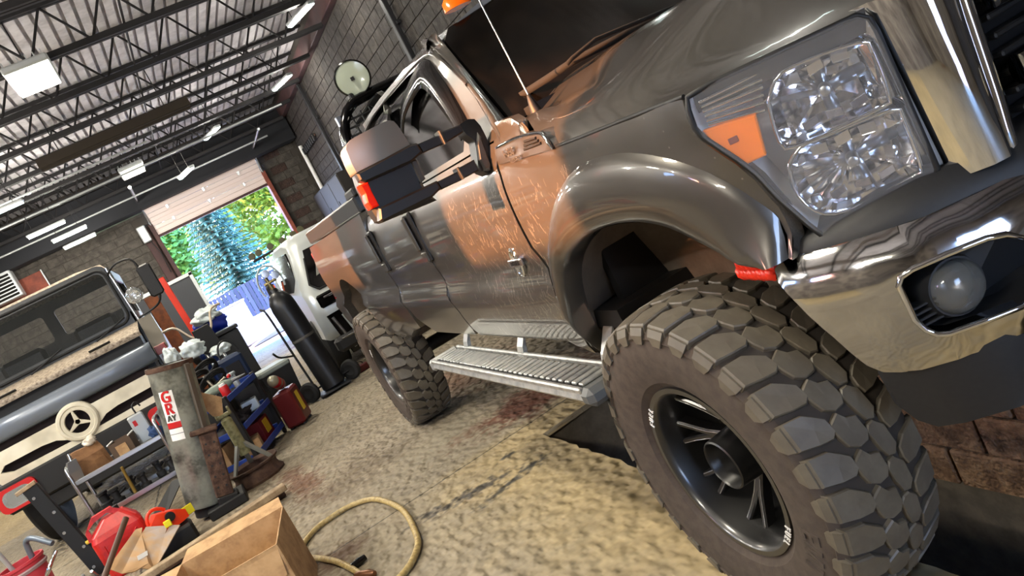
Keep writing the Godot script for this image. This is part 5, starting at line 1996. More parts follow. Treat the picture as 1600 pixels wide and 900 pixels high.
	# headlamps in red bezels
	for sg in [-1, 1]:
		var hc := Vector2(cx + sg * 0.76, 0.68)
		var bez := obj("headlamp_bezel", front_sheet(round_rect(hc.x - 0.19, 0.56, hc.x + 0.19, 0.79, 0.06), -9.1, [round_rect(hc.x - 0.14, 0.59, hc.x + 0.14, 0.755, 0.07)], 0.1, 0.06), m.red, t)
		s = Shape.new()
		var rg := []
		for d in [[1.0, 0.0], [0.8, 0.05], [0.4, 0.09]]:
			var ring := []
			for p in round_rect(-0.14, -0.083, 0.14, 0.083, 0.07):
				ring.append(Vector3(hc.x + p.x * d[0], 0.672 + p.y * d[0], -9.11 - d[1]))
			rg.append(ring)
		s.loft(rg, true, false, true)
		obj("reflector", s, m.bright_steel, bez)
		obj("lens", front_sheet(round_rect(hc.x - 0.14, 0.59, hc.x + 0.14, 0.755, 0.07), -9.1, [], 0.1, 0.01), glass(Color(0.85, 0.87, 0.86), 0.3, 0.1), bez)
	s = Shape.new()
	s.box(Vector3(cx, 0.68, -9.25), Vector3(1.84, 0.3, 0.2), 0.02)
	s.box(Vector3(cx, 0.46, -9.3), Vector3(1.2, 0.16, 0.2), 0.02)
	obj("lower_front", s, m.black, t)
	# wings, chassis, wheels, cargo bed
	s = Shape.new()
	for sg in [-1, 1]:
		s.box(Vector3(cx + sg * 0.36, 0.6, -11.2), Vector3(0.1, 0.16, 4.0), 0.01)
	s.box(Vector3(cx, 1.1, -10.6), Vector3(1.76, 0.1, 1.5))
	s.tube([Vector3(cx - 0.8, 0.48, -9.9), Vector3(cx + 0.8, 0.48, -9.9)], 0.06, 8)
	s.tube([Vector3(cx - 0.8, 0.48, -12.4), Vector3(cx + 0.8, 0.48, -12.4)], 0.06, 8)
	obj("chassis", s, m.black, t)
	for z in [-9.9, -12.4]:
		for sg in [-1, 1]:
			s = Shape.new()
			s.lathe([[0.2, 0.1], [0.24, 0.13], [0.38, 0.14], [0.46, 0.11], [0.49, 0.08], [0.49, -0.08], [0.46, -0.11], [0.38, -0.14], [0.2, -0.1]], Transform3D(Basis(Vector3(0, 0, 1), Vector3(1, 0, 0), Vector3(0, 1, 0)), Vector3(cx + sg * 0.76, 0.49, z)), 32)
			s.lathe([[0.0, 0.04], [0.2, 0.02], [0.21, -0.02], [0.0, -0.04]], Transform3D(Basis(Vector3(0, 0, 1), Vector3(1, 0, 0), Vector3(0, 1, 0)), Vector3(cx + sg * 0.76, 0.49, z)), 20)
			obj("wheel", s, m.rubber, t)
	s = Shape.new()
	s.box(Vector3(cx, 1.25, -12.5), Vector3(1.9, 0.5, 1.9), 0.02)
	obj("cargo_bed", s, slate, t)
	# wing mirror on a bent stalk, round work lamp, marker
	s = Shape.new()
	s.tube(resample([Vector3(cx + 0.88, 2.24, -9.85), Vector3(cx + 1.0, 2.3, -9.75), Vector3(cx + 1.16, 2.28, -9.7), Vector3(cx + 1.2, 2.15, -9.7), Vector3(cx + 1.24, 2.0, -9.7), Vector3(cx + 1.26, 1.85, -9.7), Vector3(cx + 1.18, 1.72, -9.75), Vector3(cx + 0.92, 1.68, -9.85)], 30), 0.012, 8)
	var arm := obj("mirror_stalk", s, m.black, t)
	s = Shape.new()
	var c := Vector3(cx + 1.235, 1.985, -9.68)
	s.slab([c + Vector3(-0.075, 0.16, 0), c + Vector3(-0.05, 0.185, 0), c + Vector3(0.05, 0.185, 0), c + Vector3(0.075, 0.16, 0), c + Vector3(0.075, -0.16, 0), c + Vector3(0.05, -0.185, 0), c + Vector3(-0.05, -0.185, 0), c + Vector3(-0.075, -0.16, 0)], Vector3(0, 0, -0.06), 0.015)
	obj("mirror_head", s, m.black_plastic, arm)
	s = Shape.new()
	var lx := Transform3D(Basis(Vector3.RIGHT, PI / 2), Vector3(cx + 1.02, 1.91, -9.62))
	s.lathe([[0.0, -0.1], [0.06, -0.08], [0.085, -0.02], [0.09, 0.0], [0.084, 0.008], [0.078, 0.0]], lx, 24)
	var wl := obj("work_lamp", s, m.chrome, t)
	s = Shape.new()
	s.lathe([[0.08, 0.002], [0.05, 0.014], [0.0, 0.02]], lx, 24)
	obj("lens", s, glass(Color(0.9, 0.92, 0.9), 0.25), wl)
	s = Shape.new()
	s.tube([Vector3(cx + 0.9, 1.9, -9.85), Vector3(cx + 1.02, 1.9, -9.7)], 0.012, 6)
	obj("lamp_bracket", s, m.bright_steel, wl)
	s = Shape.new()
	s.tube([Vector3(cx + 0.905, 2.32, -9.86), Vector3(cx + 0.93, 1.5, -9.8)], 0.018, 8)
	obj("grab_rail", s, m.bright_steel, t)
	s = Shape.new()
	rings = [rect(Vector3(cx + 1.0, 1.66, -9.6), Vector3(0.07, 0, 0), Vector3(0, 0, 0.08)), rect(Vector3(cx + 1.0, 1.45, -9.55), Vector3(0.075, 0, 0), Vector3(0, 0, 0.09)), rect(Vector3(cx + 0.99, 1.26, -9.5), Vector3(0.07, 0, 0), Vector3(0, 0, 0.1))]
	s.loft(rings, true, true, true)
	var wing := obj("wing_bracket", s, mat(Color(0.42, 0.4, 0.36), 0.35, 0.4), t)
	s = Shape.new()
	s.box(Vector3(cx + 0.99, 1.28, -9.38), Vector3(0.12, 0.1, 0.03), 0.008)
	obj("side_marker", s, mat(Color(0.5, 0.12, 0.05), 0.35), wing)
	for wx in [-0.25, 0.45]:
		s = Shape.new()
		s.tube([Vector3(cx + wx, 1.66, -9.84), Vector3(cx + wx + 0.36, 1.76, -9.87)], 0.009, 5)
		obj("wiper", s, m.black, t)

func resample_loop(pts: Array, z: float) -> Array:
	var out := []
	for p in pts:
		out.append(Vector3(p.x, p.y, z))
	return out

# ---------- the silver estate beyond the pickup ----------
func far_vehicle():
	var silver := mat(Color(0.72, 0.74, 0.73), 0.28, 0.35)
	var t := thing("silver_off_roader", "silver off-roader parked beyond the pickup bed with round lamps on its roof rail", "car", Vector3(1.95, 0, -11.6), 0, "", true)
	var x0 := 1.09
	var x1 := 2.85
	var zr := -9.62
	# shell: profile along z lofted across
	var s := Shape.new()
	var prof := [[-9.7, 0.42], [-9.62, 0.55], [-9.6, 0.98], [-9.66, 1.05], [-9.86, 1.58], [-9.95, 1.68], [-10.4, 1.74], [-11.6, 1.74], [-12.1, 1.68], [-12.6, 1.15], [-13.6, 1.02], [-13.75, 0.85], [-13.78, 0.5], [-13.7, 0.42]]
	var rings := []
	for q in [[0.0, 0.08], [0.02, 0.03], [0.08, 0.0], [0.92, 0.0], [0.98, 0.03], [1.0, 0.08]]:
		var ring := []
		for p in prof:
			var x: float = lerpf(x0, x1, q[0])
			var tuck: float = 0.14 * smoothstep(1.05, 1.7, p[1]) * (1.0 if q[0] < 0.5 else -1.0)
			ring.append(Vector3(x + tuck, lerpf(p[1], 1.0, q[1]), lerpf(p[0], -11.6, q[1] * 0.6)))
		rings.append(ring)
	s.loft(rings, true, true)
	obj("body", s, silver, t)
	# tailgate window with a pale belt hanging behind the glass
	s = Shape.new()
	var n := Vector3(0, 0.26, 0.97).normalized()
	var dn := Vector3(0, -0.94, 0.35).normalized()
	var tl := Vector3(1.36, 1.52, -9.82)
	s.slab([tl, tl + Vector3(1.2, 0, 0), tl + Vector3(1.26, 0, 0) + dn * 0.42, tl + Vector3(1.2, 0, 0) + dn * 0.5, tl + Vector3(-0.06, 0, 0) + dn * 0.5, tl + Vector3(-0.13, 0, 0) + dn * 0.42], -n * 0.02, 0.006)
	var win := obj("tailgate_window", s, m.tint, t)
	s = Shape.new()
	s.slab([tl + Vector3(0.16, 0, 0) + n * 0.012, tl + Vector3(0.28, 0, 0) + n * 0.012, tl + Vector3(0.1, 0, 0) + dn * 0.34 + n * 0.012, tl + Vector3(-0.02, 0, 0) + dn * 0.36 + n * 0.012], -n * 0.01, 0.003)
	obj("window_blind", s, mat(Color(0.5, 0.5, 0.47), 0.6), win)
	for k in 4:
		s = Shape.new()
		s.box(tl + Vector3(0.19 - k * 0.045, 0, 0) + dn * (0.06 + k * 0.085) + n * 0.02, Vector3(0.06, 0.008, 0.006), 0.0, Basis(Vector3(0, 0, 1), -0.5))
		obj("blind_slot", s, m.black, win)
	s = Shape.new()
	s.tube([tl + Vector3(-0.03, 0, 0) + dn * 0.1, tl + Vector3(-0.14, 0, 0) + dn * 0.42, tl + Vector3(-0.07, 0, 0) + dn * 0.515, tl + Vector3(1.2, 0, 0) + dn * 0.515], 0.016, 6)
	obj("window_seal", s, m.rubber, win)
	# number plate recess, lower door panel, bumper, lamps
	s = Shape.new()
	s.box(Vector3(1.62, 0.90, -9.585), Vector3(0.85, 0.16, 0.06), 0.02)
	var hand := obj("tailgate_handle", s, m.black_gloss, t)
	s = Shape.new()
	s.box(Vector3(1.62, 0.93, -9.55), Vector3(0.7, 0.025, 0.02), 0.006)
	obj("chrome_strip", s, m.chrome, hand)
	s = Shape.new()
	s.slab([Vector3(1.2, 0.72, -9.575), Vector3(2.3, 0.76, -9.575), Vector3(2.3, 0.2, -9.575), Vector3(1.27, 0.2, -9.575)], Vector3(0, 0, -0.03), 0.01)
	var low := obj("tailgate_frame", s, m.black_gloss, t)
	s = Shape.new()
	s.slab([Vector3(1.36, 0.66, -9.56), Vector3(2.2, 0.7, -9.56), Vector3(2.2, 0.34, -9.56), Vector3(1.48, 0.34, -9.56), Vector3(1.4, 0.42, -9.56)], Vector3(0, 0, -0.03), 0.01)
	obj("tailgate_panel", s, silver, low)
	s = Shape.new()
	s.tube([Vector3(1.25, 0.68, -9.545), Vector3(1.33, 0.26, -9.545)], 0.018, 8)
	obj("pull_bar", s, m.bright_steel, low)
	s = Shape.new()
	s.box(Vector3(1.96, 0.36, -9.56), Vector3(1.66, 0.18, 0.2), 0.04)
	var bump := obj("rear_bumper", s, m.black_plastic, t)
	s = Shape.new()
	s.box(Vector3(1.96, 0.42, -9.45), Vector3(1.5, 0.02, 0.02), 0.006)
	obj("bumper_strip", s, m.chrome, bump)
	for z in [-10.45, -12.9]:
		for x in [1.2, 2.74]:
			s = Shape.new()
			s.lathe([[0.0, 0.08], [0.2, 0.09], [0.22, 0.12], [0.32, 0.12], [0.36, 0.08], [0.36, -0.08], [0.32, -0.12], [0.0, -0.12]], Transform3D(Basis(Vector3(0, 0, 1), Vector3(-1, 0, 0), Vector3(0, -1, 0)), Vector3(x, 0.36, z)), 28)
			obj("wheel", s, m.rubber, t)
	# side glass
	s = Shape.new()
	s.slab([Vector3(1.125, 1.1, -10.0), Vector3(1.2, 1.58, -10.2), Vector3(1.2, 1.6, -11.9), Vector3(1.125, 1.1, -12.4)], Vector3(0.03, 0, 0), 0.004)
	obj("side_glass", s, m.tint, t)
	s = Shape.new()
	s.slab([Vector3(0.98, 1.3, -12.2), Vector3(1.0, 1.34, -12.2), Vector3(1.1, 1.32, -12.2), Vector3(1.1, 1.08, -12.2), Vector3(1.0, 1.06, -12.2), Vector3(0.97, 1.12, -12.2)], Vector3(0, 0, -0.1), 0.02)
	var mr := obj("door_mirror", s, m.black_plastic, t)
	s = Shape.new()
	s.box(Vector3(1.09, 1.2, -12.185), Vector3(0.02, 0.2, 0.015), 0.004)
	obj("mirror_signal", s, mat(Color(0.85, 0.35, 0.1), 0.3), mr)
	# roof bar with round lamps
	s = Shape.new()
	var e0 := on_z(396, 409, -12.0)
	var e1 := on_z(476, 364, -12.0)
	s.tube([e0, e1], 0.02, 6)
	for p in [[412, 402], [462, 373]]:
		var q := on_z(p[0], p[1], -12.0)
		s.tube([q, Vector3(q.x, 1.66, -12.0)], 0.014, 6)
	var rail := obj("roof_bar", s, m.black, t)
	for p in [[395, 403], [405, 397], [423, 387], [442, 378], [459, 368], [470, 360]]:
		s = Shape.new()
		var lx := Transform3D(Basis(Vector3.RIGHT, PI / 2), on_z(p[0], p[1], -12.0) + Vector3(0, 0.02, 0))
		s.lathe([[0.0, -0.05], [0.04, -0.03], [0.05, 0.0], [0.044, 0.01], [0.0, 0.012]], lx, 16)
		obj("round_lamp", s, mat(Color(0.3, 0.29, 0.2), 0.3), rail)

# ---------- workshop clutter ----------
# a crumpled lump: bags, rags
func lump(c: Vector3, size: Vector3, seed_: int, rough := 0.35, n := 14) -> Shape:
	var s := Shape.new()
	var nz := FastNoiseLite.new()
	nz.seed = seed_
	nz.frequency = 0.6
	nz.fractal_octaves = 3
	var rings := []
	for i in n + 1:
		var a := PI * i / n
		var ring := []
		for j in n * 2:
			var b := TAU * j / (n * 2)
			var d := Vector3(sin(a) * cos(b), -cos(a), sin(a) * sin(b))
			var r := 1.0 + rough * nz.get_noise_3dv(d * 2.2) * 2.0
			var p := d * r * size * 0.5
			p.y = maxf(p.y, -size.y * 0.42)
			ring.append(c + p)
		rings.append(ring)
	s.loft(rings, true, false)
	return s
func carton(called: String, label: String, at: Vector3, size: Vector3, turn: float, material: Material, group := "") -> Node3D:
	var t := thing(called, label, "box", at, turn, group)
	var s := Shape.new()
	s.box(Vector3(0, size.y / 2, 0), size, 0.004)
	obj("carton", s, material, t)
	s = Shape.new()
	s.box(Vector3(0, size.y + 0.0005, 0), Vector3(size.x * 0.18, 0.002, size.z), 0.0)
	obj("tape", s, mat(Color(0.7, 0.6, 0.42), 0.3), t)
	return t

func workshop():
	hoses_and_floor()
	steel_cylinder()
	jack_stand()
	tool_cart()
	trolley()
	left_pile()
	gas_bottle()
	bike_corner()
	wall_fittings()

func hoses_and_floor():
	var pts := []
	for q in [[420, 862], [350, 820], [280, 790], [200, 775], [125, 766], [102, 735], [120, 690], [180, 620], [260, 560], [350, 505], [440, 472], [500, 468], [560, 485], [620, 515], [660, 560], [690, 620], [710, 680], [705, 730], [680, 790], [650, 835], [600, 890], [560, 930], [540, 990]]:
		pts.append(on_y(440 + q[0] / 3.333, 640 + q[1] / 3.333, 0.018))
	var s := Shape.new()
	s.tube(resample(pts, 110), 0.016, 8)
	var hm := grained([Color(0.5, 0.42, 0.26), Color(0.66, 0.57, 0.36), Color(0.72, 0.64, 0.43)], 131, 0.05, 0.5, 3.0)
	var t := thing("air_hose", "tan rubber air hose lying in a loop on the concrete", "hose", pts[0], 0, "", true)
	obj("tube", s, hm, t)
	s = Shape.new()
	var e: Vector3 = pts[0]
	s.tube([e + Vector3(-0.02, 0, -0.03), e, e + Vector3(0.03, 0, 0.04), e + Vector3(0.05, 0.0, 0.07)], [0.02, 0.022, 0.022, 0.012], 8)
	obj("coupling", s, mat(Color(0.45, 0.3, 0.2), 0.35, 0.8), t)
	s = Shape.new()
	s.tube([on_y(550, 886, 0.02), on_y(562, 877, 0.02), on_y(571, 870, 0.02)], [0.018, 0.02, 0.014], 10)
	single("impact_socket", s, m.black_gloss, "small black impact socket lying inside the hose loop", "socket")
	# drain plate of patched concrete near the pit
	s = Shape.new()
	s.box(on_y(360, 572, 0.008), Vector3(0.05, 0.016, 0.03), 0.004)
	single("floor_scrap", s, m.black, "dark scrap of metal on the bare floor in front of the yard", "scrap")

class WrapSheet extends Sheet:
	var x := Transform3D.IDENTITY
	var r := 0.18
	func at(p: Vector2) -> Vector3:
		return x * Vector3(r * cos(p.x), p.y, r * sin(p.x))
func steel_cylinder():
	var base := Vector3(-0.62, 0.1, -6.8)
	var top := Vector3(-0.365, 1.16, -6.8)
	var axis := (top - base).normalized()
	var h := base.distance_to(top)
	var x := Transform3D(Basis(Vector3(0, 0, 1).cross(axis) * -1.0, axis, Vector3(0, 0, 1)), base)
	var grey := grained([Color(0.3, 0.31, 0.29), Color(0.5, 0.52, 0.49), Color(0.6, 0.62, 0.58), Color(0.64, 0.66, 0.62)], 133, 0.015, 0.38, 1.2, 0.45)
	var t := thing("air_jack", "tall grey steel air jack cylinder with a rusty side sleeve leaning by the tool cart", "jack", Vector3(-0.6, 0, -6.8), 0, "", true)
	var s := Shape.new()
	s.lathe([[0.0, 0.0], [0.155, 0.0], [0.165, 0.02], [0.165, h - 0.01], [0.172, h], [0.172, h + 0.02], [0.16, h + 0.02], [0.155, h - 0.02], [0.0, h - 0.02]], x, 48)
	var body := obj("cylinder", s, grey, t)
	# top rim, rusty
	s = Shape.new()
	s.lathe([[0.173, h - 0.012], [0.178, h + 0.004], [0.176, h + 0.026], [0.158, h + 0.026]], x, 48)
	obj("top_rim", s, m.rust, body)
	# welded flange down the right flank
	s = Shape.new()
	s.box(x * Vector3(0.12, h * 0.62, 0.135), Vector3(0.05, h * 0.76, 0.03), 0.006, x.basis * Basis(Vector3.UP, 0.7))
	obj("flange", s, mat(Color(0.36, 0.33, 0.29), 0.5, 0.3), body)
	# square rusty sleeve with drilled holes
	s = Shape.new()
	var sc := x * Vector3(0.13, 0.30, 0.17)
	s.box(sc, Vector3(0.13, 0.5, 0.12), 0.01, x.basis)
	var sleeve := obj("sleeve", s, m.rust, t)
	for r in 5:
		for c in 2:
			s = Shape.new()
			s.lathe([[0.009, -0.004], [0.009, 0.0015], [0.0, 0.001]], Transform3D(x.basis * Basis(Vector3.RIGHT, PI / 2), sc + x.basis * Vector3(-0.03 + c * 0.06, -0.17 + r * 0.085, 0.061)), 10)
			obj("pin_hole", s, m.black, sleeve)
	s = Shape.new()
	s.box(sc + x.basis * Vector3(-0.02, 0.27, 0.0), Vector3(0.2, 0.035, 0.15), 0.008, x.basis)
	obj("clamp", s, m.rust, sleeve)
	s = Shape.new()
	s.box(sc + x.basis * Vector3(0.02, -0.31, -0.01), Vector3(0.16, 0.14, 0.15), 0.015, x.basis)
	s.box(Vector3(-0.5, 0.04, -6.72), Vector3(0.3, 0.08, 0.34), 0.01)
	obj("foot", s, m.black, t)
	s = Shape.new()
	s.lathe([[0.0, -0.08], [0.12, -0.08], [0.12, 0.02], [0.0, 0.02]], x, 24)
	obj("ram", s, m.steel_dark, t)
	# printed label wrapped on the cylinder
	var w := WrapSheet.new()
	w.x = x
	w.r = 0.1665
	var a0 := 1.72
	var a1 := 2.38
	s = Shape.new()
	s.skin([Vector2(a0, 0.55), Vector2(a1, 0.55), Vector2(a1, 0.93), Vector2(a0, 0.93)], w, 0.08)
	var lab := obj("label", s, m.white, body)
	w.r = 0.1672
	s = Shape.new()
	s.skin([Vector2(a0, 0.645), Vector2(a1, 0.645), Vector2(a1, 0.69), Vector2(a0, 0.69)], w, 0.08)
	obj("label_stripe", s, m.red, lab)
	w.r = 0.1668
	for yy in [0.6, 0.643]:
		s = Shape.new()
		s.skin([Vector2(a0, yy - 0.002), Vector2(a1, yy - 0.002), Vector2(a1, yy + 0.002), Vector2(a0, yy + 0.002)], w, 0.08)
		obj("label_line", s, m.black, lab)
	for q in [["G", 0.885, 0.085, m.red], ["R", 0.795, 0.085, m.red], ["AY", 0.722, 0.042, mat(Color(0.25, 0.25, 0.22), 0.6)]]:
		var am := (a0 + a1) / 2
		var out := Vector3(cos(am), 0, sin(am))
		var side := Vector3.UP.cross(out)
		text(lab, "lettering", q[0], Transform3D(x.basis * Basis(side, Vector3.UP, out), x * (out * 0.1675 + Vector3(0, q[1], 0))), q[2], q[3], 0.012)

func jack_stand():
	var t := thing("jack_stand", "olive axle stand welded onto an old wheel rim beside the grey cylinder", "stand", Vector3(-0.22, 0, -7.06))
	var s := Shape.new()
	s.lathe([[0.12, 0.03], [0.17, 0.035], [0.19, 0.0], [0.215, 0.0], [0.22, 0.02], [0.195, 0.045], [0.185, 0.075], [0.19, 0.11], [0.215, 0.125], [0.22, 0.14], [0.208, 0.145], [0.18, 0.12], [0.17, 0.05], [0.12, 0.045]], Transform3D.IDENTITY, 40)
	obj("rim_base", s, m.rust, t)
	var olive := grained([Color(0.34, 0.33, 0.2), Color(0.5, 0.48, 0.32), Color(0.55, 0.54, 0.4)], 135, 0.04, 0.6, 2.0)
	var grey := mat(Color(0.5, 0.5, 0.46), 0.5, 0.2)
	for k in 3:
		var a := TAU * k / 3 + 0.5
		var d := Vector3(cos(a), 0, sin(a))
		s = Shape.new()
		s.loft([rect(d * 0.19 + Vector3(0, 0.12, 0), d.rotated(Vector3.UP, PI / 2) * 0.02, Vector3(0, 0.012, 0)), rect(d * 0.04 + Vector3(0, 0.32, 0), d.rotated(Vector3.UP, PI / 2) * 0.02, Vector3(0, 0.02, 0))], true, true, true)
		obj("leg", s, grey, t)
	s = Shape.new()
	s.lathe([[0.0, 0.24], [0.045, 0.24], [0.045, 0.56], [0.03, 0.58], [0.0, 0.58]], Transform3D.IDENTITY, 16)
	obj("column", s, olive, t)
	s = Shape.new()
	s.box(Vector3(0, 0.6, 0), Vector3(0.13, 0.03, 0.06), 0.008)
	s.box(Vector3(-0.055, 0.63, 0), Vector3(0.02, 0.05, 0.06), 0.005)
	s.box(Vector3(0.055, 0.63, 0), Vector3(0.02, 0.05, 0.06), 0.005)
	obj("saddle", s, olive, t)
	s = Shape.new()
	s.slab([Vector3(-0.36, 0.87, -7.02), Vector3(-0.30, 0.88, -7.04), Vector3(-0.16, 0.74, -7.06), Vector3(-0.22, 0.6, -7.05), Vector3(-0.29, 0.64, -7.02)], Vector3(0, 0, -0.006))
	single("cardboard_scrap", s, m.cardboard, "torn cardboard piece hung over the head of the axle stand", "cardboard")

func tool_cart():
	var turn := -0.36
	var at := Vector3(-0.22, 0, -8.03)
	var t := thing("tool_cart", "three tier black tool cart with blue shelf edges loaded with tools", "cart", at, turn)
	var w := 0.23
	var l := 0.45
	for p in [[-w, -l], [w, -l], [w, l], [-w, l]]:
		var s := Shape.new()
		s.box(Vector3(p[0], 0.37, p[1]), Vector3(0.045, 0.64, 0.045), 0.006)
		obj("post", s, m.black, t)
		s = Shape.new()
		s.lathe([[0.0, -0.014], [0.035, -0.012], [0.038, 0.0], [0.035, 0.012], [0.0, 0.014]], Transform3D(Basis(Vector3.FORWARD, PI / 2), Vector3(p[0], 0.038, p[1])), 14)
		obj("caster", s, m.rubber, t)
	for y in [0.1, 0.37, 0.65]:
		var s := Shape.new()
		s.box(Vector3(0, y - 0.02, 0), Vector3(w * 2, 0.012, l * 2))
		var shelf := obj("shelf", s, m.steel_dark, t)
		for e in [[Vector3(w + 0.025, y, 0), Vector3(0.012, 0.055, l * 2 - 0.05)], [Vector3(-w - 0.025, y, 0), Vector3(0.012, 0.055, l * 2 - 0.05)], [Vector3(0, y, l + 0.025), Vector3(w * 2 - 0.05, 0.055, 0.012)], [Vector3(0, y, -l - 0.025), Vector3(w * 2 - 0.05, 0.055, 0.012)]]:
			s = Shape.new()
			s.box(e[0], e[1], 0.004)
			obj("shelf_edge", s, m.blue, shelf)
	var x := t.transform
	# top tier
	var top := 0.636
	var dt := thing("power_drill", "grey green power drill lying on the top tier of the tool cart", "drill", x * Vector3(0.05, top, -0.1), turn + 0.5)
	var s := Shape.new()
	s.tube([Vector3(-0.16, 0.09, 0), Vector3(-0.08, 0.09, 0), Vector3(0.04, 0.09, 0), Vector3(0.1, 0.09, 0)], [0.03, 0.045, 0.045, 0.025], 12)
	obj("motor_body", s, mat(Color(0.45, 0.5, 0.45), 0.5), dt)
	s = Shape.new()
	s.box(Vector3(-0.05, 0.035, 0), Vector3(0.05, 0.07, 0.04), 0.012)
	obj("grip", s, m.black_plastic, dt)
	s = Shape.new()
	s.tube([Vector3(0.1, 0.09, 0), Vector3(0.16, 0.09, 0), Vector3(0.24, 0.09, 0)], [0.018, 0.014, 0.004], 8)
	obj("chuck", s, m.bright_steel, dt)
	var rc := thing("paint_can", "small red can with a white top on the top tier of the tool cart", "can", x * Vector3(0.13, top, 0.08))
	s = Shape.new()
	s.lathe([[0.0, 0.0], [0.04, 0.0], [0.042, 0.005], [0.042, 0.1], [0.036, 0.108], [0.0, 0.108]], Transform3D.IDENTITY, 18)
	obj("body", s, m.red, rc)
	s = Shape.new()
	s.lathe([[0.03, 0.108], [0.03, 0.13], [0.0, 0.132]], Transform3D.IDENTITY, 14)
	obj("cap", s, m.white, rc)
	s = Shape.new()
	s.tube([x * Vector3(-0.02, top + 0.03, 0.28), x * Vector3(-0.14, top + 0.05, 0.34)], [0.022, 0.018], 10)
	s.tube([x * Vector3(-0.14, top + 0.05, 0.34), x * Vector3(-0.24, top + 0.06, 0.40)], 0.008, 8)
	single("screwdriver", s, m.red, "red handled screwdriver across the near end of the tool cart", "screwdriver")
	var tr := thing("parts_tray", "shallow grey parts tray on the top tier of the tool cart", "tray", x * Vector3(-0.08, top, 0.12), turn + 0.2)
	s = Shape.new()
	s.box(Vector3(0, 0.006, 0), Vector3(0.22, 0.01, 0.16))
	obj("bottom", s, m.pale_metal, tr)
	s = Shape.new()
	for e in [[Vector3(0.11, 0.03, 0), Vector3(0.006, 0.05, 0.16)], [Vector3(-0.11, 0.03, 0), Vector3(0.006, 0.05, 0.16)], [Vector3(0, 0.03, 0.08), Vector3(0.22, 0.05, 0.006)], [Vector3(0, 0.03, -0.08), Vector3(0.22, 0.05, 0.006)]]:
		s.box(e[0], e[1])
	obj("rim", s, m.pale_metal, tr)
	var sg := thing("spray_gun", "pale grey spray gun with a red nozzle at the far end of the tool cart", "spray gun", x * Vector3(0.1, top, -0.34), turn)
	s = Shape.new()
	s.tube([Vector3(0, 0.0, 0), Vector3(0, 0.08, 0.01), Vector3(0.0, 0.13, 0.0)], [0.03, 0.03, 0.022], 10)
	s.tube([Vector3(0, 0.13, -0.06), Vector3(0, 0.135, 0.08)], [0.02, 0.026], 10)
	obj("body", s, m.pale_metal, sg)
	s = Shape.new()
	s.tube([Vector3(0, 0.135, 0.08), Vector3(0, 0.135, 0.12)], [0.02, 0.012], 10)
	obj("nozzle", s, m.red, sg)
	# middle tier
	single("oily_rag", lump(x * Vector3(0.06, 0.415, 0.02), Vector3(0.26, 0.11, 0.36), 5, 0.5), mat(Color(0.12, 0.09, 0.09), 0.9), "dark oily rag heaped on the middle tier of the tool cart", "rag")
	var gb := thing("socket_case", "pale grey socket case standing open on the middle tier of the tool cart", "case", x * Vector3(0.12, 0.362, -0.3), turn + 0.3)
	s = Shape.new()
	s.box(Vector3(0, 0.06, 0), Vector3(0.16, 0.12, 0.1), 0.01)
	obj("body", s, m.pale_metal, gb)
	s = Shape.new()
	s.box(Vector3(0, 0.125, 0), Vector3(0.06, 0.014, 0.02), 0.004)
	obj("handle", s, m.black, gb)
	s = Shape.new()
	s.tube([x * Vector3(0.18, 0.4, 0.1), x * Vector3(0.02, 0.4, 0.2)], 0.009, 6)
	s.lathe([[0.016, -0.005], [0.022, 0.0], [0.016, 0.005], [0.011, 0.0], [0.016, -0.005]], Transform3D(Basis(), x * Vector3(0.18, 0.4, 0.1)), 12)
	single("spanner", s, m.bright_steel, "bright ring spanner resting on the middle tier of the tool cart", "spanner")
	# bottom tier
	carton("parts_carton", "plain brown carton lying on the bottom tier of the tool cart", x * Vector3(0.12, 0.086, 0.16), Vector3(0.18, 0.12, 0.28), turn + 0.3, m.cardboard)
	carton("parts_carton", "tall brown carton tucked behind the other on the bottom tier of the tool cart", x * Vector3(-0.08, 0.086, 0.28), Vector3(0.12, 0.2, 0.16), turn - 0.2, m.cardboard)
	var rb := carton("parts_carton", "maroon carton with a yellow label on the bottom tier of the tool cart", x * Vector3(0.07, 0.086, -0.2), Vector3(0.24, 0.2, 0.3), turn, mat(Color(0.4, 0.03, 0.06), 0.5))
	s = Shape.new()
	s.box(Vector3(0.122, 0.11, -0.02), Vector3(0.004, 0.13, 0.14))
	obj("label", s, mat(Color(0.75, 0.6, 0.12), 0.5), rb)
	# red charger beside the cart with a canister on it
	var rx := Vector3(0.33, 0, -8.38)
	var c := thing("battery_charger", "dark red charger box with a yellow plate standing on the floor by the tool cart", "charger", rx, turn)
	s = Shape.new()
	s.box(Vector3(0, 0.2, 0), Vector3(0.2, 0.36, 0.3), 0.02)
	obj("case", s, mat(Color(0.34, 0.03, 0.03), 0.4), c)
	s = Shape.new()
	s.box(Vector3(0.102, 0.22, 0.0), Vector3(0.004, 0.2, 0.1), 0.001)
	obj("plate", s, mat(Color(0.8, 0.68, 0.15), 0.5), c)
	s = Shape.new()
	for p in [[-0.07, -0.1], [0.07, -0.1], [-0.07, 0.1], [0.07, 0.1]]:
		s.box(Vector3(p[0], 0.012, p[1]), Vector3(0.04, 0.024, 0.04), 0.004)
	obj("feet", s, m.black, c)
	var k := thing("canister", "silver canister with red bands lying on the dark red charger box", "canister", rx + Vector3(-0.02, 0.38, 0.0), turn)
	s = Shape.new()
	s.lathe([[0.0, -0.12], [0.05, -0.115], [0.058, -0.09], [0.058, 0.06], [0.045, 0.1], [0.02, 0.12], [0.0, 0.125]], Transform3D(Basis(Vector3.RIGHT, PI / 2 - 0.5), Vector3(0, 0.1, 0)), 20)
	obj("bottle", s, mat(Color(0.6, 0.58, 0.5), 0.3, 0.4), k)
	s = Shape.new()
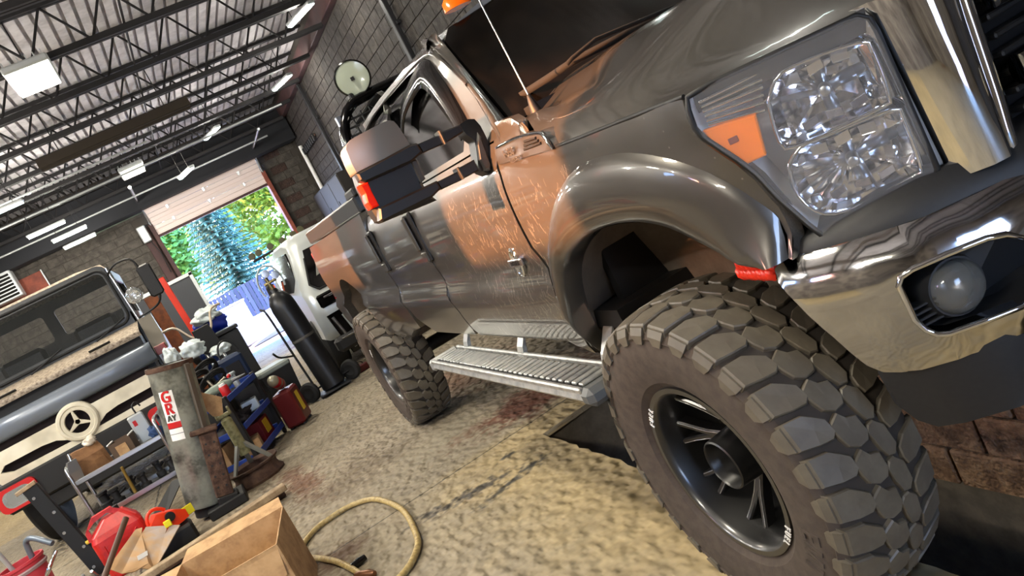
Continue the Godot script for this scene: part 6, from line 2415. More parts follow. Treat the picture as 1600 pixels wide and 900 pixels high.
	s.lathe([[0.059, 0.0], [0.0595, 0.03], [0.059, 0.06]], Transform3D(Basis(Vector3.RIGHT, PI / 2 - 0.5), Vector3(0, 0.1, 0)), 20)
	obj("band", s, m.red, k)
	s = Shape.new()
	s.lathe([[0.059, -0.06], [0.0595, -0.05], [0.059, -0.04]], Transform3D(Basis(Vector3.RIGHT, PI / 2 - 0.5), Vector3(0, 0.1, 0)), 20)
	obj("band", s, m.red, k)

func trolley():
	var t := thing("tube_trolley", "bright steel tube trolley with two shelves in front of the lorry grille", "trolley", Vector3(-1.1, 0, -7.75))
	var hw := 0.37
	var hd := 0.24
	var s := Shape.new()
	for sx in [-1, 1]:
		s = Shape.new()
		s.tube(resample([Vector3(sx * hw, 0.0, hd), Vector3(sx * hw, 0.5, hd), Vector3(sx * hw, 0.74, hd), Vector3(sx * hw, 0.8, hd - 0.06), Vector3(sx * hw, 0.8, -hd + 0.06), Vector3(sx * hw, 0.74, -hd), Vector3(sx * hw, 0.0, -hd)], 40), 0.016, 8)
		obj("side_hoop", s, m.bright_steel, t)
	for y in [0.33, 0.66]:
		s = Shape.new()
		s.box(Vector3(0, y - 0.02, 0), Vector3(hw * 2, 0.01, hd * 2))
		var sh := obj("shelf", s, m.black, t)
		for zz in [-hd, hd]:
			s = Shape.new()
			s.box(Vector3(0, y, zz), Vector3(hw * 2, 0.04, 0.022), 0.005)
			obj("shelf_rail", s, m.bright_steel, sh)
	var o := t.position
	# paper bag, cartons, tins on the upper shelf
	var pb := thing("paper_bag", "crumpled brown paper bag on the steel trolley", "bag", o + Vector3(-0.2, 0.65, 0.05), 0.3)
	s = Shape.new()
	rng.seed = 17
	var rings := []
	for q in [[0.0, 0.13, 0.085], [0.1, 0.135, 0.09], [0.15, 0.125, 0.08], [0.2, 0.12, 0.05], [0.23, 0.115, 0.03]]:
		var ring := []
		for k in 12:
			var a := TAU * k / 12
			ring.append(Vector3(signf(cos(a)) * pow(absf(cos(a)), 0.5) * q[1] + rng.randf_range(-0.012, 0.012), q[0] + rng.randf_range(-0.008, 0.008) * (1.0 if q[0] > 0 else 0.0), signf(sin(a)) * pow(absf(sin(a)), 0.5) * q[2] + rng.randf_range(-0.01, 0.01)))
		rings.append(ring)
	s.loft(rings, true, true, true)
	obj("paper", s, grained([Color(0.42, 0.29, 0.17), Color(0.52, 0.37, 0.23)], 141, 0.03, 0.85, 2.0), pb)
	single("plastic_wrap", lump(o + Vector3(-0.14, 0.9, 0.05), Vector3(0.1, 0.08, 0.08), 9, 0.3), mat(Color(0.8, 0.76, 0.68), 0.25), "pale plastic wrap poking out of the brown paper bag", "wrap")
	var oc := thing("open_carton", "open brown carton with white rims on the steel trolley", "box", o + Vector3(0.06, 0.65, 0.02), -0.1)
	s = Shape.new()
	for e in [[Vector3(0.09, 0.07, 0), Vector3(0.005, 0.14, 0.2)], [Vector3(-0.09, 0.07, 0), Vector3(0.005, 0.14, 0.2)], [Vector3(0, 0.07, -0.1), Vector3(0.18, 0.14, 0.005)], [Vector3(0, 0.07, 0.1), Vector3(0.18, 0.14, 0.005)], [Vector3(0, 0.004, 0), Vector3(0.18, 0.006, 0.2)]]:
		s.box(e[0], e[1])
	obj("walls", s, mat(Color(0.32, 0.25, 0.19), 0.85), oc)
	s = Shape.new()
	s.box(Vector3(0, 0.06, 0.105), Vector3(0.09, 0.09, 0.004))
	obj("label", s, m.cardboard, oc)
	s = Shape.new()
	s.box(Vector3(0.09, 0.145, 0.0), Vector3(0.014, 0.012, 0.21), 0.003)
	s.box(Vector3(-0.09, 0.145, 0.0), Vector3(0.014, 0.012, 0.21), 0.003)
	obj("white_rim", s, m.white, oc)
	var can := thing("fluid_tin", "pale rectangular fluid tin with a red mark and a hose on the steel trolley", "tin", o + Vector3(0.24, 0.65, -0.04), 0.2)
	s = Shape.new()
	s.box(Vector3(0, 0.13, 0), Vector3(0.13, 0.26, 0.07), 0.012)
	obj("body", s, m.pale_metal, can)
	s = Shape.new()
	s.box(Vector3(-0.03, 0.19, 0.0365), Vector3(0.03, 0.05, 0.002))
	obj("red_mark", s, m.red, can)
	s = Shape.new()
	s.tube(resample([Vector3(0.02, 0.26, 0), Vector3(0.02, 0.33, 0), Vector3(0.06, 0.35, 0), Vector3(0.08, 0.3, 0)], 12), 0.008, 6)
	obj("spout_hose", s, m.black, can)
	var cl := thing("shop_clamp", "grey steel clamp hooked over the corner of the steel trolley", "clamp", o + Vector3(-0.33, 0.65, 0.2), 0.4)
	s = Shape.new()
	s.loft([rect(Vector3(0, 0.0, 0), Vector3(0.035, 0, 0), Vector3(0, 0, 0.025)), rect(Vector3(0, 0.1, 0), Vector3(0.05, 0, 0), Vector3(0, 0, 0.03)), rect(Vector3(0.02, 0.19, 0), Vector3(0.035, 0, 0), Vector3(0, 0, 0.025))], true, true, true)
	obj("jaw", s, m.bright_steel, cl)
	s = Shape.new()
	s.tube([Vector3(0.02, 0.19, 0), Vector3(0.03, 0.25, 0)], 0.014, 8)
	obj("knob", s, m.chrome, cl)
	single("blue_rag", lump(o + Vector3(0.33, 0.7, 0.06), Vector3(0.1, 0.12, 0.12), 21, 0.4), mat(Color(0.16, 0.26, 0.42), 0.8), "folded blue rag at the end of the steel trolley", "rag")
	# engine parts on the lower shelf
	rng.seed = 31
	for k in 6:
		var p := o + Vector3(-0.3 + k * 0.12, 0.32, 0.1 * (1 if k % 2 else -1))
		var pt := thing("machine_part", "dark greasy machine part on the lower shelf of the steel trolley", "machine part", p, rng.randf() * 3, "machine parts on the trolley shelf")
		s = Shape.new()
		var r := rng.randf_range(0.035, 0.06)
		s.lathe([[0.0, 0.0], [r, 0.0], [r, 0.04], [r * 0.6, 0.05], [r * 0.6, 0.11], [r * 0.8, 0.12], [r * 0.8, 0.14], [0.0, 0.14]], Transform3D(Basis(Vector3.RIGHT, 0.0), Vector3.ZERO), 14)
		obj("casting", s, mat(Color(0.1, 0.1, 0.1).lightened(rng.randf_range(0, 0.15)), 0.6, 0.4), pt)
		s = Shape.new()
		s.tube([Vector3(r * 0.5, 0.08, 0), Vector3(r * 1.6, 0.1, 0.02)], 0.014, 8)
		obj("pipe_stub", s, m.steel_dark, pt)
	s = Shape.new()
	s.tube([o + Vector3(-0.03, 0.33, 0.2), o + Vector3(-0.01, 0.6, 0.26)], [0.016, 0.012], 8)
	single("brass_rod", s, mat(Color(0.6, 0.5, 0.25), 0.4, 0.5), "short brass coloured rod standing at the front of the steel trolley", "rod")

func left_pile():
	# fuel can
	var red := grained([Color(0.62, 0.06, 0.05), Color(0.74, 0.1, 0.08), Color(0.78, 0.14, 0.11)], 151, 0.02, 0.38, 1.5)
	var t := thing("fuel_can", "red plastic fuel can with a moulded top handle standing before the lorry", "fuel can", Vector3(-1.24, 0, -6.72), 0.15)
	var s := Shape.new()
	var rings := []
	for q in [[0.0, 0.17, 0.11], [0.015, 0.185, 0.125], [0.3, 0.185, 0.125], [0.34, 0.17, 0.11], [0.42, 0.08, 0.07]]:
		var ring := []
		for p in round_rect(-q[1], -q[2], q[1], q[2], 0.04):
			ring.append(Vector3(p.x + (0.03 if q[0] > 0.4 else 0.0), q[0], p.y))
		rings.append(ring)
	s.loft(rings, true, true, true)
	obj("tank", s, red, t)
	s = Shape.new()
	s.loft([rect(Vector3(0.08, 0.41, 0), Vector3(0, 0, 0.03), Vector3(0.025, 0, 0)), rect(Vector3(0.02, 0.46, 0), Vector3(0, 0, 0.03), Vector3(0.02, 0.012, 0)), rect(Vector3(-0.1, 0.45, 0), Vector3(0, 0, 0.03), Vector3(0.004, 0.02, 0)), rect(Vector3(-0.17, 0.4, 0), Vector3(0, 0, 0.03), Vector3(0.014, 0.014, 0)), rect(Vector3(-0.17, 0.32, 0), Vector3(0, 0, 0.03), Vector3(0.02, 0, 0))], true, true, true)
	obj("handle", s, red, t)
	s = Shape.new()
	s.lathe([[0.03, 0.41], [0.03, 0.46], [0.0, 0.465]], Transform3D(Basis(), Vector3(0.06, 0, 0)), 14)
	obj("cap", s, m.black, t)
	for k in 2:
		s = Shape.new()
		s.tube([Vector3(-0.12, 0.06, 0.126), Vector3(0.12 - k * 0.24, 0.26, 0.126)], 0.007, 6)
		obj("rib", s, red, t)
	s = Shape.new()
	s.lathe([[0.0, -0.012], [0.014, -0.01], [0.014, 0.01], [0.0, 0.012]], Transform3D(Basis(Vector3.FORWARD, PI / 2), Vector3(-0.2, 0.33, 0)), 10)
	obj("vent_plug", s, mat(Color(0.8, 0.7, 0.2), 0.5), t)
	# steel channel post
	var cp := thing("channel_post", "upright dark steel channel with bolts standing between lorry and fuel can", "post", Vector3(-1.52, 0, -7.0), 0)
	s = Shape.new()
	var b := Basis(Vector3(0, 0, 1), 0.13)
	s.box(b * Vector3(0, 0.44, 0), Vector3(0.11, 0.84, 0.02), 0.003, b)
	s.box(b * Vector3(-0.05, 0.44, -0.03), Vector3(0.012, 0.84, 0.06), 0.003, b)
	s.box(b * Vector3(0.05, 0.44, -0.03), Vector3(0.012, 0.84, 0.06), 0.003, b)
	obj("channel", s, mat(Color(0.11, 0.115, 0.12), 0.45, 0.3), cp)
	s = Shape.new()
	s.box(Vector3(0, 0.01, 0), Vector3(0.26, 0.02, 0.2), 0.004)
	obj("base_plate", s, m.rust, cp)
	for k in 5:
		s = Shape.new()
		s.lathe([[0.012, 0.0], [0.012, 0.008], [0.0, 0.009]], Transform3D(Basis(Vector3.RIGHT, PI / 2), b * Vector3(0.02 * (1 if k % 2 else -1), 0.1 + k * 0.17, 0.01)), 8)
		obj("bolt", s, m.bright_steel, cp)
	s = Shape.new()
	s.box(b * Vector3(-0.02, 0.875, 0.0), Vector3(0.15, 0.03, 0.05), 0.004, b)
	obj("wood_pad", s, m.wood, cp)
	# broom handle leaning over the pile
	s = Shape.new()
	s.tube([on_z(158, 915, -5.8), on_z(197, 809, -6.1)], 0.02, 10)
	single("broom_handle", s, mat(Color(0.3, 0.2, 0.14), 0.5), "dark brown wooden handle leaning in front of the red fuel can", "handle")
	# flattened carton
	s = Shape.new()
	s.slab([on_z(168, 888, -6.0), on_z(212, 827, -6.3), on_z(222, 824, -6.3), on_z(221, 834, -6.27), on_z(228, 823, -6.3), on_z(262, 821, -6.3), on_z(258, 834, -6.25), on_z(266, 820, -6.3), on_z(281, 820, -6.3), on_z(242, 890, -5.98), on_z(222, 888, -5.98), on_z(232, 880, -6.0), on_z(210, 893, -5.97), on_z(190, 896, -5.97)], Vector3(0, -0.006, -0.004))
	var fc := single("flattened_carton", s, grained([Color(0.66, 0.52, 0.36), Color(0.74, 0.6, 0.44), Color(0.66, 0.68, 0.72)], 153, 0.008, 0.85, 0.9), "flattened pale carton with a small white label leaning on the pile", "cardboard")
	s = Shape.new()
	s.slab([on_z(214, 869, -6.04), on_z(230, 860, -6.08), on_z(231, 867, -6.06), on_z(216, 876, -6.02)], Vector3(0, -0.002, -0.002))
	obj("label", s, m.white, fc)
	# dark plank leaning to the cylinder
	s = Shape.new()
	s.slab([on_z(232, 818, -6.75), on_z(268, 752, -7.05), on_z(287, 743, -7.05), on_z(256, 812, -6.75)], Vector3(0, -0.01, -0.025))
	single("dark_plank", s, mat(Color(0.13, 0.135, 0.14), 0.6), "charcoal grey plank leaning between the fuel can and the grey cylinder", "plank")
	# black case with an orange chain saw on it
	var cs := thing("saw_case", "low black case on the floor under the orange saw", "case", Vector3(-0.92, 0, -6.42), 0.1)
	s = Shape.new()
	s.box(Vector3(0, 0.07, 0), Vector3(0.34, 0.14, 0.22), 0.02)
	obj("body", s, m.black, cs)
	s = Shape.new()
	s.box(Vector3(0, 0.145, 0), Vector3(0.1, 0.012, 0.03), 0.003)
	obj("lid_handle", s, m.black_plastic, cs)
	var saw := thing("chain_saw", "orange and black chain saw resting on the low black case", "saw", Vector3(-0.9, 0.15, -6.42), 0.35)
	s = Shape.new()
	s.loft([rect(Vector3(-0.13, 0.05, 0), Vector3(0, 0.035, 0), Vector3(0, 0, 0.05)), rect(Vector3(-0.04, 0.08, 0), Vector3(0, 0.075, 0), Vector3(0, 0, 0.06)), rect(Vector3(0.08, 0.06, 0), Vector3(0, 0.055, 0), Vector3(0, 0, 0.06)), rect(Vector3(0.15, 0.04, 0), Vector3(0, 0.03, 0), Vector3(0, 0, 0.04))], true, true, true)
	obj("body", s, mat(Color(0.9, 0.22, 0.05), 0.4), saw)
	s = Shape.new()
	s.tube(arc(Vector3(-0.02, 0.08, 0), Vector3(0.06, 0.06, 0), Vector3(-0.06, 0.09, 0), 0, PI, 12), 0.013, 8)
	obj("handle", s, mat(Color(0.85, 0.2, 0.05), 0.4), saw)
	s = Shape.new()
	s.lathe([[0.0, 0.0], [0.035, 0.0], [0.035, 0.02], [0.0, 0.022]], Transform3D(Basis(Vector3.RIGHT, PI / 2), Vector3(0.03, 0.09, 0.06)), 14)
	obj("starter", s, m.black, saw)
	s = Shape.new()
	s.box(Vector3(0.16, 0.05, 0.03), Vector3(0.09, 0.07, 0.01), 0.003)
	obj("guard", s, mat(Color(0.8, 0.75, 0.1), 0.5), saw)
	s = Shape.new()
	s.box(on_z(262, 818, -6.28), Vector3(0.05, 0.05, 0.012), 0.008)
	single("yellow_tag", s, mat(Color(0.9, 0.85, 0.1), 0.5), "bright yellow tag on the edge of the flattened carton", "tag")
	# planks on the floor
	for q in [[Vector3(-0.85, 0.03, -6.02), 1.5, 0.13, 0.55, "weathered grey plank lying before the grey cylinder", m.rust], [Vector3(-0.72, 0.085, -5.86), 1.3, 0.09, 0.62, "narrow pale plank lying on the weathered grey one", m.wood], [Vector3(-0.95, 0.02, -5.62), 0.7, 0.1, 0.9, "short pale wooden board with a split end near the open box", m.wood]]:
		s = Shape.new()
		s.box(Vector3.ZERO, Vector3(q[1], 0.045, q[2]), 0.005)
		var o := single("plank", s, q[5], q[4], "plank", "loose planks on the floor")
		o.position = q[0]
		o.rotation.y = q[3] - 0.5
	# big open carton
	var bx := thing("open_box", "large open cardboard box with raised flaps near the hose loop", "box", Vector3(-0.43, 0, -4.10), -0.16)
	s = Shape.new()
	var h := 0.36
	var r := 0.275
	for e in [[Vector3(r, h / 2, 0), Vector3(0.006, h, r * 2)], [Vector3(-r, h / 2, 0), Vector3(0.006, h, r * 2)], [Vector3(0, h / 2, -r), Vector3(r * 2, h, 0.006)], [Vector3(0, h / 2, r), Vector3(r * 2, h, 0.006)], [Vector3(0, 0.004, 0), Vector3(r * 2, 0.006, r * 2)]]:
		s.box(e[0], e[1])
	obj("walls", s, m.cardboard, bx)
	for f in [[[Vector3(-r, h, -r), Vector3(r, h, -r), Vector3(r - 0.02, h + 0.02, -r - 0.14), Vector3(-r + 0.02, h + 0.02, -r - 0.14)], Vector3(0, -0.005, 0)], [[Vector3(-r, h, -r), Vector3(-r, h, r), Vector3(-r - 0.13, h + 0.01, r - 0.03), Vector3(-r - 0.13, h + 0.01, -r + 0.03)], Vector3(0, -0.005, 0)], [[Vector3(-r, h, r), Vector3(r, h, r), Vector3(r - 0.02, h - 0.14, r + 0.02), Vector3(-r + 0.02, h - 0.14, r + 0.02)], Vector3(0, -0.004, -0.003)]]:
		s = Shape.new()
		s.slab(f[0], f[1])
		obj("flap", s, m.cardboard, bx)
	# bucket with a grey pipe bent over its rim
	var bk := thing("red_bucket", "worn red bucket with tools hooked over its rim beside the lorry headlamp", "bucket", Vector3(-1.97, 0, -7.1))
	s = Shape.new()
	s.lathe([[0.0, 0.0], [0.125, 0.0], [0.155, 0.36], [0.165, 0.37], [0.165, 0.39], [0.15, 0.39], [0.12, 0.02], [0.0, 0.02]], Transform3D.IDENTITY, 28)
	obj("pail", s, mat(Color(0.72, 0.2, 0.24), 0.5), bk)
	s = Shape.new()
	s.lathe([[0.16, 0.31], [0.168, 0.33], [0.162, 0.34]], Transform3D.IDENTITY, 28)
	obj("band", s, mat(Color(0.6, 0.5, 0.5), 0.5), bk)
	s = Shape.new()
	s.tube(resample([Vector3(-1.9, 0.2, -7.1), Vector3(-1.87, 0.46, -7.08), Vector3(-1.84, 0.52, -7.05), Vector3(-1.78, 0.51, -7.0), Vector3(-1.68, 0.42, -6.92)], 20), 0.022, 8)
	single("bent_pipe", s, mat(Color(0.42, 0.46, 0.5), 0.4, 0.4), "bent blue grey pipe hooked out of the red bucket", "pipe")
	s = Shape.new()
	s.tube([Vector3(-2.0, 0.2, -7.06), Vector3(-2.02, 0.56, -6.98)], 0.018, 8)
	single("breaker_bar", s, m.pale_metal, "straight pale bar standing in the red bucket", "bar")
	s = Shape.new()
	var a := on_z(66, 915, -6.9)
	var e2 := on_z(88, 860, -6.95)
	s.tube([a, a.lerp(e2, 0.3), a.lerp(e2, 0.32), a.lerp(e2, 0.6), a.lerp(e2, 0.62), e2], [0.013, 0.013, 0.017, 0.017, 0.014, 0.016], 8)
	single("ratchet_extension", s, m.chrome, "chrome ratchet extension standing up from the parts heap", "ratchet")
	# parts heap around the channel post
	rng.seed = 44
	for k in 5:
		var p := Vector3(-1.88 + k * 0.09, 0, -6.74 + rng.randf_range(-0.06, 0.04))
		var g := thing("scrap_part", "small dark scrap part in the heap around the channel post", "scrap", p, rng.randf() * 3, "scrap parts around the channel post")
		s = Shape.new()
		s.box(Vector3(0, 0.03, 0), Vector3(rng.randf_range(0.06, 0.12), 0.06, 0.06), 0.01)
		obj("block", s, m.rust if k % 2 else m.steel_dark, g)
		s = Shape.new()
		s.tube([Vector3(0.02, 0.06, 0), Vector3(-0.03, 0.13, 0.02)], 0.012, 6)
		obj("stub", s, m.bright_steel, g)
	var wb := thing("wood_block", "pale chocks of wood stacked at the foot of the channel post", "wood block", Vector3(-1.24, 0, -7.02), 0.2)
	s = Shape.new()
	s.box(Vector3(0, 0.05, 0), Vector3(0.2, 0.1, 0.1), 0.006)
	obj("chock", s, m.wood, wb)
	s = Shape.new()
	s.box(Vector3(-0.03, 0.14, 0), Vector3(0.1, 0.08, 0.09), 0.006)
	obj("chock", s, m.wood, wb)

func gas_bottle():
	var c := Vector3(0.86, 0, -9.12)
	var lean := Basis(Vector3(0, 0, 1), 0.06)
	var t := thing("gas_cylinder", "tall black gas cylinder with brass valve strapped on a hand cart", "gas cylinder", c + Vector3(0, 0.05, 0))
	var s := Shape.new()
	s.lathe([[0.0, 0.0], [0.12, 0.0], [0.135, 0.02], [0.135, 1.02], [0.125, 1.1], [0.09, 1.17], [0.05, 1.2], [0.04, 1.24], [0.0, 1.24]], Transform3D(lean, Vector3.ZERO), 32)
	obj("bottle", s, grained([Color(0.05, 0.055, 0.065), Color(0.08, 0.085, 0.095)], 161, 0.03, 0.4, 1.0), t)
	s = Shape.new()
	s.tube([lean * Vector3(0, 1.22, 0), lean * Vector3(0, 1.38, 0)], 0.022, 10)
	s.tube([lean * Vector3(-0.05, 1.32, 0), lean * Vector3(0.09, 1.32, 0.02)], 0.016, 8)
	obj("valve", s, mat(Color(0.6, 0.55, 0.4), 0.3, 0.9), t)
	for k in 2:
		s = Shape.new()
		s.lathe([[0.0, -0.02], [0.04, -0.018], [0.045, 0.0], [0.042, 0.016], [0.0, 0.018]], Transform3D(Basis(Vector3.RIGHT, PI / 2), lean * Vector3(0.1 - k * 0.08, 1.36 + k * 0.06, 0.04)), 18)
		obj("gauge", s, m.bright_steel, t)
	s = Shape.new()
	s.tube(arc(lean * Vector3(0.02, 1.3, 0.02), Vector3(0.13, 0, 0), Vector3(0, 0.2, 0.04), -0.4, PI + 0.5, 22), 0.011, 6)
	obj("gas_hose", s, mat(Color(0.7, 0.74, 0.74), 0.4), t)
	s = Shape.new()
	s.lathe([[0.1365, 0.62], [0.139, 0.635], [0.1365, 0.65]], Transform3D(lean, Vector3.ZERO), 28)
	obj("strap", s, mat(Color(0.25, 0.24, 0.22), 0.6), t)
	var k := thing("cylinder_cart", "black two wheeled cylinder cart carrying the tall gas cylinder", "hand cart", c + Vector3(-0.02, 0, 0))
	s = Shape.new()
	for sx in [-0.16, 0.16]:
		s.tube(resample([lean * Vector3(sx, 0.05, -0.12), lean * Vector3(sx, 0.6, -0.15), lean * Vector3(sx, 1.1, -0.16), lean * Vector3(sx - 0.03, 1.16, -0.22)], 16), 0.014, 6)
	obj("frame", s, m.black, k)
	s = Shape.new()
	s.box(Vector3(0, 0.035, 0.02), Vector3(0.36, 0.02, 0.32), 0.004)
	obj("foot_plate", s, m.black, k)
	for sx in [-0.25, 0.25]:
		s = Shape.new()
		s.lathe([[0.0, -0.02], [0.05, -0.022], [0.06, -0.03], [0.1, -0.03], [0.115, -0.015], [0.115, 0.015], [0.1, 0.03], [0.06, 0.03], [0.0, 0.02]], Transform3D(Basis(Vector3.FORWARD, PI / 2) * Basis(Vector3.RIGHT, 0.0), Vector3(sx, 0.116, 0.0)), 28)
		var w := obj("wheel", s, m.rubber, k)
		w.rotation.y = 0.9
		w.position += Vector3(sx, 0.116, 0) - Basis(Vector3.UP, 0.9) * Vector3(sx, 0.116, 0)
	s = Shape.new()
	s.tube([Vector3(-0.25, 0.116, 0), Vector3(0.25, 0.116, 0)], 0.012, 6)
	obj("axle", s, m.black, k)
	s = Shape.new()
	s.tube(resample([lean * Vector3(-0.16, 0.55, -0.14), lean * Vector3(-0.3, 0.62, -0.1), lean * Vector3(-0.34, 0.7, -0.05)], 10), 0.012, 6)
	obj("grip_bar", s, m.black, k)
	var rs := thing("red_shoe_box", "small dark red tool tin on the floor behind the pickup rear tyre", "tin", Vector3(1.22, 0, -9.3), 0.4)
	s = Shape.new()
	s.box(Vector3(0, 0.04, 0), Vector3(0.16, 0.08, 0.1), 0.01)
	obj("body", s, mat(Color(0.3, 0.06, 0.05), 0.5), rs)
	s = Shape.new()
	s.tube(arc(Vector3(0, 0.08, 0), Vector3(0.05, 0, 0), Vector3(0, 0.04, 0), 0, PI, 9), 0.006, 6)
	obj("handle", s, m.black, rs)

func bike_corner():
	# small blue motorbike seen end on, hung with bags
	var t := thing("mini_bike", "blue mini motorbike with pale handlebars and a black seat behind the tool cart", "motorbike", Vector3(-0.12, 0, -10.35), 0.2)
	var s := Shape.new()
	for z in [-0.55, 0.5]:
		s = Shape.new()
		s.lathe([[0.0, 0.03], [0.05, 0.03], [0.06, 0.012], [0.22, 0.012], [0.23, 0.05], [0.3, 0.055], [0.33, 0.03], [0.33, -0.03], [0.3, -0.055], [0.23, -0.05], [0.22, -0.012], [0.06, -0.012], [0.0, -0.03]], Transform3D(Basis(Vector3.FORWARD, PI / 2), Vector3(0, 0.33, z)), 32)
		obj("wheel", s, m.rubber, t)
	s = Shape.new()
	s.tube([Vector3(0, 0.95, 0.3), Vector3(0, 0.5, 0.05), Vector3(0, 0.42, -0.2), Vector3(0, 0.8, -0.3), Vector3(0, 0.92, 0.2)], 0.03, 8)
	obj("frame", s, m.blue, t)
	s = Shape.new()
	s.loft([rect(Vector3(0, 0.92, 0.22), Vector3(0.06, 0, 0), Vector3(0, 0.05, 0)), rect(Vector3(0, 0.98, 0.08), Vector3(0.1, 0, 0), Vector3(0, 0.09, 0)), rect(Vector3(0, 0.92, -0.1), Vector3(0.08, 0, 0), Vector3(0, 0.06, 0))], true, true)
	obj("tank", s, m.blue, t)
	s = Shape.new()
	s.loft([rect(Vector3(0, 0.9, -0.08), Vector3(0.09, 0, 0), Vector3(0, 0.05, 0)), rect(Vector3(0, 0.96, -0.35), Vector3(0.12, 0, 0), Vector3(0, 0.06, 0)), rect(Vector3(0, 1.04, -0.6), Vector3(0.1, 0, 0), Vector3(0, 0.05, 0))], true, true)
	obj("seat", s, m.black, t)
	s = Shape.new()
	for sx in [-0.08, 0.08]:
		s.tube([Vector3(sx, 0.33, 0.5), Vector3(sx, 1.1, 0.3)], 0.022, 8)
	obj("fork", s, m.bright_steel, t)
	s = Shape.new()
	s.tube(resample([Vector3(-0.36, 1.42, 0.2), Vector3(-0.22, 1.4, 0.24), Vector3(-0.1, 1.2, 0.3), Vector3(0.1, 1.2, 0.3), Vector3(0.22, 1.4, 0.24), Vector3(0.36, 1.42, 0.2)], 24), 0.015, 8)
	obj("handlebar", s, mat(Color(0.8, 0.74, 0.66), 0.35, 0.3), t)
	s = Shape.new()
	s.box(Vector3(0, 0.5, 0), Vector3(0.24, 0.24, 0.3), 0.04)
	obj("engine", s, m.steel_dark, t)
	s = Shape.new()
	s.slab([Vector3(-0.1, 1.28, 0.36), Vector3(0.1, 1.28, 0.36), Vector3(0.12, 1.0, 0.4), Vector3(0, 0.92, 0.41), Vector3(-0.12, 1.0, 0.4)], Vector3(0, 0, -0.02), 0.008)
	obj("number_board", s, m.black, t)
	# bags
	var bagm := mat(Color(0.78, 0.82, 0.82), 0.22)
	bagm.backlight_enabled = true
	bagm.backlight = Color(0.4, 0.42, 0.42)
	var k := 0
	for q in [[300, 548, -9.3, 0.26, 0.2, "large pale plastic bag slumped under the motorbike handlebars"], [322, 494, -11.6, 0.34, 0.2, "clear plastic sack lying over the blue sheet by the door jamb"], [345, 546, -9.3, 0.22, 0.12, "flat pale plastic bag hanging beside the blue machine"], [270, 560, -9.0, 0.14, 0.24, "crumpled white bag beside the lorry wing bracket"]]:
		var c := on_z(q[0], q[1], q[2])
		single("plastic_bag", lump(c, Vector3(q[3], q[4], q[3]), 60 + k, 0.28, 20), bagm, q[5], "bag", "plastic bags")
		k += 1
	var bs := mat(Color(0.05, 0.16, 0.6), 0.45)
	single("blue_sheet", lump(on_z(328, 508, -11.7), Vector3(0.46, 0.3, 0.3), 70, 0.25), bs, "bright blue tarpaulin bundle by the door jamb", "tarpaulin")
	# dark shelf carrying the bundle
	var c0 := on_z(328, 508, -11.7)
	var st := thing("storage_chest", "dark steel chest that carries the blue bundle by the door jamb", "chest", Vector3(c0.x, 0, -11.7))
	s = Shape.new()
	s.box(Vector3(0, c0.y - 0.16, 0), Vector3(0.6, 0.05, 0.5), 0.008)
	obj("lid", s, m.steel_dark, st)
	s = Shape.new()
	s.box(Vector3(0, (c0.y - 0.19) / 2 + 0.03, 0), Vector3(0.56, c0.y - 0.25, 0.46), 0.01)
	obj("body", s, m.black_plastic, st)
	for p in [[-0.22, -0.17], [0.22, -0.17], [-0.22, 0.17], [0.22, 0.17]]:
		s = Shape.new()
		s.box(Vector3(p[0], 0.03, p[1]), Vector3(0.06, 0.06, 0.06))
		obj("foot", s, m.steel_dark, st)
	# navy compressor with a black grille
	var bm := thing("compressor", "navy blue compressor box with a dark grille behind the tool cart", "compressor", Vector3(0.02, 0, -8.98), 0.2)
	s = Shape.new()
	s.box(Vector3(0, 0.72, 0), Vector3(0.28, 0.36, 0.26), 0.03)
	obj("case", s, mat(Color(0.04, 0.12, 0.24), 0.4), bm)
	s = Shape.new()
	s.box(Vector3(0, 0.72, 0.132), Vector3(0.16, 0.2, 0.01), 0.004)
	obj("grille", s, m.black, bm)
	s = Shape.new()
	s.box(Vector3(0, 0.27, 0), Vector3(0.3, 0.54, 0.28), 0.02)
	obj("stand", s, m.black_plastic, bm)
	s = Shape.new()
	s.tube(arc(Vector3(0.05, 0.9, 0), Vector3(0.1, 0, 0), Vector3(0, 0.16, 0), 0, PI, 14), 0.012, 6)
	obj("carry_bar", s, m.black, bm)
	# lidded black tote
	var tb := thing("lidded_tote", "charcoal tote with a pale grey lid standing in front of the yard", "tote", Vector3(0.36, 0, -9.45), 0.25)
	s = Shape.new()
	s.loft([rect(Vector3(0, 0, 0), Vector3(0.15, 0, 0), Vector3(0, 0, 0.15)), rect(Vector3(0, 0.5, 0), Vector3(0.18, 0, 0), Vector3(0, 0, 0.18))], true, true, true)
	obj("tub", s, m.black_plastic, tb)
	s = Shape.new()
	s.box(Vector3(0, 0.52, 0), Vector3(0.38, 0.07, 0.38), 0.02)
	obj("lid", s, mat(Color(0.55, 0.58, 0.55), 0.5), tb)
	# coiled black cables
	k = 0
	for q in [[310, 600, -8.6], [322, 582, -8.8], [335, 598, -8.5]]:
		var c := on_z(q[0], q[1], q[2])
		s = Shape.new()
		for j in 3:
			s.tube(arc(c + Vector3(0, 0.02 * j, 0.02 * j), Vector3(0.13, 0.03, 0), Vector3(0.0, 0.07, 0.12), 0, TAU * 23 / 24, 24), 0.012, 6, false, true)
		single("cable_coil", s, m.rubber, "black cable coil heaped behind the grey cylinder", "cable", "cable coils behind the grey cylinder")
	var bn := thing("parts_bin", "low black bin under the cable coils behind the grey cylinder", "bin", Vector3(-0.31, 0, -8.9), 0.0)
	s = Shape.new()
	s.box(Vector3(0, 0.3, 0), Vector3(0.27, 0.6, 0.3), 0.03)
	obj("tub", s, m.black_plastic, bn)
	s = Shape.new()
	s.box(Vector3(0, 0.6, 0), Vector3(0.3, 0.03, 0.34), 0.01)
	obj("rim", s, m.black, bn)
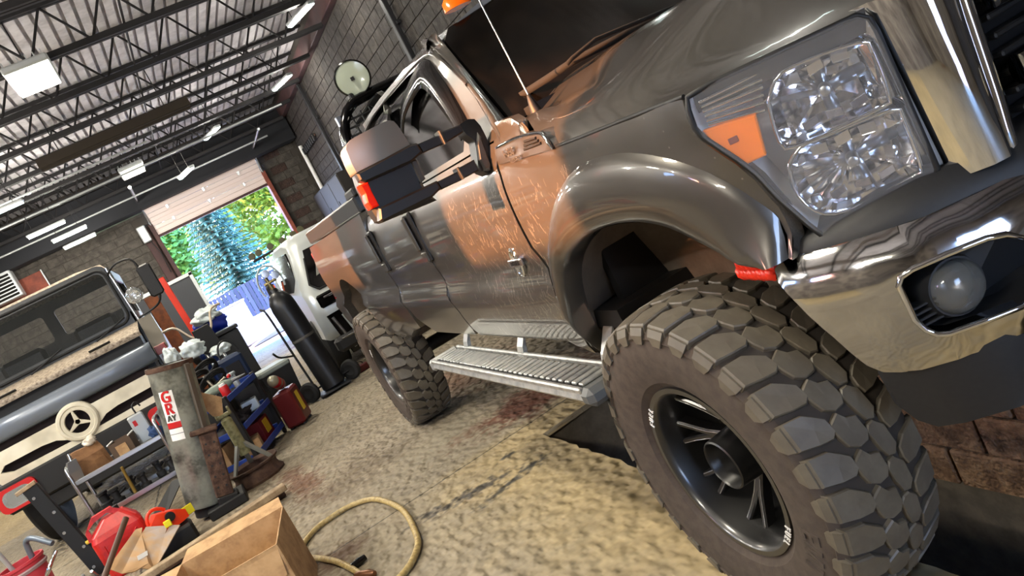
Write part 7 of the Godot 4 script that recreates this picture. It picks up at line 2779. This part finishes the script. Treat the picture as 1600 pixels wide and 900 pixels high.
	# leaning bars of flat steel
	for q in [[318, 588, 345, 616, -8.4, "flat steel bar lying on the black bin"], [352, 590, 330, 612, -8.3, "shorter steel bar crossed over the flat one on the black bin"]]:
		s = Shape.new()
		s.tube([on_z(q[0], q[1], q[4]), on_z(q[2], q[3], q[4] + 0.1)], 0.016, 4)
		single("steel_bar", s, mat(Color(0.5, 0.47, 0.42), 0.4, 0.5), q[5], "steel bar", "steel bars on the bin")
	# orange lifting beam, framed board, wooden board by the end wall
	var ho := thing("engine_hoist", "orange engine hoist with a slanting mast beside the door jamb", "hoist", Vector3(-0.17, 0, -14.0))
	s = Shape.new()
	s.box(Vector3(0, 1.15, 0), Vector3(0.1, 2.1, 0.1), 0.01, Basis(Vector3(0, 0, 1), 0.03))
	obj("mast", s, mat(Color(0.85, 0.2, 0.08), 0.45), ho)
	s = Shape.new()
	s.box(Vector3(0, 0.08, 0.25), Vector3(0.1, 0.1, 1.0), 0.01)
	s.box(Vector3(0, 0.08, -0.2), Vector3(0.7, 0.1, 0.1), 0.01)
	obj("base_leg", s, mat(Color(0.8, 0.18, 0.07), 0.45), ho)
	var fb := thing("framed_board", "dark board in a pale frame standing against the end wall left of the door", "board", Vector3(-0.35, 0, -19.6), 0.0)
	s = Shape.new()
	s.box(Vector3(0, 1.2, 0), Vector3(1.3, 2.2, 0.04))
	obj("panel", s, mat(Color(0.17, 0.18, 0.2), 0.6), fb)
	for e in [[Vector3(-0.65, 1.2, 0.01), Vector3(0.08, 2.3, 0.07)], [Vector3(0.65, 1.2, 0.01), Vector3(0.08, 2.3, 0.07)], [Vector3(0, 2.32, 0.01), Vector3(1.38, 0.08, 0.07)], [Vector3(0, 0.06, 0.01), Vector3(1.38, 0.1, 0.07)]]:
		s = Shape.new()
		s.box(e[0], e[1], 0.006)
		obj("frame_bar", s, m.pale_metal, fb)
	s = Shape.new()
	var wa := on_z(240, 478, -11.3)
	var wb := on_z(262, 515, -11.3)
	s.box(Vector3(wa.x + 0.02, 0.95, -11.3), Vector3(0.16, 1.9, 0.05), 0.006)
	single("wooden_board", s, grained([Color(0.36, 0.18, 0.07), Color(0.5, 0.27, 0.12)], 171, 0.03, 0.6, 1.0), "reddish brown wooden board standing upright behind the lorry mirror", "board")

func wall_fittings():
	# steel pipes on the right wall
	for q in [[-10.57, 3.1, "dark steel pipe clamped high on the block wall above the pickup cab"], [-17.3, 3.4, "dark steel pipe clamped on the block wall near the door"]]:
		var t := thing("wall_pipe", q[2], "pipe", Vector3(RIGHT - 0.08, q[1], q[0]))
		var s := Shape.new()
		s.box(Vector3(0, (4.68 - q[1]) / 2 - 0.4, 0), Vector3(0.07, 4.68 - q[1] + 0.8, 0.12), 0.01)
		obj("pipe", s, m.steel_dark, t)
		s = Shape.new()
		s.box(Vector3(0.03, 0.5, 0), Vector3(0.06, 0.05, 0.2), 0.006)
		obj("bracket", s, m.steel_dark, t)
	# steel sheet cupboard on the right wall
	var t := thing("wall_cupboard", "wide dark steel cupboard on the block wall beside the door", "cupboard", Vector3(RIGHT - 0.16, 1.5, -18.9))
	var s := Shape.new()
	s.box(Vector3(0, 0.6, 0), Vector3(0.3, 1.2, 3.6), 0.01)
	obj("body", s, mat(Color(0.16, 0.145, 0.13), 0.75), t)
	for k in 3:
		s = Shape.new()
		s.box(Vector3(-0.155, 0.6, -1.2 + k * 1.2), Vector3(0.02, 1.14, 1.16), 0.006)
		var d := obj("door", s, mat(Color(0.19, 0.165, 0.145), 0.75), t)
		s = Shape.new()
		s.box(Vector3(-0.17, 0.6, -1.6 + k * 1.2), Vector3(0.02, 0.2, 0.03), 0.004)
		obj("handle", s, m.black, d)
	# white drain pipe and a rack of black hooks
	s = Shape.new()
	s.tube([Vector3(RIGHT - 0.06, 3.9, -20.3), Vector3(RIGHT - 0.07, 3.75, -20.3), Vector3(RIGHT - 0.07, 2.7, -20.4)], 0.05, 10)
	single("drain_pipe", s, m.white, "short white pipe on the block wall beside the door", "pipe")
	var hk := thing("hook_rack", "row of black hooks slanting up the block wall above the white pipe", "rack", Vector3(RIGHT - 0.06, 3.75, -19.3))
	s = Shape.new()
	s.box(Vector3(0.03, 0, 0), Vector3(0.02, 0.05, 1.9), 0.004)
	obj("rail", s, m.rust, hk)
	for k in 8:
		s = Shape.new()
		s.box(Vector3(0, -0.03, -0.85 + k * 0.24), Vector3(0.06, 0.16, 0.1), 0.01)
		obj("hook", s, m.black, hk)
	# louvred heater, rusty panel and brick patch high on the end wall
	t = thing("unit_heater", "pale louvred unit heater hanging high near the end wall over the lorry", "heater", Vector3(-3.2, 3.55, END + 0.5))
	s = Shape.new()
	s.box(Vector3(0, 0.3, 0), Vector3(0.7, 0.62, 0.4), 0.02)
	obj("case", s, m.pale_metal, t)
	for k in 7:
		s = Shape.new()
		s.box(Vector3(0, 0.06 + k * 0.075, 0.21), Vector3(0.6, 0.05, 0.02), 0.004, Basis(Vector3.RIGHT, 0.5))
		obj("louvre", s, m.black, t)
	s = Shape.new()
	s.tube([Vector3(-0.25, 0.6, 0), Vector3(-0.25, 1.65, 0)], 0.012, 6)
	obj("hanger", s, m.steel_dark, t)
	s = Shape.new()
	s.tube([Vector3(0.25, 0.6, 0), Vector3(0.25, 1.65, 0)], 0.012, 6)
	obj("hanger", s, m.steel_dark, t)
	var rp := thing("rusty_panel", "flat red brown steel panel fixed to the end wall beside the louvred heater", "panel", Vector3(-2.95, 3.1, END + 0.05))
	s = Shape.new()
	s.box(Vector3(0, 0.4, 0), Vector3(1.1, 0.85, 0.04), 0.006)
	obj("sheet", s, m.red_panel, rp)
	s = Shape.new()
	s.box(Vector3(0.56, 0.4, 0.01), Vector3(0.03, 0.88, 0.06), 0.005)
	obj("edge_strip", s, m.pale_metal, rp)
	# control box by the door
	t = thing("door_opener", "small grey door opener box with cables left of the overhead door", "opener", Vector3(-0.12, 3.4, END + 0.14))
	s = Shape.new()
	s.box(Vector3(0, 0.25, 0), Vector3(0.2, 0.4, 0.16), 0.02)
	obj("case", s, m.pale_metal, t)
	s = Shape.new()
	s.tube([Vector3(0.05, 0.05, 0.05), Vector3(0.12, -0.3, 0.05), Vector3(0.1, -0.8, 0.02)], 0.014, 6)
	obj("cable", s, m.black, t)
